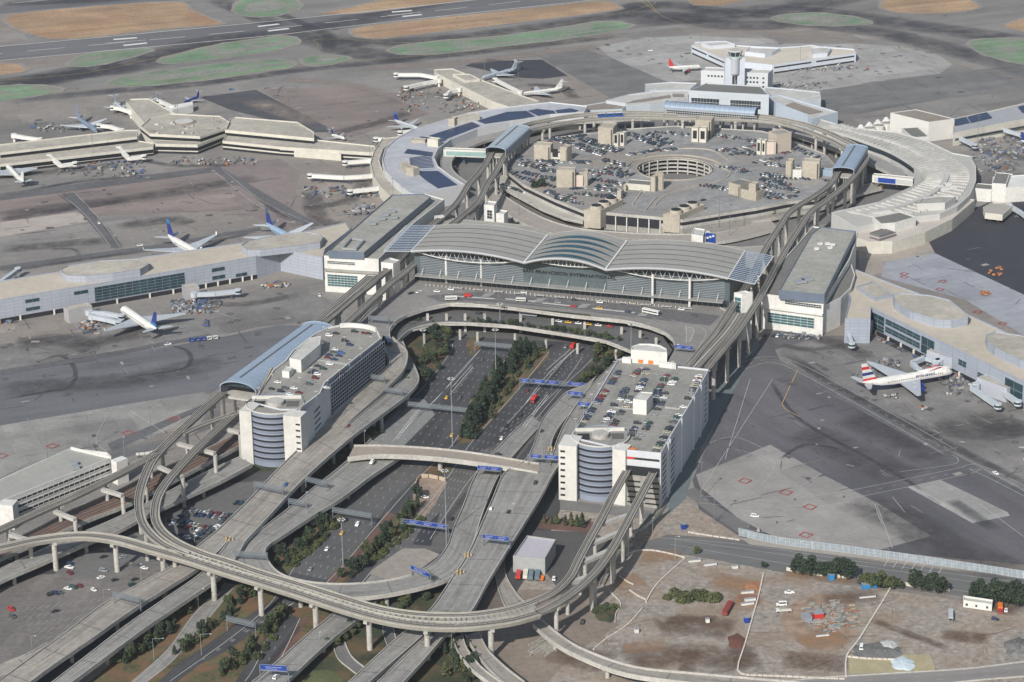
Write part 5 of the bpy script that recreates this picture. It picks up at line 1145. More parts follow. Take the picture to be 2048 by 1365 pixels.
# entry portal
a,b=wpx((1209,427),CZ),wpx((1320,437),CZ); glaz(t,a,b,4.5,11.2,1,1,black,None,name='entry_portal',out=.3)
pm=MB()
for i in range(6): q=lerp2(a,b,i/5); pm.beam((q[0],q[1]-1,0),(q[0],q[1]-1,11.5),.8,.8)
pm.build('portal_column',white,t)
# lower ring deck with its own parapet on the left front, roads at the front
dk=deck('ring_deck',[(1014,352),(1046,376),(1109,406),(1166,429),(1166,446),(1128,438),(1083,420),(1029,391),(998,373),(1000,350)],6.5,1.2,mat('ring_deck_concrete',(.36,.345,.31),.9,.08,.05))
parapet(dk,'parapet',[(998,373),(1029,391),(1083,420),(1128,438),(1166,446)],6.5,1.0)
ribbon('ring_road_deck',[(985,375,968,392,3),(1020,400,1000,420,3),(1075,432,1055,452,3),(1130,452,1110,470,3),(1190,462,1180,478,3),(1330,470,1325,488,3),(1440,465,1450,484,3),(1540,440,1560,458,3)],mat('ring_road_tan',(.30,.27,.24),.9,.1,.03),1.5,.8,(.5,),0)
ribbon('ring_road_deck',[(1500,432,1505,446,4),(1580,415,1590,430,4),(1650,398,1665,412,4),(1700,378,1720,390,4),(1745,368,1765,378,4)],conc_d,1.5,.8,(),30)
# terminal kerb road around the inside of the ring
ribbon('ring_road_deck',[(1300,234,1300,243,8),(1160,234,1160,245,8),(1100,240,1100,252,8),(1025,255,1032,268,8),(962,270,970,284,8),(912,290,926,303,8),(884,314,905,322,8),(884,340,908,344,8),(915,366,940,370,8)],mat('kerb_road',(.25,.245,.235),.9,.1,.03),1.5,.9,(.5,),30)
ribbon('ring_road_deck',[(1560,248,1545,258,8),(1640,270,1620,282,8),(1700,292,1680,305,8),(1760,316,1740,330,8),(1805,340,1785,352,8),(1812,362,1788,366,8)],mat('kerb_road',(.25,.245,.235)),1.5,.9,(.5,),30)
# beige stair houses on the roof
hs=[('beige stair house with a blank face, nearest the left ring station',[(1068,320,1101,322,12.5,10,conc_b,conc_b,CZ),(1101,321,1120,322,6,10,cream,conc_d,CZ),(1120,323,1134,325,12,9,conc_b,conc_b,CZ)]),
 ('tall beige stair house at the far edge of the central roof, below the ring track',[(1196,290,1226,292,15,16,conc_b,conc_b,CZ),(1227,293,1236,294,10,6,cream,conc_b,CZ),(1240,292,1248,293,11,6,cream,conc_b,CZ)]),
 ('wide beige stair house in the left middle of the central roof among parked cars',[(1113,375,1150,376,14,9,conc_b,conc_b,CZ),(1151,374,1166,374,9,8,mat('pinkish_wall',(.55,.47,.40),.8,.05,.1),conc_d,CZ),(1167,373,1176,373,12,8,conc_b,conc_b,CZ)]),
 ('beige stair house with dark louvres in front of the blue station',[(1383,284,1396,285,12,6,cream,conc_b,CZ),(1398,285,1412,286,12,6,cream,conc_b,CZ),(1390,275,1422,277,15,14,conc_b,conc_b,CZ)]),
 ('beige stair house on the right half of the central roof with louvred slots',[(1513,309,1521,310,12,5,cream,conc_b,CZ),(1523,310,1530,311,12,5,cream,conc_b,CZ),(1532,309,1551,309,10,6,mat('pinkish_wall',(.55,.47,.40)),conc_d,CZ),(1552,306,1582,301,15,12,mat('taupe_wall',(.42,.37,.31),.8,.05,.1),conc_d,CZ)]),
 ('beige stair house with red doors by the right ring station',[(1571,357,1584,358,14,8,conc_b,conc_b,CZ),(1585,358,1603,358,7,8,white,conc_d,CZ),(1604,357,1638,359,14,9,conc_b,conc_b,CZ),(1640,352,1664,354,5,5,steelb,steelb,CZ)]),
 ('low beige stair house angled at the front right of the central roof',[(1457,388,1480,394,9,14,conc_b,roofd,CZ),(1481,396,1512,403,7,10,conc_b,roofd,CZ),(1511,402,1517,398,13,6,conc_b,conc_b,CZ)]),
 ('slim beige ventilation tower standing before the spiral ramp well',[(1301,391,1311,392,15,5,conc_b,conc_b,CZ-3),(1312,381,1327,380,13,6,conc_b,conc_b,CZ)]),
 ('flat dark canopy on beige walls in front of the spiral ramp well',[(1252,384,1300,388,6.5,12,cream,roofd,CZ-2),(1247,388,1252,388,7,3,conc_b,conc_b,CZ-2)]),
 ('small beige block at the head of the front ramp',[(1234,400,1242,401,7,4,conc_b,conc_b,CZ)])]
for lab,L in hs:
    t_,f_=hthing('stair_house',lab,'stair house',*L); t_['group']='stair houses on the central garage roof'
    for k,((a,b),h) in enumerate(zip(f_,L)):
        d=Vector((b[0]-a[0],b[1]-a[1])).length
        if h[6] is cream and d<8: glaz(t_,lerp2(a,b,.2),lerp2(a,b,.8),CZ+3,CZ+10,1,1,black,None,name='louvre_panel')
        elif h[6] is conc_b and h[4]>8: glaz(t_,lerp2(a,b,.86),lerp2(a,b,.95),CZ+.2,CZ+h[4]-1,1,1,mat('dark_slot',(.08,.07,.06),.9,0),None,name='slot')
for k,(ax,ay,bx,by) in enumerate(((1168,456,1201,458),(1326,464,1359,467))):
    lab=['beige cooling plant with three round fans, left of the garage entry','beige cooling plant with three round fans, right of the garage entry'][k]
    t_,f_=hthing('cooling_plant',lab,'plant building',(ax,ay,bx,by,14,34,conc_b,conc_b,3,-.35))
    a=W(ax,ay,3);b=W(bx,by,3); d=(b-a).normalized(); nn=rot2(Vector((-d.y,d.x,0)),-.35); c=(a+b)/2
    for i in range(3):
        q=c+nn*(6+11*i); m_=MB(); m_.tube((q.x,q.y,17),(q.x,q.y,20),5.2,4.4,20); fo=m_.build('fan_stack',conc_b,t_); m_=MB(); m_.tube((q.x,q.y,20.02),(q.x,q.y,20.1),4.0,4.0,20); m_.build('fan',black,fo)
# ------------------------------------------------------------ left ring terminal
t=bld('ring_terminal','curved terminal left of the central garage with pale blue roof and dark solar panels','terminal building',
 [([(1175,214),(1100,206),(997,218),(934,228),(891,241),(827,260),(789,281),(770,300),(764,322),(770,343),(791,366),(819,388),(836,392),(929,371),(902,354),(876,334),(868,317),(876,300),(902,281),(955,260),(1019,245),(1100,231),(1168,226)],14,0,mat('pale_terminal_wall',(.50,.51,.52),.7,.05,.1),roofbl),
  ([(800,275),(764,279),(747,305),(740,328),(747,356),(762,377),(781,396),(815,390),(785,370),(765,343),(758,322),(766,300)],9,0,cream,roofb)])
for pts in ([(857,272),(944,244),(961,252),(891,279)],[(953,242),(1014,224),(1053,222),(1072,234),(1019,241),(970,248)],[(1055,222),(1074,218),(1108,222),(1112,228),(1078,233)],[(1110,221),(1140,217),(1158,221),(1150,225),(1116,228)],[(815,298),(866,305),(864,313),(808,307)],[(830,343),(876,342),(915,370),(876,377),(853,362)],[(840,273),(895,280),(880,285),(842,280)]):
    mb=MB(); mb.face([p for p in ccw(pw(pts,14.25))]); mb.build('solar_array',solar,t)
for i in range(9):
    f=i/9; a=W(819+2*f,317+22*f,14.5); b=W(861+8*f,311+26*f,14.5); mb=MB(); mb.beam(a,b,1.5,.2)
    mb.build('solar_row',solar,t)
mb=MB(); mb.top([(p.x,p.y) for p in pw([(819,317),(861,311),(869,339),(832,341)],14)],14.2); mb.build('solar_bed',mat('pale_solar_bed',(.33,.36,.42),.8,.05,.1),t)
for h in ((897,252,909,253,6,8,conc_b,conc_b,14),(912,250,960,240,4.5,7,cream,conc_b,14),(801,338,812,348,5,6,conc_b,conc_b,14),(812,350,827,354,6,7,conc_b,conc_b,14),(855,293,876,295,6,6,cream,cream,14),(823,286,850,287,2,7,conc_b,roofb,14)): house(t,*h[:6],h[6],h[7],z0=h[8],name='roof_house',rname='roof_house_top')
# ring window band: inner side
inn=[(929,373),(902,356),(878,336),(870,318),(878,301),(904,283),(957,262),(1021,247),(1100,233),(1168,228)]
P=[W(x,y,11) for x,y in inn][::-1]
def skybridge(lab,a,b,z0,h,dep_,m,glz):
    t_=thing('skybridge',(W(*a,z0).x,W(*a,z0).y,0),lab,'footbridge'); f_=house(t_,*a,*b,h,dep_,white,mat('tan_bridge_roof',(.42,.40,.34),.9,.06,.1),z0=z0); glaz(t_,lerp2(*f_,.06),lerp2(*f_,.97),z0+.9,z0+h-1.0,16,1,glz,None); return t_,f_
skybridge('enclosed footbridge with teal zigzag glass from the left curved terminal to the garage',(887,313),(976,316),8,5.5,6,white,mat('pale_teal_glass',(.25,.38,.36),.3,.1,.3))
t_,f_=skybridge('enclosed footbridge carrying a blue banner from the right curved terminal',(1744,365),(1825,373),8,5.5,6,white,mat('pale_lattice',(.42,.45,.42),.4,.1,.3))
glaz(t_,lerp2(*f_,.15),lerp2(*f_,.58),8.6,12.6,1,1,blue,None,name='banner',out=.3)
# ------------------------------------------------------------ tower terminal at the far side
wpan=mat('tower_terminal_wall',(.44,.48,.52),.6,.05,.1)
t=bld('tower_terminal','pale terminal with a dark trapezoid roof behind the long low blue station','terminal building',
 [([(1414,168),(1520,174),(1538,192),(1378,183)],22,0,wpan,roofd),
  ([(1212,203),(1256,191),(1310,184),(1375,182),(1377,200),(1300,212),(1262,216),(1250,209)],11,0,wpan,roofw),
  ([(1290,170),(1340,166),(1395,168),(1380,181),(1300,183)],9,0,wpan,roofw),
  ([(1538,196),(1552,207),(1616,233),(1624,240),(1676,226),(1587,200),(1560,192)],13,0,mat('blue_white_wall',(.42,.48,.56),.6,.05,.1),roofw),
  ([(1530,176),(1560,178),(1640,186),(1642,200),(1600,205),(1545,195)],11,0,wpan,roofw),
  ([(1160,214),(1215,205),(1252,212),(1245,220),(1180,223)],9,0,wpan,roofbr)])
A,B=wpx((1378,183),22),wpx((1538,192),22); glaz(t,lerp2(A,B,.03),lerp2(A,B,.38),9,16.5,9,2,glass,white); glaz(t,lerp2(A,B,.52),lerp2(A,B,.90),9,16.5,11,2,glass,white)
for pts in ([(1569,211),(1587,205),(1647,224),(1618,229)],[(1250,207),(1268,201),(1340,190),(1342,195),(1290,203)],[(1344,188),(1368,188),(1368,194),(1346,194)]):
    mb=MB(); z=13.3 if pts[0][0]>1500 else 11.3; mb.face(ccw(pw(pts,z))); mb.build('gravel_patch',roofbr,t)
t=bld('admin_building','pale grey office building with small paired windows at the foot of the control tower','office building',[([(1402,143),(1536,149),(1546,141),(1410,136)],21,0,mat('admin_wall',(.50,.52,.54),.7,.04,.1),roofw)])
A,B=wpx((1402,143),21),wpx((1536,149),21)
for f in (.10,.15,.2,.25,.3,.68,.73,.78,.83,.92):
    for z in (16.2,12.2,8.2):
        if f<.35 and z<16: continue
        glaz(t,lerp2(A,B,f),lerp2(A,B,f+.028),z,z+1.7,1,1,glass,None)
# control tower
q=W(1468,193,0); t=thing('control_tower',(q.x,q.y,0),'white control tower with a flared dark glass cab on twin slabs','control tower')
sl1=MB(); sl1.box((q.x-5.6,q.y,0),6.6,9,37); sl1.build('shaft_slab',whiteb,t); sl1=MB(); sl1.box((q.x+5.6,q.y,0),6.6,9,37); sl1.build('shaft_slab',whiteb,t)
m_=MB(); m_.tube((q.x,q.y-3.5,20),(q.x,q.y-3.5,22.5),1.8,4.2,16); m_.tube((q.x,q.y-3.5,22.5),(q.x,q.y-3.5,37),4.2,n=16); m_.build('core',mat('core_grey',(.38,.40,.44),.6,.05,.1),t); m_=MB(); m_.box((q.x,q.y-3,0),1.2,3,22); m_.build('slot',mat('slot_grey',(.16,.17,.18),.8,0),t)
m_=MB(); m_.tube((q.x,q.y,37),(q.x,q.y,38.2),7.6,7.0,16); m_.build('gallery',mat('tower_gallery',(.30,.36,.34),.6,.05),t)
m_=MB(); m_.tube((q.x,q.y,38.2),(q.x,q.y,42.5),5.2,6.9,8); m_.build('cab_glass',glass,t); m_=MB()
for k in range(8):
    th=k*math.pi/4; m_.beam((q.x+math.cos(th)*5.3,q.y+math.sin(th)*5.3,38.2),(q.x+math.cos(th)*7.0,q.y+math.sin(th)*7.0,42.5),.4)
m_.build('cab_post',whiteb,t); m_=MB(); m_.tube((q.x,q.y,42.5),(q.x,q.y,43.6),7.2,6.2,8); m_.tube((q.x+2,q.y,43.6),(q.x+2,q.y,47),.15,n=5); m_.tube((q.x-3,q.y,43.6),(q.x-3,q.y,45.5),.6,n=6); m_.build('cab_roof',roofw,t)
# ------------------------------------------------------------ far pier with two arms
t=bld('far_pier','far white pier of two long arms on the bright apron behind the control tower','boarding pier',
 [([(1383,92),(1388,86),(1440,84),(1462,92),(1560,97),(1600,94),(1622,92),(1640,95),(1708,100),(1712,108),(1545,132),(1450,122)],8,0,whiteb,mat('sandy_pier_roof',(.50,.46,.39),.9,.06,.02)),
  ([(1500,96),(1560,98),(1545,106),(1530,110),(1490,105)],11,8,whiteb,roofw),([(1622,97),(1650,95),(1662,98),(1655,108),(1625,110)],11,8,whiteb,roofw),([(1400,86),(1450,84),(1470,90),(1420,94)],10.5,8,whiteb,roofw)])
for (a,b) in (((1383,92),(1450,122)),((1545,132),(1712,108))):
    A,B=wpx(a,8),wpx(b,8); glaz(t,lerp2(A,B,.02),lerp2(A,B,.46),5.2,6.6,1,1,black,None); glaz(t,lerp2(A,B,.52),lerp2(A,B,.98),5.2,6.6,1,1,black,None); glaz(t,lerp2(A,B,.02),lerp2(A,B,.98),0,1.6,1,1,black,None)
# ------------------------------------------------------------ top centre pier
t=bld('slim_pier','slim pale pier running up behind the solar panelled terminal','boarding pier',[([(868,141),(905,139),(1050,195),(1078,204),(1022,217),(985,205),(875,150)],8,0,cream,roofb),([(905,150),(940,150),(960,160),(930,163)],9.5,8,cream,roofb)])
A,B=wpx((875,150),8),wpx((1022,217),8); glaz(t,lerp2(A,B,.02),lerp2(A,B,.97),3.2,6.2,1,1,glass,None)
# ------------------------------------------------------------ left concourse
t=bld('hub_concourse','cream concourse with a flat polygonal hub and a round skylight at the far left','boarding pier',
 [([(281,255),(300,238),(340,229),(440,234),(459,246),(454,257),(400,275),(300,270)],12,7.5,cream,roofb),([(276,262),(300,240),(440,238),(462,252),(456,268),(395,292),(312,290)],7.5,0,cream,roofb),
  ([(252,205),(260,200),(298,199),(352,230),(340,236),(290,249)],10,0,cream,roofb),
  ([(-60,300),(0,291),(250,262),(276,262),(274,276),(0,308),(-60,316)],11,0,cream,roofb),([(-60,322),(0,314),(272,283),(308,288),(306,296),(0,331),(-60,340)],7,0,cream,roofb),
  ([(460,240),(470,236),(595,246),(628,266),(628,279),(450,262)],11,0,cream,roofb),([(455,268),(628,281),(750,294),(752,308),(560,296),(445,284)],7,0,cream,roofb),
  ([(590,297),(678,306),(682,311),(588,303)],5,0,cream,roofw),([(330,216),(385,205),(386,212),(345,222)],6,0,white,white)])
for a,b,zt,z0,z1 in (((281,255),(300,270),12,8,10.6),((300,270),(400,275),12,8,10.6),((400,275),(454,257),12,8,10.6),((312,290),(395,292),7.5,3,6),((395,292),(456,268),7.5,3,6),((0,308),(274,276),11,7.3,9.8),((0,331),(306,296),7,2.6,5.6),((290,249),(252,205),10,5.6,8.6),((450,262),(628,279),11,7,9.3),((560,296),(752,308),7,3.2,5),((445,284),(560,296),7,3.4,5.6)):
    A,B=wpx(a,zt),wpx(b,zt)
    glaz(t,A,B,z0,z1,1,1,mat('dark_band_glass',(.012,.014,.018),.4,0,spec=.3),None,out=.2); z0>4.9 or glaz(t,A,B,0,2.0,1,1,black,None,name='open_ground_floor',out=.15)
m_=MB(); c=W(368,245,12); m_.tube((c.x,c.y,12),(c.x,c.y,13),11,9,24); m_.build('skylight_kerb',roofbr,t); m_=MB(); m_.tube((c.x,c.y,13.02),(c.x,c.y,13.3),8,8,24); m_.build('skylight',roofw,t)
for k in range(26):
    x=300+R()*140;y=240+R()*26; c=W(x,y,12.9); 
    if R()<.7: m_=MB(); m_.box((c.x,c.y,12.0),2+R()*2,1.5+R(),1+R()); m_.build('rooftop_unit',random.choice([roofbr,roofw,conc]),t)
# ------------------------------------------------------------ left international pier
pgl=mat('pier_glass',(.022,.05,.062),.2,.3,.12,sc2=.6,spec=.6); pfr=mat('pier_frame',(.20,.23,.26),.6,.05,.2)
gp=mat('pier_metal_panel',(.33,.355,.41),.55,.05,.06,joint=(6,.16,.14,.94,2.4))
t=bld('boarding_pier','long left pier clad in lilac grey metal panels with two lens shaped roof storeys','boarding pier',
 [([(-60,612),(0,602),(370,540),(512,515),(560,500),(645,518),(650,500),(700,462),(690,447),(580,472),(485,488),(295,515),(117,546),(0,564),(-60,574)],16.5,0,gp,mat('pier_gravel_roof',(.42,.375,.31),.9,.08,.02,sc2=.2))])
for pts in ([(120,541),(135,533),(200,523),(275,519),(290,523),(297,531),(280,541),(225,549),(170,554),(135,553),(126,548)],[(482,492),(495,484),(560,470),(615,465),(640,470),(646,477),(640,487),(600,493),(520,502),(495,502)]):
    block(t,pts,21,16.5,gp,roofb,.7,'roof_storey','roof_storey_top')
A,B=wpx((0,602),16.5),wpx((370,540),16.5)
glaz(t,lerp2(A,B,.50),lerp2(A,B,.995),4,14.6,12,5,pgl,pfr,fw=.2)
for f0,f1,z0,z1 in ((.13,.205,11.5,14),(.13,.205,5.5,8),(.39,.465,11.5,14)): glaz(t,lerp2(A,B,f0),lerp2(A,B,f1),z0,z1,2,1,pgl,pfr,fw=.15)
A2,B2=wpx((370,540),16.5),wpx((512,515),16.5)
for f0,f1,z0,z1 in ((.37,.55,11,13.8),(.37,.55,5,7.8),(.70,.86,4,6.5)): glaz(t,lerp2(A2,B2,f0),lerp2(A2,B2,f1),z0,z1,2,1,pgl,pfr,fw=.15)
for a,b in (((-60,612),(0,602)),((0,602),(370,540)),((370,540),(512,515))):
    A3,B3=wpx(a,16.5),wpx(b,16.5); glaz(t,A3,B3,0,3.2,1,1,black,None,name='open_ground_floor',out=.15)
    for f in (.1,.28,.45,.62,.8,.93): q=lerp2(A3,B3,f); m_=MB(); m_.tube((q[0],q[1]-.8,0),(q[0],q[1]-.8,3.4),.8,n=8); m_.build('column',cream,t)
for h in ((139,648,186,638,9.5,9,mat('bay_panel',(.33,.32,.33),.7,.05,.1),roofb),(371,604,400,600,9.5,9,mat('bay_panel',(.33,.32,.33)),roofb)): house(t,*h[:6],h[6],h[7],z0=0,name='bridge_bay',rname='bridge_bay_roof')
# ------------------------------------------------------------ right international pier
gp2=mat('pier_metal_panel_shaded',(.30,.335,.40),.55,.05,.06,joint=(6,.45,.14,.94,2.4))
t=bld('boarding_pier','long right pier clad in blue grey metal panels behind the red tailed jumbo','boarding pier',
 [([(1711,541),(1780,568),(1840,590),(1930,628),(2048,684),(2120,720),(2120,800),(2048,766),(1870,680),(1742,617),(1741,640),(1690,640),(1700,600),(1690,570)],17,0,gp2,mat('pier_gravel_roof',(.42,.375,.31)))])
for pts in ([(1786,591),(1800,588),(1860,592),(1900,602),(1937,632),(1936,638),(1902,643),(1870,641),(1820,625),(1790,606)],[(1971,672),(1990,665),(2040,672),(2100,690),(2100,740),(2040,722),(1990,698),(1975,686)],[(1713,575),(1745,565),(1788,590),(1750,598)]):
    block(t,pts,22 if pts[0][0]!=1713 else 19,17,gp2,roofb,.7,'roof_storey','roof_storey_top')
A,B=wpx((1742,617),17),wpx((1870,680),17); C2,D2=wpx((1870,680),17),wpx((2048,766),17)
for f0,f1,z0,z1,nx in ((.01,.22,8.5,15,2),(.01,.22,3.5,8,2),(.24,.78,11,15,5),(.24,.78,5.5,9.5,5),(.80,.995,4,15.5,2),): glaz(t,lerp2(A,B,f0),lerp2(A,B,f1),z0,z1,nx,2,pgl,pfr,fw=.2)
for f0,f1,z0,z1,nx in ((.28,.37,8,12,2),(.50,.58,6,9.5,2),(.80,.995,4,15,2)): glaz(t,lerp2(C2,D2,f0),lerp2(C2,D2,f1),z0,z1,nx,2,pgl,pfr,fw=.2)
for A3,B3 in ((A,B),(C2,D2)):
    glaz(t,A3,B3,0,3.2,1,1,black,None,name='open_ground_floor',out=.15)
    for f in (.1,.3,.5,.7,.9): q=lerp2(A3,B3,f); m_=MB(); m_.tube((q[0]-.5,q[1]-.8,0),(q[0]-.5,q[1]-.8,3.4),.8,n=8); m_.build('column',cream,t)
for h in ((1852,729,1903,746,9.5,8,mat('bay_panel2',(.36,.38,.43),.7,.05,.1),roofb),(1952,784,2012,806,9.5,8,mat('bay_panel2',(.36,.38,.43)),roofb),(1712,668,1741,672,9,8,mat('bay_panel2',(.36,.38,.43)),roofb)): house(t,*h[:6],h[6],h[7],z0=0,name='bridge_bay',rname='bridge_bay_roof')
# ------------------------------------------------------------ right ring terminal
t=bld('ring_terminal','curved terminal right of the central garage with a striped pale roof','terminal building',
 [([(1628,256),(1640,240),(1700,258),(1790,265),(1851,282),(1905,308),(1940,314),(1952,336),(1952,364),(1940,392),(1915,415),(1880,430),(1830,436),(1790,440),(1713,457),(1663,427),(1757,406),(1818,378),(1846,359),(1842,348),(1818,327),(1781,305),(1741,289),(1687,270)],13,0,mat('grey_white_wall',(.48,.48,.47),.7,.05,.1),mat('terminal_grey_roof',(.38,.375,.35),.9,.06,.03)),
  ([(1713,457),(1790,440),(1880,430),(1940,400),(1950,402),(1905,440),(1851,466),(1785,485),(1738,486),(1712,478)],9,0,cream,mat('pinkish_roof',(.44,.40,.36),.9,.06,.03)),
  ([(1745,436),(1800,425),(1832,436),(1790,448),(1762,450)],16,0,white,roofd),([(1835,410),(1890,408),(1912,395),(1880,393),(1845,398)],18,13,mat('grey_white_wall',(.48,.48,.47)),roofg)])
rb=MB(); ctr=W(1380,345,13)
inn=[(1640,257),(1687,271),(1741,290),(1781,306),(1818,328),(1842,350),(1845,361),(1818,379),(1757,407),(1690,424)]; outt=[(1690,250),(1740,262),(1800,272),(1860,290),(1905,312),(1942,335),(1948,365),(1920,405),(1850,428),(1760,438)]
I=spline([W(x,y,13) for x,y in inn],6);Oo=spline([W(x,y,13) for x,y in outt],6)
for k,(a,b) in enumerate(zip(I,Oo)): rb.beam(a.lerp(b,.06)+Vector((0,0,.7)),a.lerp(b,.9)+Vector((0,0,.7)),1.3,1.2)
rb.build('roof_fin',roofw,t); m_=MB()
for a,b in zip([i.lerp(o,.45) for i,o in zip(I,Oo)][:-1],[i.lerp(o,.45) for i,o in zip(I,Oo)][1:]): m_.beam(a+Vector((0,0,1.2)),b+Vector((0,0,1.2)),4,1.8)
m_.build('spine',roofw,t); m_=MB()
for a,b in zip(I[6:26],I[7:27]): m_.beam(a+Vector((0,-.3,-2.8)),b+Vector((0,-.3,-2.8)),.3,3.6)
m_.build('window_band',glass,t)
for x,y in ((1870,375),(1880,378),(1890,382),(1895,372),(1905,378),(1875,366),(1760,430),(1775,428)): boxes(t,'rooftop_unit',[(x,y)],13,(6,4),2.2,white)
t,_=hthing('white_hall','big windowless white hall with a brown gravel roof beside the striped curved roof','terminal building',(1856,284,1907,277,17,42,mat('hall_white',(.56,.555,.53),.7,.04,.1),roofbr,0,.35),(1825,290,1857,288,6,30,white,roofd,6))
sc=MB(); 
t2=thing('scalloped_roof',(W(1720,262,6).x,W(1720,262,6).y,0),'row of white scalloped tent roofs behind the striped curved roof','canopy roof')
for i in range(5):
    a=W(1722+i*17,262-i*5,6); m_=MB(); m_.tube((a.x,a.y,0),(a.x,a.y,6),5.5,5.5,10); m_.tube((a.x,a.y,6),(a.x,a.y+3,10.5),5.5,1.2,10); m_.build('tent',white,t2)
t,f=hthing('stacked_block','dark striped stack of louvred floors at the front corner of the right curved terminal','terminal building',(1738,500,1758,506,13,14,mat('louvre_stack',(.16,.145,.15),.7,.1,.1),roofd,0),(1758,506,1790,496,12,10,mat('louvre_stack',(.16,.145,.15)),roofd,0))
for z in (2,5,8,11):
    for a,b in f: glaz(t,a,b,z,z+.9,1,1,roofw,None,name='pale_band',out=.2)
t,f=hthing('white_hall','white angular hall with grey roof patches at the right edge beyond the black apron','terminal building',(1948,402,1982,405,10,14,white,roofd,0),(1982,404,2010,406,15,30,white,roofd,0),(2010,406,2100,400,12,30,white,white,0))
t=bld('hex_lounge','low hexagonal building with a pale rounded roof and white vehicles under its edge, right edge','boarding pier',[([(1966,417),(1985,407),(2020,406),(2026,414),(2005,432),(1970,428)],7,3,cream,mat('grey_pad_roof',(.33,.31,.28),.9,.05,.1)),([(1972,420),(1985,411),(2015,411),(2018,416),(2002,428),(1975,426)],3,0,black,black)])
t=bld('solar_pier','cream pier with dark solar panels on its roof at the right edge','boarding pier',[([(1907,268),(1905,240),(1980,224),(2100,196),(2100,232),(2048,240)],11,0,cream,mat('grey_solar_roof',(.30,.31,.33),.8,.05,.1))])
A,B=wpx((1907,268),11),wpx((2100,232),11); glaz(t,lerp2(A,B,.02),lerp2(A,B,.98),4.5,6.4,1,1,glass,None)
for pts in ([(1909,239),(1932,234),(1940,246),(1910,252)],[(1934,234),(1973,224),(1985,236),(1942,246)],[(2035,214),(2100,198),(2100,218),(2045,226)]):
    mb=MB(); mb.face(ccw(pw(pts,11.5))); mb.build('solar_array',solar,t)
# service walls and long fence
P=spline([W(x,y,0) for x,y in ((1478,1072),(1560,1090),(1700,1108),(1860,1130),(2048,1158),(2110,1168))],6); t=thing('blast_fence',(P[0].x,P[0].y,0),'long pale steel blast fence between the apron and the frontage road','fence')
m_=MB(); 
for a,b in zip(P,P[1:]):
    m_.face([a,b,b+Vector((0,3,3.4)),a+Vector((0,3,3.4))])
m_.build('screen',mat('fence_steel',(.20,.235,.26),.6,.06,.3,joint=(2.6,.12,.22,.8)),t); m_=MB()
acc=0
for a,b in zip(P,P[1:]):
    L_=(b-a).length; k=0
    while k<L_: q=a.lerp(b,k/L_); m_.beam(q-Vector((0,.3,0)),q+Vector((0,2.8,3.4)),.22,.2); k+=3.2
m_.build('rib',mat('fence_rib',(.36,.39,.41),.6,.05,.3),t); m_=MB()
for z in (.3,1.8,3.4):
    for a,b in zip(P,P[1:]): m_.beam(a+Vector((0,z*.87-.1,z)),b+Vector((0,z*.87-.1,z)),.15,.15)
m_.build('rail',mat('fence_rib',(.62,.65,.67)),t)
barw=mat('site_barrier_white',(.52,.48,.43),.8,.15,.3)
def kerbwall(label,pts,m=barw,h=.9,wd=.6,cat='barrier',name='road_barrier'):
    P=spline([W(x,y,0) for x,y in pts],3); mb=MB(); acc=0
    
    for a,b in zip(P,P[1:]):
        k=max(1,round((b-a).length/(3.2 if cat=='barrier' else 30)))
        for i in range(k): mb.beam(a.lerp(b,i/k)+Vector((0,0,h/2)),a.lerp(b,(i+.9)/k)+Vector((0,0,h/2)),wd*.8,h)
    return tag(mb.build(name,m),label,cat)
kerbwall('white barrier line along the north edge of the dirt lot',[(1250,1112),(1272,1104),(1300,1102),(1335,1108),(1370,1117)])
kerbwall('long diagonal white barrier line crossing the dirt lot from the road',[(1371,1118),(1340,1145),(1310,1175),(1292,1206)],wd=.8)
kerbwall('white barrier line continuing diagonally down to the low ramp wall',[(1285,1218),(1262,1245),(1240,1262),(1212,1280),(1186,1302)],wd=.8)
kerbwall('short white barrier row in the lot beside the dark hedge',[(1239,1154),(1254,1165),(1267,1171)]); kerbwall('short white barrier row pointing at the diagonal barrier gap',[(1259,1182),(1275,1193),(1292,1201)])
kerbwall('curved white barrier line around the green mound below the guideway',[(1220,1185),(1242,1210),(1232,1228),(1230,1246)],wd=.5)
kerbwall('white barrier line dividing the two halves of the dirt lot',[(1527,1148),(1518,1190),(1504,1240),(1490,1290),(1475,1342),(1500,1352)],wd=.9)
kerbwall('white barrier line along the bottom road at the right half of the lot',[(1500,1352),(1560,1354),(1640,1358),(1690,1360)],wd=.9)
kerbwall('white barrier line dividing the scrap yard from the trailer yard',[(1781,1178),(1762,1210),(1740,1245),(1715,1285),(1693,1315),(1692,1356)],wd=1.0)
kerbwall('white barrier edge round the ochre rectangle',[(1694,1315),(1735,1319),(1790,1321)],wd=.8); kerbwall('dotted white barrier pieces beside the apron service road',[(1376,1066),(1400,1070),(1440,1076),(1480,1082)],wd=.6)
kerbwall('cream wall behind the dark trees north of the lot',[(1573,1142),(1620,1150),(1660,1155),(1700,1158)],cream,2.2,.5,'wall','site_wall'); kerbwall('cream wall between the trees near the trailer',[(1796,1170),(1850,1178),(1900,1184)],cream,2.0,.5,'wall','site_wall')
kerbwall('white low wall behind the left garage pointing along the taxilane',[(272,911),(300,908),(330,900)],white,1.5,.5,'wall','site_wall')
kerbwall('tan retaining wall round the brick yard between the freeway carriageways',[(828,986),(842,956),(893,964)],mat('tan_wall',(.40,.32,.24),.9,.1,.2),2.5,.6,'wall','retaining_wall')
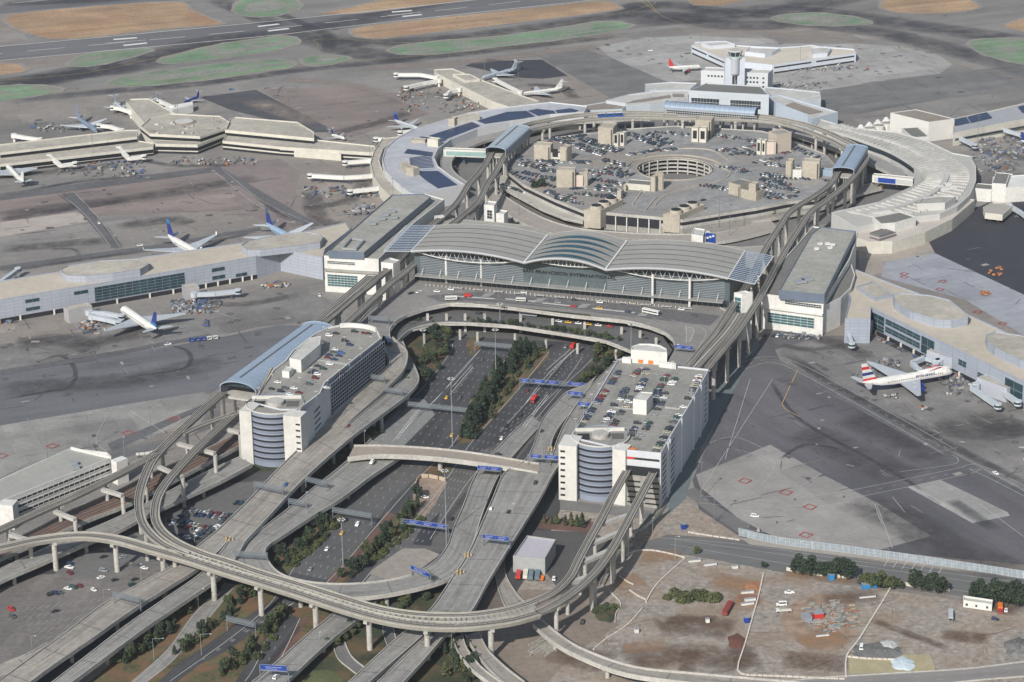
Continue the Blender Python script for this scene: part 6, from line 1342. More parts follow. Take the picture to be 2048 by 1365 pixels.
# ================================================================= VEHICLES
ONES=['first','second','third','fourth','fifth','sixth','seventh','eighth','ninth','tenth','eleventh','twelfth','thirteenth','fourteenth','fifteenth','sixteenth','seventeenth','eighteenth','nineteenth']
def ordn(i):
    if i<=19: return ONES[i-1]
    t_,o_=divmod(i,10); T_=['','','twenty','thirty','forty','fifty','sixty','seventy','eighty','ninety'][t_]; 
    return T_.replace('ty','tieth') if o_==0 else T_+'-'+ONES[o_-1]
COL={'white':(.75,.75,.74),'silver':(.27,.285,.30),'grey':(.09,.095,.10),'black':(.025,.026,.03),'dark blue':(.025,.04,.10),'dark green':(.025,.06,.05),'maroon':(.15,.02,.025),'red':(.45,.03,.025),'beige':(.40,.36,.28),'blue':(.05,.13,.32),'yellow':(.68,.42,.04),'orange':(.62,.18,.03)}
carm={k:mat('car_paint_'+k.replace(' ','_'),c,.3,0,spec=.6) for k,c in COL.items()}
def localmesh(name,mb,mats):
    o=mb.build(name,mats,origin=(0,0,0)); me=o.data; bpy.data.objects.remove(o); return me
def carmesh(kind,colr):
    mb=MB(); gl=MB()
    L,Wd,H,hb,c0,c1,r0,r1={'sedan':(4.7,1.8,1.42,.82,-1.65,1.0,-1.0,.35),'hatchback':(4.1,1.72,1.5,.85,-1.95,.85,-1.6,.3),'SUV':(4.7,1.9,1.8,1.0,-2.2,.95,-2.0,.45),'minivan':(5.0,1.95,1.85,.95,-2.4,1.4,-2.2,.8),'pickup':(5.4,1.95,1.8,1.0,-.3,1.3,-.15,.8),'van':(5.6,2.05,2.3,1.1,-2.7,2.0,-2.6,1.5)}[kind]
    w2=Wd/2; z0=.28
    # lower body with chamfered ends
    prof=[(-L/2,z0+.1),(-L/2+.05,hb-.08),(-L/2+.3,hb),(c1,hb),(L/2-.35,hb-.12),(L/2,hb-.3),(L/2,z0+.08),(L/2-.3,z0),(-L/2+.3,z0)]
    for s in (-1,1):
        f=[Vector((x,s*w2,z)) for x,z in prof]; mb.face(f if s<0 else f[::-1],0)
    n=len(prof)
    for i in range(n):
        (x0,za),(x1,zb)=prof[i],prof[(i+1)%n]; mb.face([(x0,-w2,za),(x0,w2,za),(x1,w2,zb),(x1,-w2,zb)],0)
    wi=w2-.12; ti=w2-.28
    B=[(c0,-wi),(c1,-wi),(c1,wi),(c0,wi)];Tt=[(r0,-ti),(r1,-ti),(r1,ti),(r0,ti)]
    mb.face([(x,y,H) for x,y in Tt],0)
    for i in range(4):
        j=(i+1)%4; a,b,c,d=Vector((*B[i],hb)),Vector((*B[j],hb)),Vector((*Tt[j],H)),Vector((*Tt[i],H)); mb.face([a,b,c,d],0)
        nrm=(b-a).cross(d-a).normalized()*.02
        q=lambda u,v:(a.lerp(b,u)).lerp(d.lerp(c,u),v)+nrm
        gl.face([q(.06,.12),q(.94,.12),q(.94,.86),q(.06,.86)])
    for sx in (-L*.31,L*.31):
        for s in (-1,1): mb.tube((sx,s*(w2-.2),.33),(sx,s*(w2+.02),.33),.33,n=8,m=1)
    return localmesh('car',mb,[carm[colr],rubber]),localmesh('window',gl,[glass])
CM={}
def getcar(k,c):
    if (k,c) not in CM:
        a,b=carmesh(k,c); 
        for (kk,cc),(x,y) in CM.items():
            if kk==k: b=y;break
        CM[(k,c)]=(a,b)
    return CM[(k,c)]
CARS=[]  # (pos, heading, kind, colour, label, group)
kinds=['sedan','sedan','sedan','hatchback','SUV','SUV','minivan','pickup']; cols=['white','silver','silver','grey','black','black','black','dark blue','dark green','maroon','beige','grey','grey','white','dark blue']
def head(x,y,dx,dy,z):
    a=W(x,y,z);b=W(x+dx,y+dy,z); return math.atan2(b.y-a.y,b.x-a.x)
def row(desc,x0,y0,x1,y1,n,z,fill=.85,ang=90,grp='cars parked in rows',far=None):
    a=W(x0,y0,z);b=W(x1,y1,z); d=b-a; h=math.atan2(d.y,d.x)+math.radians(ang); end='left end' if abs(d.x)>abs(d.y) and x0<x1 else ('right end' if abs(d.x)>abs(d.y) else ('far end' if a.y>b.y else 'near end'))
    k_=0
    for i in range(n):
        if R()>fill: continue
        k_+=1; p=a.lerp(b,i/max(n-1,1))+Vector((R()-.5,R()-.5,0))*.5
        c=random.choice(cols);kd=random.choice(kinds); CARS.append((p,h+(math.pi if R()<.5 else 0)+(R()-.5)*.06,kd,c,('%s %s, %s from %s, %s'%(c,kd,ordn(k_),end,desc)).replace('central garage roof','central garage'),grp))
def car(x,y,z,dx,dy,c,k,lab): CARS.append((W(x,y,z),head(x,y,dx,dy,z),k,c,'%s %s %s'%(c,k,lab),None))
GZ2=GZ+.02; rg='right garage roof'
for a in (('left edge row of the '+rg,1241,740,1157,861,25,GZ2,.85),('far left island of the '+rg,1278,741,1259,762,6,GZ2,.95),('left island behind lift house, '+rg,1288,760,1276,784,7,GZ2,.95),('left island near lift house, '+rg,1251,779,1241,801,7,GZ2,.95),
 ('row touching lift house, '+rg,1262,797,1253,815,5,GZ2,.95),('near left island left side, '+rg,1224,825,1204,855,7,GZ2,.8),('near left island right side, '+rg,1243,825,1226,853,7,GZ2,.85),
 ('far right island left side, '+rg,1336,748,1319,776,7,GZ2,.97),('far right island right side, '+rg,1349,760,1339,776,4,GZ2,.97),('near right island left side, '+rg,1316,782,1310,806,6,GZ2,.95),('near right island right side, '+rg,1330,788,1321,811,6,GZ2,.95),
 ('far part of right edge, '+rg,1398,755,1382,787,9,GZ2,.9),('middle part of right edge, '+rg,1357,832,1347,846,4,GZ2,.9),('near part of right edge, '+rg,1340,856,1311,903,10,GZ2,.85),
 ('near middle island left side, '+rg,1274,848,1262,872,6,GZ2,.9),('near middle island right side, '+rg,1297,848,1283,872,5,GZ2,.7)): row(*a[:8],grp='cars parked on the right garage roof')
for x,y,c,k,l in ((1293,740,'dark blue','sedan','alone at the far side of the '+rg),(1293,749,'beige','sedan','beside the far left island of the '+rg),(1314,750,'silver','sedan','between the two far islands of the '+rg),(1228,812,'black','SUV','left of the crosswalk on the '+rg),(1315,820,'black','sedan','just right of the lift house on the '+rg),(1308,830,'silver','sedan','below the lift house on the '+rg),(1376,799,'black','SUV','alone at the right edge of the '+rg),(1367,816,'white','sedan','at the right edge crosswalk, '+rg),(1266,899,'orange','sedan','at the front parapet of the '+rg),(1274,880,'grey','sedan','behind the orange car, '+rg),(1218,863,'white','hatchback','near the cylinder tower, '+rg)):
    car(x,y,GZ2,1,.08,c,k,l)
lg='left garage roof'
LGC=[(945,218,'white'),(1000,200,'black'),(1155,185,'black'),(1235,198,'maroon'),(1270,200,'black'),(895,270,'grey'),(1075,262,'black'),(1115,295,'dark blue'),(995,335,'white'),(980,355,'grey'),(945,378,'dark blue'),(1045,362,'blue'),(1025,385,'dark blue'),(930,400,'maroon'),(985,415,'dark blue'),(950,455,'white'),(850,470,'black'),(895,492,'dark green'),(820,510,'dark blue'),(795,525,'black'),(850,540,'white'),(1045,525,'black'),(830,570,'maroon'),(780,620,'grey'),(805,600,'silver'),(520,605,'white'),(470,660,'black'),(545,680,'black'),(580,655,'grey'),(655,655,'white'),(695,690,'maroon'),(920,650,'white'),(620,705,'white'),(700,730,'beige')]
wh=['by the rounded far end of the ','in the middle cluster of the ','beside the lift house of the ','near the cylinder tower on the ']
for i,(x,y,c) in enumerate(LGC):
    k=random.choice(kinds[:6]); px,py=430+x/4.136,620+y/4.136; car(px,py,GZ2,1,.12,c,k,'%s, %s from far end, left garage roof'%('right side' if x>960 else 'left side',ordn(i+1)))
# lots at the left
LOT=[(590,355,'black'),(560,425,'dark blue'),(555,455,'white'),(560,500,'maroon'),(830,480,'silver'),(810,535,'white'),(830,370,'black'),(985,370,'silver'),(1035,425,'beige'),(1100,440,'grey'),(1155,460,'white'),(920,555,'black'),(1080,550,'black'),(1060,595,'dark green'),(545,625,'white'),(590,615,'dark green'),(640,600,'maroon'),(750,635,'white'),(410,670,'black'),(445,662,'dark blue'),(480,655,'grey'),(90,790,'red'),(100,850,'grey'),(445,805,'black'),(840,320,'grey'),(1060,215,'grey'),(960,180,'black'),(905,185,'dark green'),(370,410,'grey')]
LOTD=['near the tall pier','in the group by the slip road','at the lot edge','under the guideway','beside the exit ramp']
for i,(x,y,c) in enumerate(LOT):
    car(x/4,1023+y/4,.12,1,random.choice((-.3,.2,.6)),c,random.choice(kinds),'%s from the back of the open lot under the monorail curve'%ordn(i+1))
row('front row of the lot inside the monorail bend',395,1025,470,1033,11,.12,.95,80); row('second row of the lot inside the monorail bend',393,1031,465,1040,11,.12,.9,80); row('third row of the lot inside the monorail bend',341,1042,425,1058,13,.12,.9,80); row('fourth row of the lot inside the monorail bend',345,1050,420,1066,11,.12,.9,80)
row('fifth row of the lot inside the monorail bend',360,1035,386,1022,7,.12,.95,80); row('row by the ramp inside the monorail bend',425,1062,455,1042,7,.12,.9,80); row('near row of the lot inside the monorail bend',372,1078,425,1062,10,.12,.85,80)
row('back row of the lot inside the monorail bend',355,1010,388,1003,4,.12,.9,60); row('last row of the lot by the exit ramp',353,1068,392,1080,5,.12,.8,70); row('pair by the sidewalk inside the monorail bend',474,1008,490,1009,3,.12,1,60)
row('row between the two left exit viaducts',290,1240,350,1180,12,.12,.6,80)
# moving traffic
TR=[(697,854,12.1,'maroon','sedan',-6,8,'on the merged exit ramps beside the left garage'),(744,926,7.9,'white','SUV',-6,7,'on the middle exit ramp below the overpass'),(571,971,12.1,'blue','sedan',-6,8,'on the left exit ramp by the grey gantry'),(997,910,10.3,'black','sedan',10,1.5,'crossing the right part of the overpass'),
 (893,797,.2,'yellow','sedan',-5,8,'on the left freeway beneath the tall mast'),(920,797,.2,'grey','sedan',-5,8,'two lanes right of the yellow taxi'),(946,794,.2,'black','sedan',-5,8,'by the median on the left freeway'),(904,872,.2,'yellow','sedan',-5,8,'just above the overpass by the median'),(964,722,.2,'grey','hatchback',-5,8,'at the top of the left freeway'),(1003,879,.2,'white','hatchback',-5,8,'on the right freeway above the overpass'),(1012,853,.2,'black','sedan',-5,8,'on the right freeway near the median'),
 (1062,734,.2,'blue','sedan',6,-4,'beside the grassy end of the median'),(1055,783,.2,'maroon','sedan',-5,8,'below the long sign gantry'),(1041,832,.2,'black','sedan',-5,8,'on the right freeway above the white stripes'),(1131,695,.2,'silver','sedan',-5,8,'at the top of the right freeway beside the red truck'),(1195,692,.2,'white','hatchback',-5,8,'emerging from under the arrivals deck'),(1084,864,8.8,'black','sedan',4,-8,'on the narrow inbound ramp'),(1071,967,10.1,'black','SUV',4,-8,'on the wide inbound ramp below the blue signs'),(1017,1025,10.1,'black','sedan',4,-8,'lower on the wide inbound ramp'),(982,1019,10.1,'white','hatchback',4,-8,'left lane of the wide inbound ramp'),
 (715,1051,.2,'white','SUV',-6,8,'below the grey gantry on the left freeway'),(684,1068,.2,'yellow','sedan',-6,8,'beside the pole on the left freeway'),(654,1100,.2,'white','sedan',-6,8,'in the middle of the lower left freeway'),(621,1140,.2,'silver','sedan',-6,8,'just above the loop ramp'),(903,1039,.2,'black','SUV',3,-8,'under the right end of the blue gantry'),(552,1356,7,'white','SUV',6,-6,'below the blue signs at the bottom edge'),(850,996,.2,'white','sedan',8,1,'parked in the brick yard'),(1356,698,15.1,'white','van',.2,8,'under the blue sign on the right deck'),
 (874,584,15.1,'white','sedan',10,1,'at the left end of the kerb'),(902,580,15.1,'white','minivan',10,1,'second from the left at the kerb'),(822,588,15.1,'black','sedan',8,-3,'entering the plaza behind a white sedan'),(838,585,15.1,'white','sedan',8,-3,'entering the plaza ahead of a black sedan'),(1048,586,15.1,'white','sedan',10,1,'at the kerb under the letters'),(1149,601,15.1,'black','sedan',10,1,'in the plaza middle lane'),(1146,614,15.1,'red','minivan',10,1,'in the plaza outer lane'),(1199,618,15.1,'yellow','van',10,1,'shuttle in the plaza outer lane'),(1200,606,15.1,'white','sedan',10,1,'above the yellow shuttle'),(1116,606,15.1,'silver','sedan',10,1,'left of the red minivan'),(1363,620,15.1,'white','minivan',10,1.5,'at the right end of the kerb'),(1387,632,15.1,'grey','sedan',10,2,'alone right of the white minivan'),(1266,608,15.1,'beige','sedan',10,1,'at the kerb between the two right columns'),(1256,625,15.1,'dark blue','minivan',10,1,'left of the white coach'),
 (1118,644,8.6,'white','sedan',10,1,'first in the taxi queue on the lower deck'),(1137,646,8.6,'yellow','sedan',10,1,'second in the taxi queue on the lower deck'),(1157,648,8.6,'white','sedan',10,1,'third in the taxi queue on the lower deck'),(1177,650,8.6,'yellow','sedan',10,1,'fourth in the taxi queue on the lower deck'),(1197,652,8.6,'white','sedan',10,1,'fifth in the taxi queue on the lower deck'),(1219,654,8.6,'red','sedan',10,1,'last in the taxi queue on the lower deck'),(1263,652,8.6,'white','sedan',10,2,'by itself right of the taxi queue'),(958,628,8.6,'black','minivan',10,0,'on the lower deck left of the taxi queue'),
 (1108,1159,.2,'white','SUV',1,-5,'beside the containers in the dark yard'),(1165,1246,.2,'black','pickup',2,-6,'by the guideway pier in the dirt lot'),(1579,1187,.2,'white','pickup',-8,.3,'alone near the dark trees in the dirt lot'),(1563,1211,.2,'white','van',-8,.3,'passenger type above the flatbed in the dirt lot'),(1723,1297,.2,'white','van',1,-6,'parked on the dark gravel wedge'),(2012,1222,.2,'white','sedan',1,-6,'beside the orange truck near the trailer'),(1990,1240,.2,'dark blue','hatchback',6,1,'in front of the orange truck'),(1510,1034,.2,'white','minivan',8,1,'on the pale apron above the service road'),(1517,1062,.2,'beige','hatchback',1,-6,'beside the apron service road'),
 (336,690,.2,'white','minivan',8,-1.5,'below the tail of the blue finned airliner'),(280,492,.2,'white','SUV',8,-1,'left of the parked airliner behind the pier'),(127,592,.2,'white','pickup',8,1,'at the foot of the left pier'),(639,592,.2,'white','hatchback',2,5,'at the corner of the left white block'),(2010,685,.2,'white','van',3,3,'beside the right pier wall'),(1991,948,.2,'white','sedan',8,5,'on the right apron service lane'),(198,447,.2,'white','pickup',3,6,'on the crossing lane of the left apron'),(462,180,.2,'blue','van',8,-1,'by the dark taxi lane far left'),(1215,91,.2,'black','SUV',8,0,'on the far taxiway'),(1301,102,.2,'white','van',8,0,'left of the red tailed jet on the bright apron'),(928,323,3.1,'blue','van',3,-8,'in front of the left footbridge'),(1762,375,3.1,'yellow','sedan',-5,3,'below the right footbridge')]
for x,y,z,c,k,dx,dy,l in TR: car(x,y,z,dx,dy,c,k,l)
cg='central garage roof'
def cz(x,y): return 980+x/4.876,220+y/4.876
def cz2(x,y): return 1380+x/4.876,180+y/4.876
CR=[('left diagonal row a',cz(700,320),cz(1080,445),19),('left diagonal row b',cz(745,315),cz(1100,430),18),('middle diagonal row a',cz(870,295),cz(1230,415),17),('middle diagonal row b',cz(930,292),cz(1265,405),16),('right diagonal row a',cz(1310,240),cz(1650,360),17),('right diagonal row b',cz(1340,240),cz(1690,345),15),('far short row',cz(1530,245),cz(1700,300),6),('row below the nearest beige house',cz(460,500),cz(720,517),11),('row of five below the rows',cz(790,520),cz(950,522),6),('pair of rows by the ramp kerb',cz(1090,500),cz(1180,520),5),
 ('upper left bays',cz(410,560),cz(610,540),7),('second left bays',cz(385,622),cz(480,632),4),('bays left of the wide beige house',cz(470,600),cz(610,605),6),('bays below those',cz(450,660),cz(610,680),6),('kerb row left',cz(170,600),cz(420,722),9),('row at the well kerb',cz(1350,445),cz(1520,420),7),('row above the well',cz(1560,410),cz(1780,395),8),('scattered right of the wide house',cz(960,600),cz(1060,650),4),('near the left ramp',cz(1120,590),cz(1280,660),6),('front row below the wide house',cz(800,775),cz(920,765),5),('front right bays',cz(1040,755),cz(1210,742),6),('front left kerb',cz(640,845),cz(740,870),4),('above the far beige house',cz(1240,205),cz(1320,200),4),('edge row far left',cz(550,300),cz(900,262),9),
 ('right side row a',cz2(690,833),cz2(870,850),9),('right side row b',cz2(680,880),cz2(950,940),12),('right side row c',cz2(760,880),cz2(900,915),7),('right side row d',cz2(690,945),cz2(800,990),4),('right side row e',cz2(630,715),cz2(860,680),6),('far right row',cz2(440,580),cz2(630,550),5),('far right pair',cz2(400,637),cz2(570,615),4),('left bays under first house',(1040,330),(1108,345),12),('second bays under first house',(1045,347),(1106,362),10),('third bays under first house',(1062,364),(1104,378),7),('bays between wide house and well',(1182,345),(1240,352),9),('lower bays between wide house and well',(1188,360),(1250,372),9),('lowest bays right of wide house',(1190,380),(1240,385),8),('bays above the wide house',(1085,303),(1118,318),6),('right bays toward the well',(1440,335),(1500,345),8),('right bays under the station house',(1520,350),(1566,358),8),('loose bays at lower right',(1520,388),(1560,394),6),('bays near the far right house',(1490,300),(1510,308),4),('front left bays near the tree',(1090,385),(1150,398),10),('second front left bays',(1110,398),(1165,410),9),('bays before the left plant',(1150,388),(1215,396),9),('bays by the slim tower',(1200,395),(1245,390),7),('bays left of the first house',(1030,315),(1062,330),6),('far bays behind the first house',(1100,285),(1120,281),4),('bays left of the well',(1205,322),(1255,335),9),('upper well bays',(1215,335),(1262,352),8),('far bays right of the tall house',(1300,275),(1345,290),9),('far bays before the louvred house',(1310,265),(1372,272),10),('right far bays',(1430,272),(1505,285),11),('right mid bays',(1440,300),(1505,312),10),('right upper bays by the taupe house',(1590,300),(1640,320),8),('bays above the right beige house',(1530,330),(1600,338),10),('lower right bays',(1525,372),(1590,383),10),('bays right of the angled house',(1530,398),(1585,396),8),('bays left of the angled house',(1400,372),(1450,380),7),('beside the louvred house',cz2(910,620),cz2(1000,608),3),('below the right beige house',cz2(940,868),cz2(1160,876),6),('by the right station',cz2(1290,882),cz2(1350,892),3),('front right loose bays',cz2(960,960),cz2(1050,1005),5),('upper right loose pair',cz2(260,590),cz2(320,603),2),('kerb of the well right',cz2(460,815),cz2(560,800),3)]
for d,a,b,n_ in CR:
    row(d+', '+cg,a[0],a[1],b[0],b[1],n_,CZ+.03,.97,115,'cars parked on the central garage roof')
    if n_>=6: row('back of '+d+', '+cg,a[0]+5,a[1]-2.6,b[0]+5,b[1]-2.6,n_,CZ+.03,.8,115,'cars parked on the central garage roof')
row('lower ring deck at the left front',cz(120,735)[0],cz(120,735)[1],cz(400,830)[0],cz(400,830)[1],12,6.55,.9,90,'cars on the lower ring deck')
for x,y,l in ((240,945,'near the angled house'),(330,975,'below the first dark car'),(130,1080,'alone on the empty front half')):
    X,Y=cz2(x,y); car(X,Y,CZ+.03,5,-1,'black','sedan',l+', '+cg)
row('kerb of the right curved terminal',1745,322,1800,340,9,3.1,.8,70,'cars on the kerb road'); row('kerb of the left curved terminal',890,318,925,352,7,.3,.8,70,'cars on the kerb road')
row('line under the right pier',1762,680,1808,704,10,.15,1,60,'service cars under the right pier'); row('line below the right white block',1530,672,1620,676,12,.15,.9,80,'service cars below the right white block')
row('by the white left curved terminal bridges',690,425,745,415,8,.15,.9,80,'service cars by the left terminal'); row('second line by the left terminal bridges',695,432,735,427,6,.15,.9,80,'service cars by the left terminal'); row('along the right curved terminal outer wall',1945,315,2020,350,16,.15,.9,60,'service vans at the right terminal')
CARS.sort(key=lambda c:c[0].y)
car_roots=0; stuffmb=MB(); stuffmats=[carm[k] for k in COL]+[glass]; ck=list(COL)
for i,(p,h,k,c,lab,grp) in enumerate(CARS):
    if i<300:
        bm_,gm_=getcar(k,c); o=bpy.data.objects.new('parked_car' if grp else 'car',bm_); C.objects.link(o); o.location=p; o.rotation_euler.z=h; WL[o.name]=p
        tag(o,lab,'car',grp or 'single cars on roads and in lots'); g_=bpy.data.objects.new('window',gm_); C.objects.link(g_); g_.parent=o
    else:
        L,Wd=(4.6,1.8); ca,sa=math.cos(h),math.sin(h); f=lambda x,y,z:(p.x+x*ca-y*sa,p.y+x*sa+y*ca,p.z+z); m_=ck.index(c)
        for (x0,x1,w_,t0,t1,mm,rx0,rx1,rw) in ((-2.3,2.3,.9,.25,.85,m_,-2.2,2.2,.88),(-1.7,1.0,.8,.85,1.4,len(ck),-1.0,.35,.62)):
            B=[f(x0,-w_,t0),f(x1,-w_,t0),f(x1,w_,t0),f(x0,w_,t0)];T_=[f(rx0,-rw,t1),f(rx1,-rw,t1),f(rx1,rw,t1),f(rx0,rw,t1)]
            for q in range(4): stuffmb.face([B[q],B[(q+1)%4],T_[(q+1)%4],T_[q]],mm)
            stuffmb.face(T_,m_)
if stuffmb.v: tag(stuffmb.build('parked_cars',stuffmats),'far rows of small parked cars around the round ramp well','cars',kind='stuff')
# ------------------------------------------------------------ trucks and buses
def boxveh(name,x,y,z,dx,dy,L,Wd,H,cabL,mbody,mcab,lab,cat,win=True,cabH=None,flat=False):
    p=W(x,y,z); t=thing(name,p,lab,cat,None,head(x,y,dx,dy,z)); 
    def part(n_,mb,m_): o=mb.build(n_,m_,origin=(0,0,0)); o.parent=t; o.location=(0,0,0); return o
    mb=MB(); mb.box((-(cabL)/2,0,.9 if not flat else .8),L-cabL-.1,Wd,(H-.9) if not flat else .35); b_=part('cargo_body' if cabL else 'body',mb,mbody)
    if cabL: mb=MB(); ch=cabH or H*.8; mb.prism([(L/2-cabL,-Wd/2+.08),(L/2-.1,-Wd/2+.08),(L/2-.1,Wd/2-.08),(L/2-cabL,Wd/2-.08)],.6,ch); part('cab',mb,mcab); mb=MB(); mb.box((L/2-.12,0,ch*.55),.12,Wd-.4,ch*.35); part('windscreen',mb,glass)
    elif win:
        for s in (-1,1): mb=MB(); mb.box((-.1,s*(Wd/2+.02),H*.55),L*.9,.08,H*.25); part('window_band',mb,glass)
        mb=MB(); mb.box((L/2,0,H*.4),.1,Wd-.3,H*.4); part('windscreen',mb,glass)
    for sx in (-L*.33,L*.36):
        for s in (-1,1): mb=MB(); mb.tube((sx,s*(Wd/2-.3),.5),(sx,s*(Wd/2),.5),.5,n=8); part('wheel',mb,rubber)
    return t
mg=mat('grey_box_paint',(.25,.27,.30),.6,.05,.3); mc=mat('cream_box',(.6,.57,.48),.6,.05,.3)
boxveh('shuttle_bus',902,601,15.1,10,-.3,8.5,2.5,3.1,0,white,white,'white shuttle bus at the left of the plaza beside a red van','bus'); boxveh('delivery_van',935,595,15.1,10,-.3,5.2,2.1,2.6,1.5,red,red,'red boxy van right of the white shuttle bus','van')
boxveh('shuttle_bus',1042,604,15.1,-10,-.5,7,2.4,3,0,white,white,'white minibus on the plaza below the first letters','bus'); boxveh('coach',1302,629,15.1,10,2.2,13,2.7,3.6,0,white,white,'long white coach at the right of the plaza','bus'); boxveh('shuttle_bus',777,688,15,3,6,10,2.6,3.2,0,mat('dark_blue_bus',(.05,.10,.17),.4,0),white,'dark blue bus at the narrow neck of the left ramp','bus')
boxveh('box_truck',1146,696,.2,5,-7,7.5,2.4,3.2,1.8,red,red,'red box truck at the top of the right freeway','truck'); boxveh('box_truck',1068,803,.2,-5,7,8,2.5,3.3,1.8,red,red,'red truck with pale cab below the sign gantry','truck')
boxveh('shuttle_bus',1136,668,.2,10,1.2,11,2.6,3.1,0,mat('purple_bus',(.12,.09,.30),.4,0),white,'violet and white bus under the arrivals deck, left one','bus'); boxveh('coach',1184,673,.2,10,1.2,15,2.6,3.2,0,mc,white,'cream coach under the arrivals deck, right one','bus'); boxveh('coach',1057,633,8.6,10,1,13,2.6,3.2,0,mg,white,'grey coach on the lower deck behind the hedge','bus')
boxveh('flatbed_truck',1567,1224,.2,-8,.4,8.5,2.4,2.2,2.2,mc,white,'cream flatbed truck under the white van in the dirt lot','truck',flat=True); boxveh('coach',1901,1237,.2,0,6,10.5,2.5,3.1,0,mat('silver_bus',(.42,.43,.45),.4,0),white,'silver bus facing the viewer in the trailer yard','bus')
boxveh('dump_truck',2000,1222,.2,.5,6,8,2.6,3.1,2,orange,red,'orange and red dump truck right of the site trailer','truck'); boxveh('trailer',1037,1155,.2,1,-7,8,2.5,2.8,0,red,red,'red container left of the white one below the grey shed','container',win=False); boxveh('trailer',1051,1154,.2,1,-7,8.5,2.5,2.8,0,mc,white,'cream container below the grey shed','container',win=False)
for i,x in enumerate((1062,1075)): boxveh('trailer',x,1155,.2,1,-7,10,2.6,2.8,0,mat('slate_container',(.12,.17,.20),.6,.1,.3),white,['left slate blue container below the grey shed','right slate blue container below the grey shed'][i],'container',win=False)
boxveh('trailer',1455,1222,.2,5,-9,14,3,2.6,0,mat('oxide_red',(.22,.04,.035),.7,.15,.5),white,'long oxide red container in the middle of the dirt lot','container',win=False); boxveh('trailer',1084,1160,.2,2,-7,5,2,2,1.5,orange,orange,'small orange loader between the containers and white SUV','loader',flat=True)
for x,y,z,s,m_,lab,cat in ((1493,1245,.2,(2.4,2.4,3),blue,'blue portable toilet against the central barrier line','portable toilet'),(1738,1176,.2,(8,3,2.6),mat('azure_plastic',(.03,.20,.45),.5,.05,.3),'azure rounded skip under the dark bushes','skip'),(1662,1160,.2,(3,2.5,3.4),mat('azure_plastic',(.03,.20,.45)),'azure tank under the dark conifers','tank'),(1367,1058,.2,(2.5,2.5,3),blue,'blue portable cabin at the end of the sand by the road','cabin'),(241,1058,.2,(3,3,4),blue,'bright blue box behind the guideway pier','cabin'),
  (1415,1245,.2,(2,2,2),white,'small white cube near the brown patch','crate'),(1273,1266,.2,(2,2,2.2),white,'small black and white crate by the diagonal barrier','crate'),(1500,1202,.2,(6,1.6,1.4),white,'white skip on the red dust by the barrier','skip'),(1495,1187,.2,(7,1.4,1.2),white,'white beam below the orange soil','beam'),(1495,1210,.2,(7,1.6,1.2),white,'white trough under the red dust patch','beam'),(1636,1236,.2,(5,4,3),red,'red container amid the scrap heap','container'),(1613,1240,.2,(4,6,2.6),mg,'grey crate left of the red container in the scrap','crate'),(1389,1124,.2,(7,1.5,1.1),white,'long white trough below the yellow bush','beam'),(1421,1131,.2,(7,1.5,1.1),white,'second long white trough right of the first','beam'),(1470,1137,.2,(3,2,1.6),white,'white plant on the clay north of the lot','machine'),(1735,1196,.2,(9,.8,.8),white,'thin white pipe at the edge of the scrap','pipe'),(1645,1273,.2,(7,.8,.8),white,'short white pipe below the scrap heap','pipe'),(975,1040,10.1,(1,1,1),white,'white plate on the ramp','plate')):
    if cat=='plate': continue
    c=W(x,y,z); t=thing(cat.replace(' ','_'),c,lab,cat,None,.1+R()*.2); mb=MB(); mb.box((0,0,.15),*s); o=mb.build('body',m_,origin=(0,0,0)); o.parent=t;o.location=(0,0,0); mb=MB(); mb.box((0,0,s[2]+.14),s[0]*1.04,s[1]*1.04,.15); 
    o=mb.build('trim',metal,origin=(0,0,0)); o.parent=t;o.location=(0,0,0)
def mound(name,x,y,rx,ry,h,m_,lab,cat,z=.1,kind=None):
    c=W(x,y,z); mb=MB(); n=18; rings=[(1,0),(.8,.45),(.5,.8),(.2,.97),(0.01,1)]; P=[]
    for r_,hh in rings: P.append([Vector((c.x+math.cos(k*6.283/n)*rx*r_*(1+.12*math.sin(k*2.1+r_*5)),c.y+math.sin(k*6.283/n)*ry*r_*(1+.15*math.cos(k*1.7)),z+h*hh*(.85+.3*R()))) if hh>0 else Vector((c.x+math.cos(k*6.283/n)*rx*(1+.12*math.sin(k*2.1+5)),c.y+math.sin(k*6.283/n)*ry*(1+.15*math.cos(k*1.7)),z-.1)) for k in range(n)])
    for a,b in zip(P,P[1:]):
        for k in range(n): mb.face([a[k],a[(k+1)%n],b[(k+1)%n],b[k]])
    return tag(mb.build(name,m_),lab,cat)
mound('spoil_heap',1474,1284,5,9.5,.9,mud,'maroon spoil heap beside the central barrier line','spoil heap'); mound('gravel_heap',1755,1303,14,10,1.0,gravel,'dark gravel heap inside the white barrier corner','gravel heap'); mound('tarp_heap',1778,1290,5,6,1.7,mat('pale_slab',(.36,.37,.36),.9,.1,.2),'pale slab pile on top of the dark gravel','rubble'); mound('tarp_heap',1806,1328,6.5,8,1.0,mat('pale_blue_tarp',(.48,.56,.60),.6,.1,.1),'pale blue tarpaulin heap beside the ochre rectangle','tarpaulin')
mound('earth_mound',1212,1226,6,12,1.5,grassd,'green overgrown mound below the guideway bend','mound'); mound('gravel_heap',1503,1176,4,6,.9,dirto,'orange soil heap by the dividing barrier','soil heap'); mound('gravel_heap',2040,1300,8,12,4,gravel,'dark bluish heap at the right edge','gravel heap')
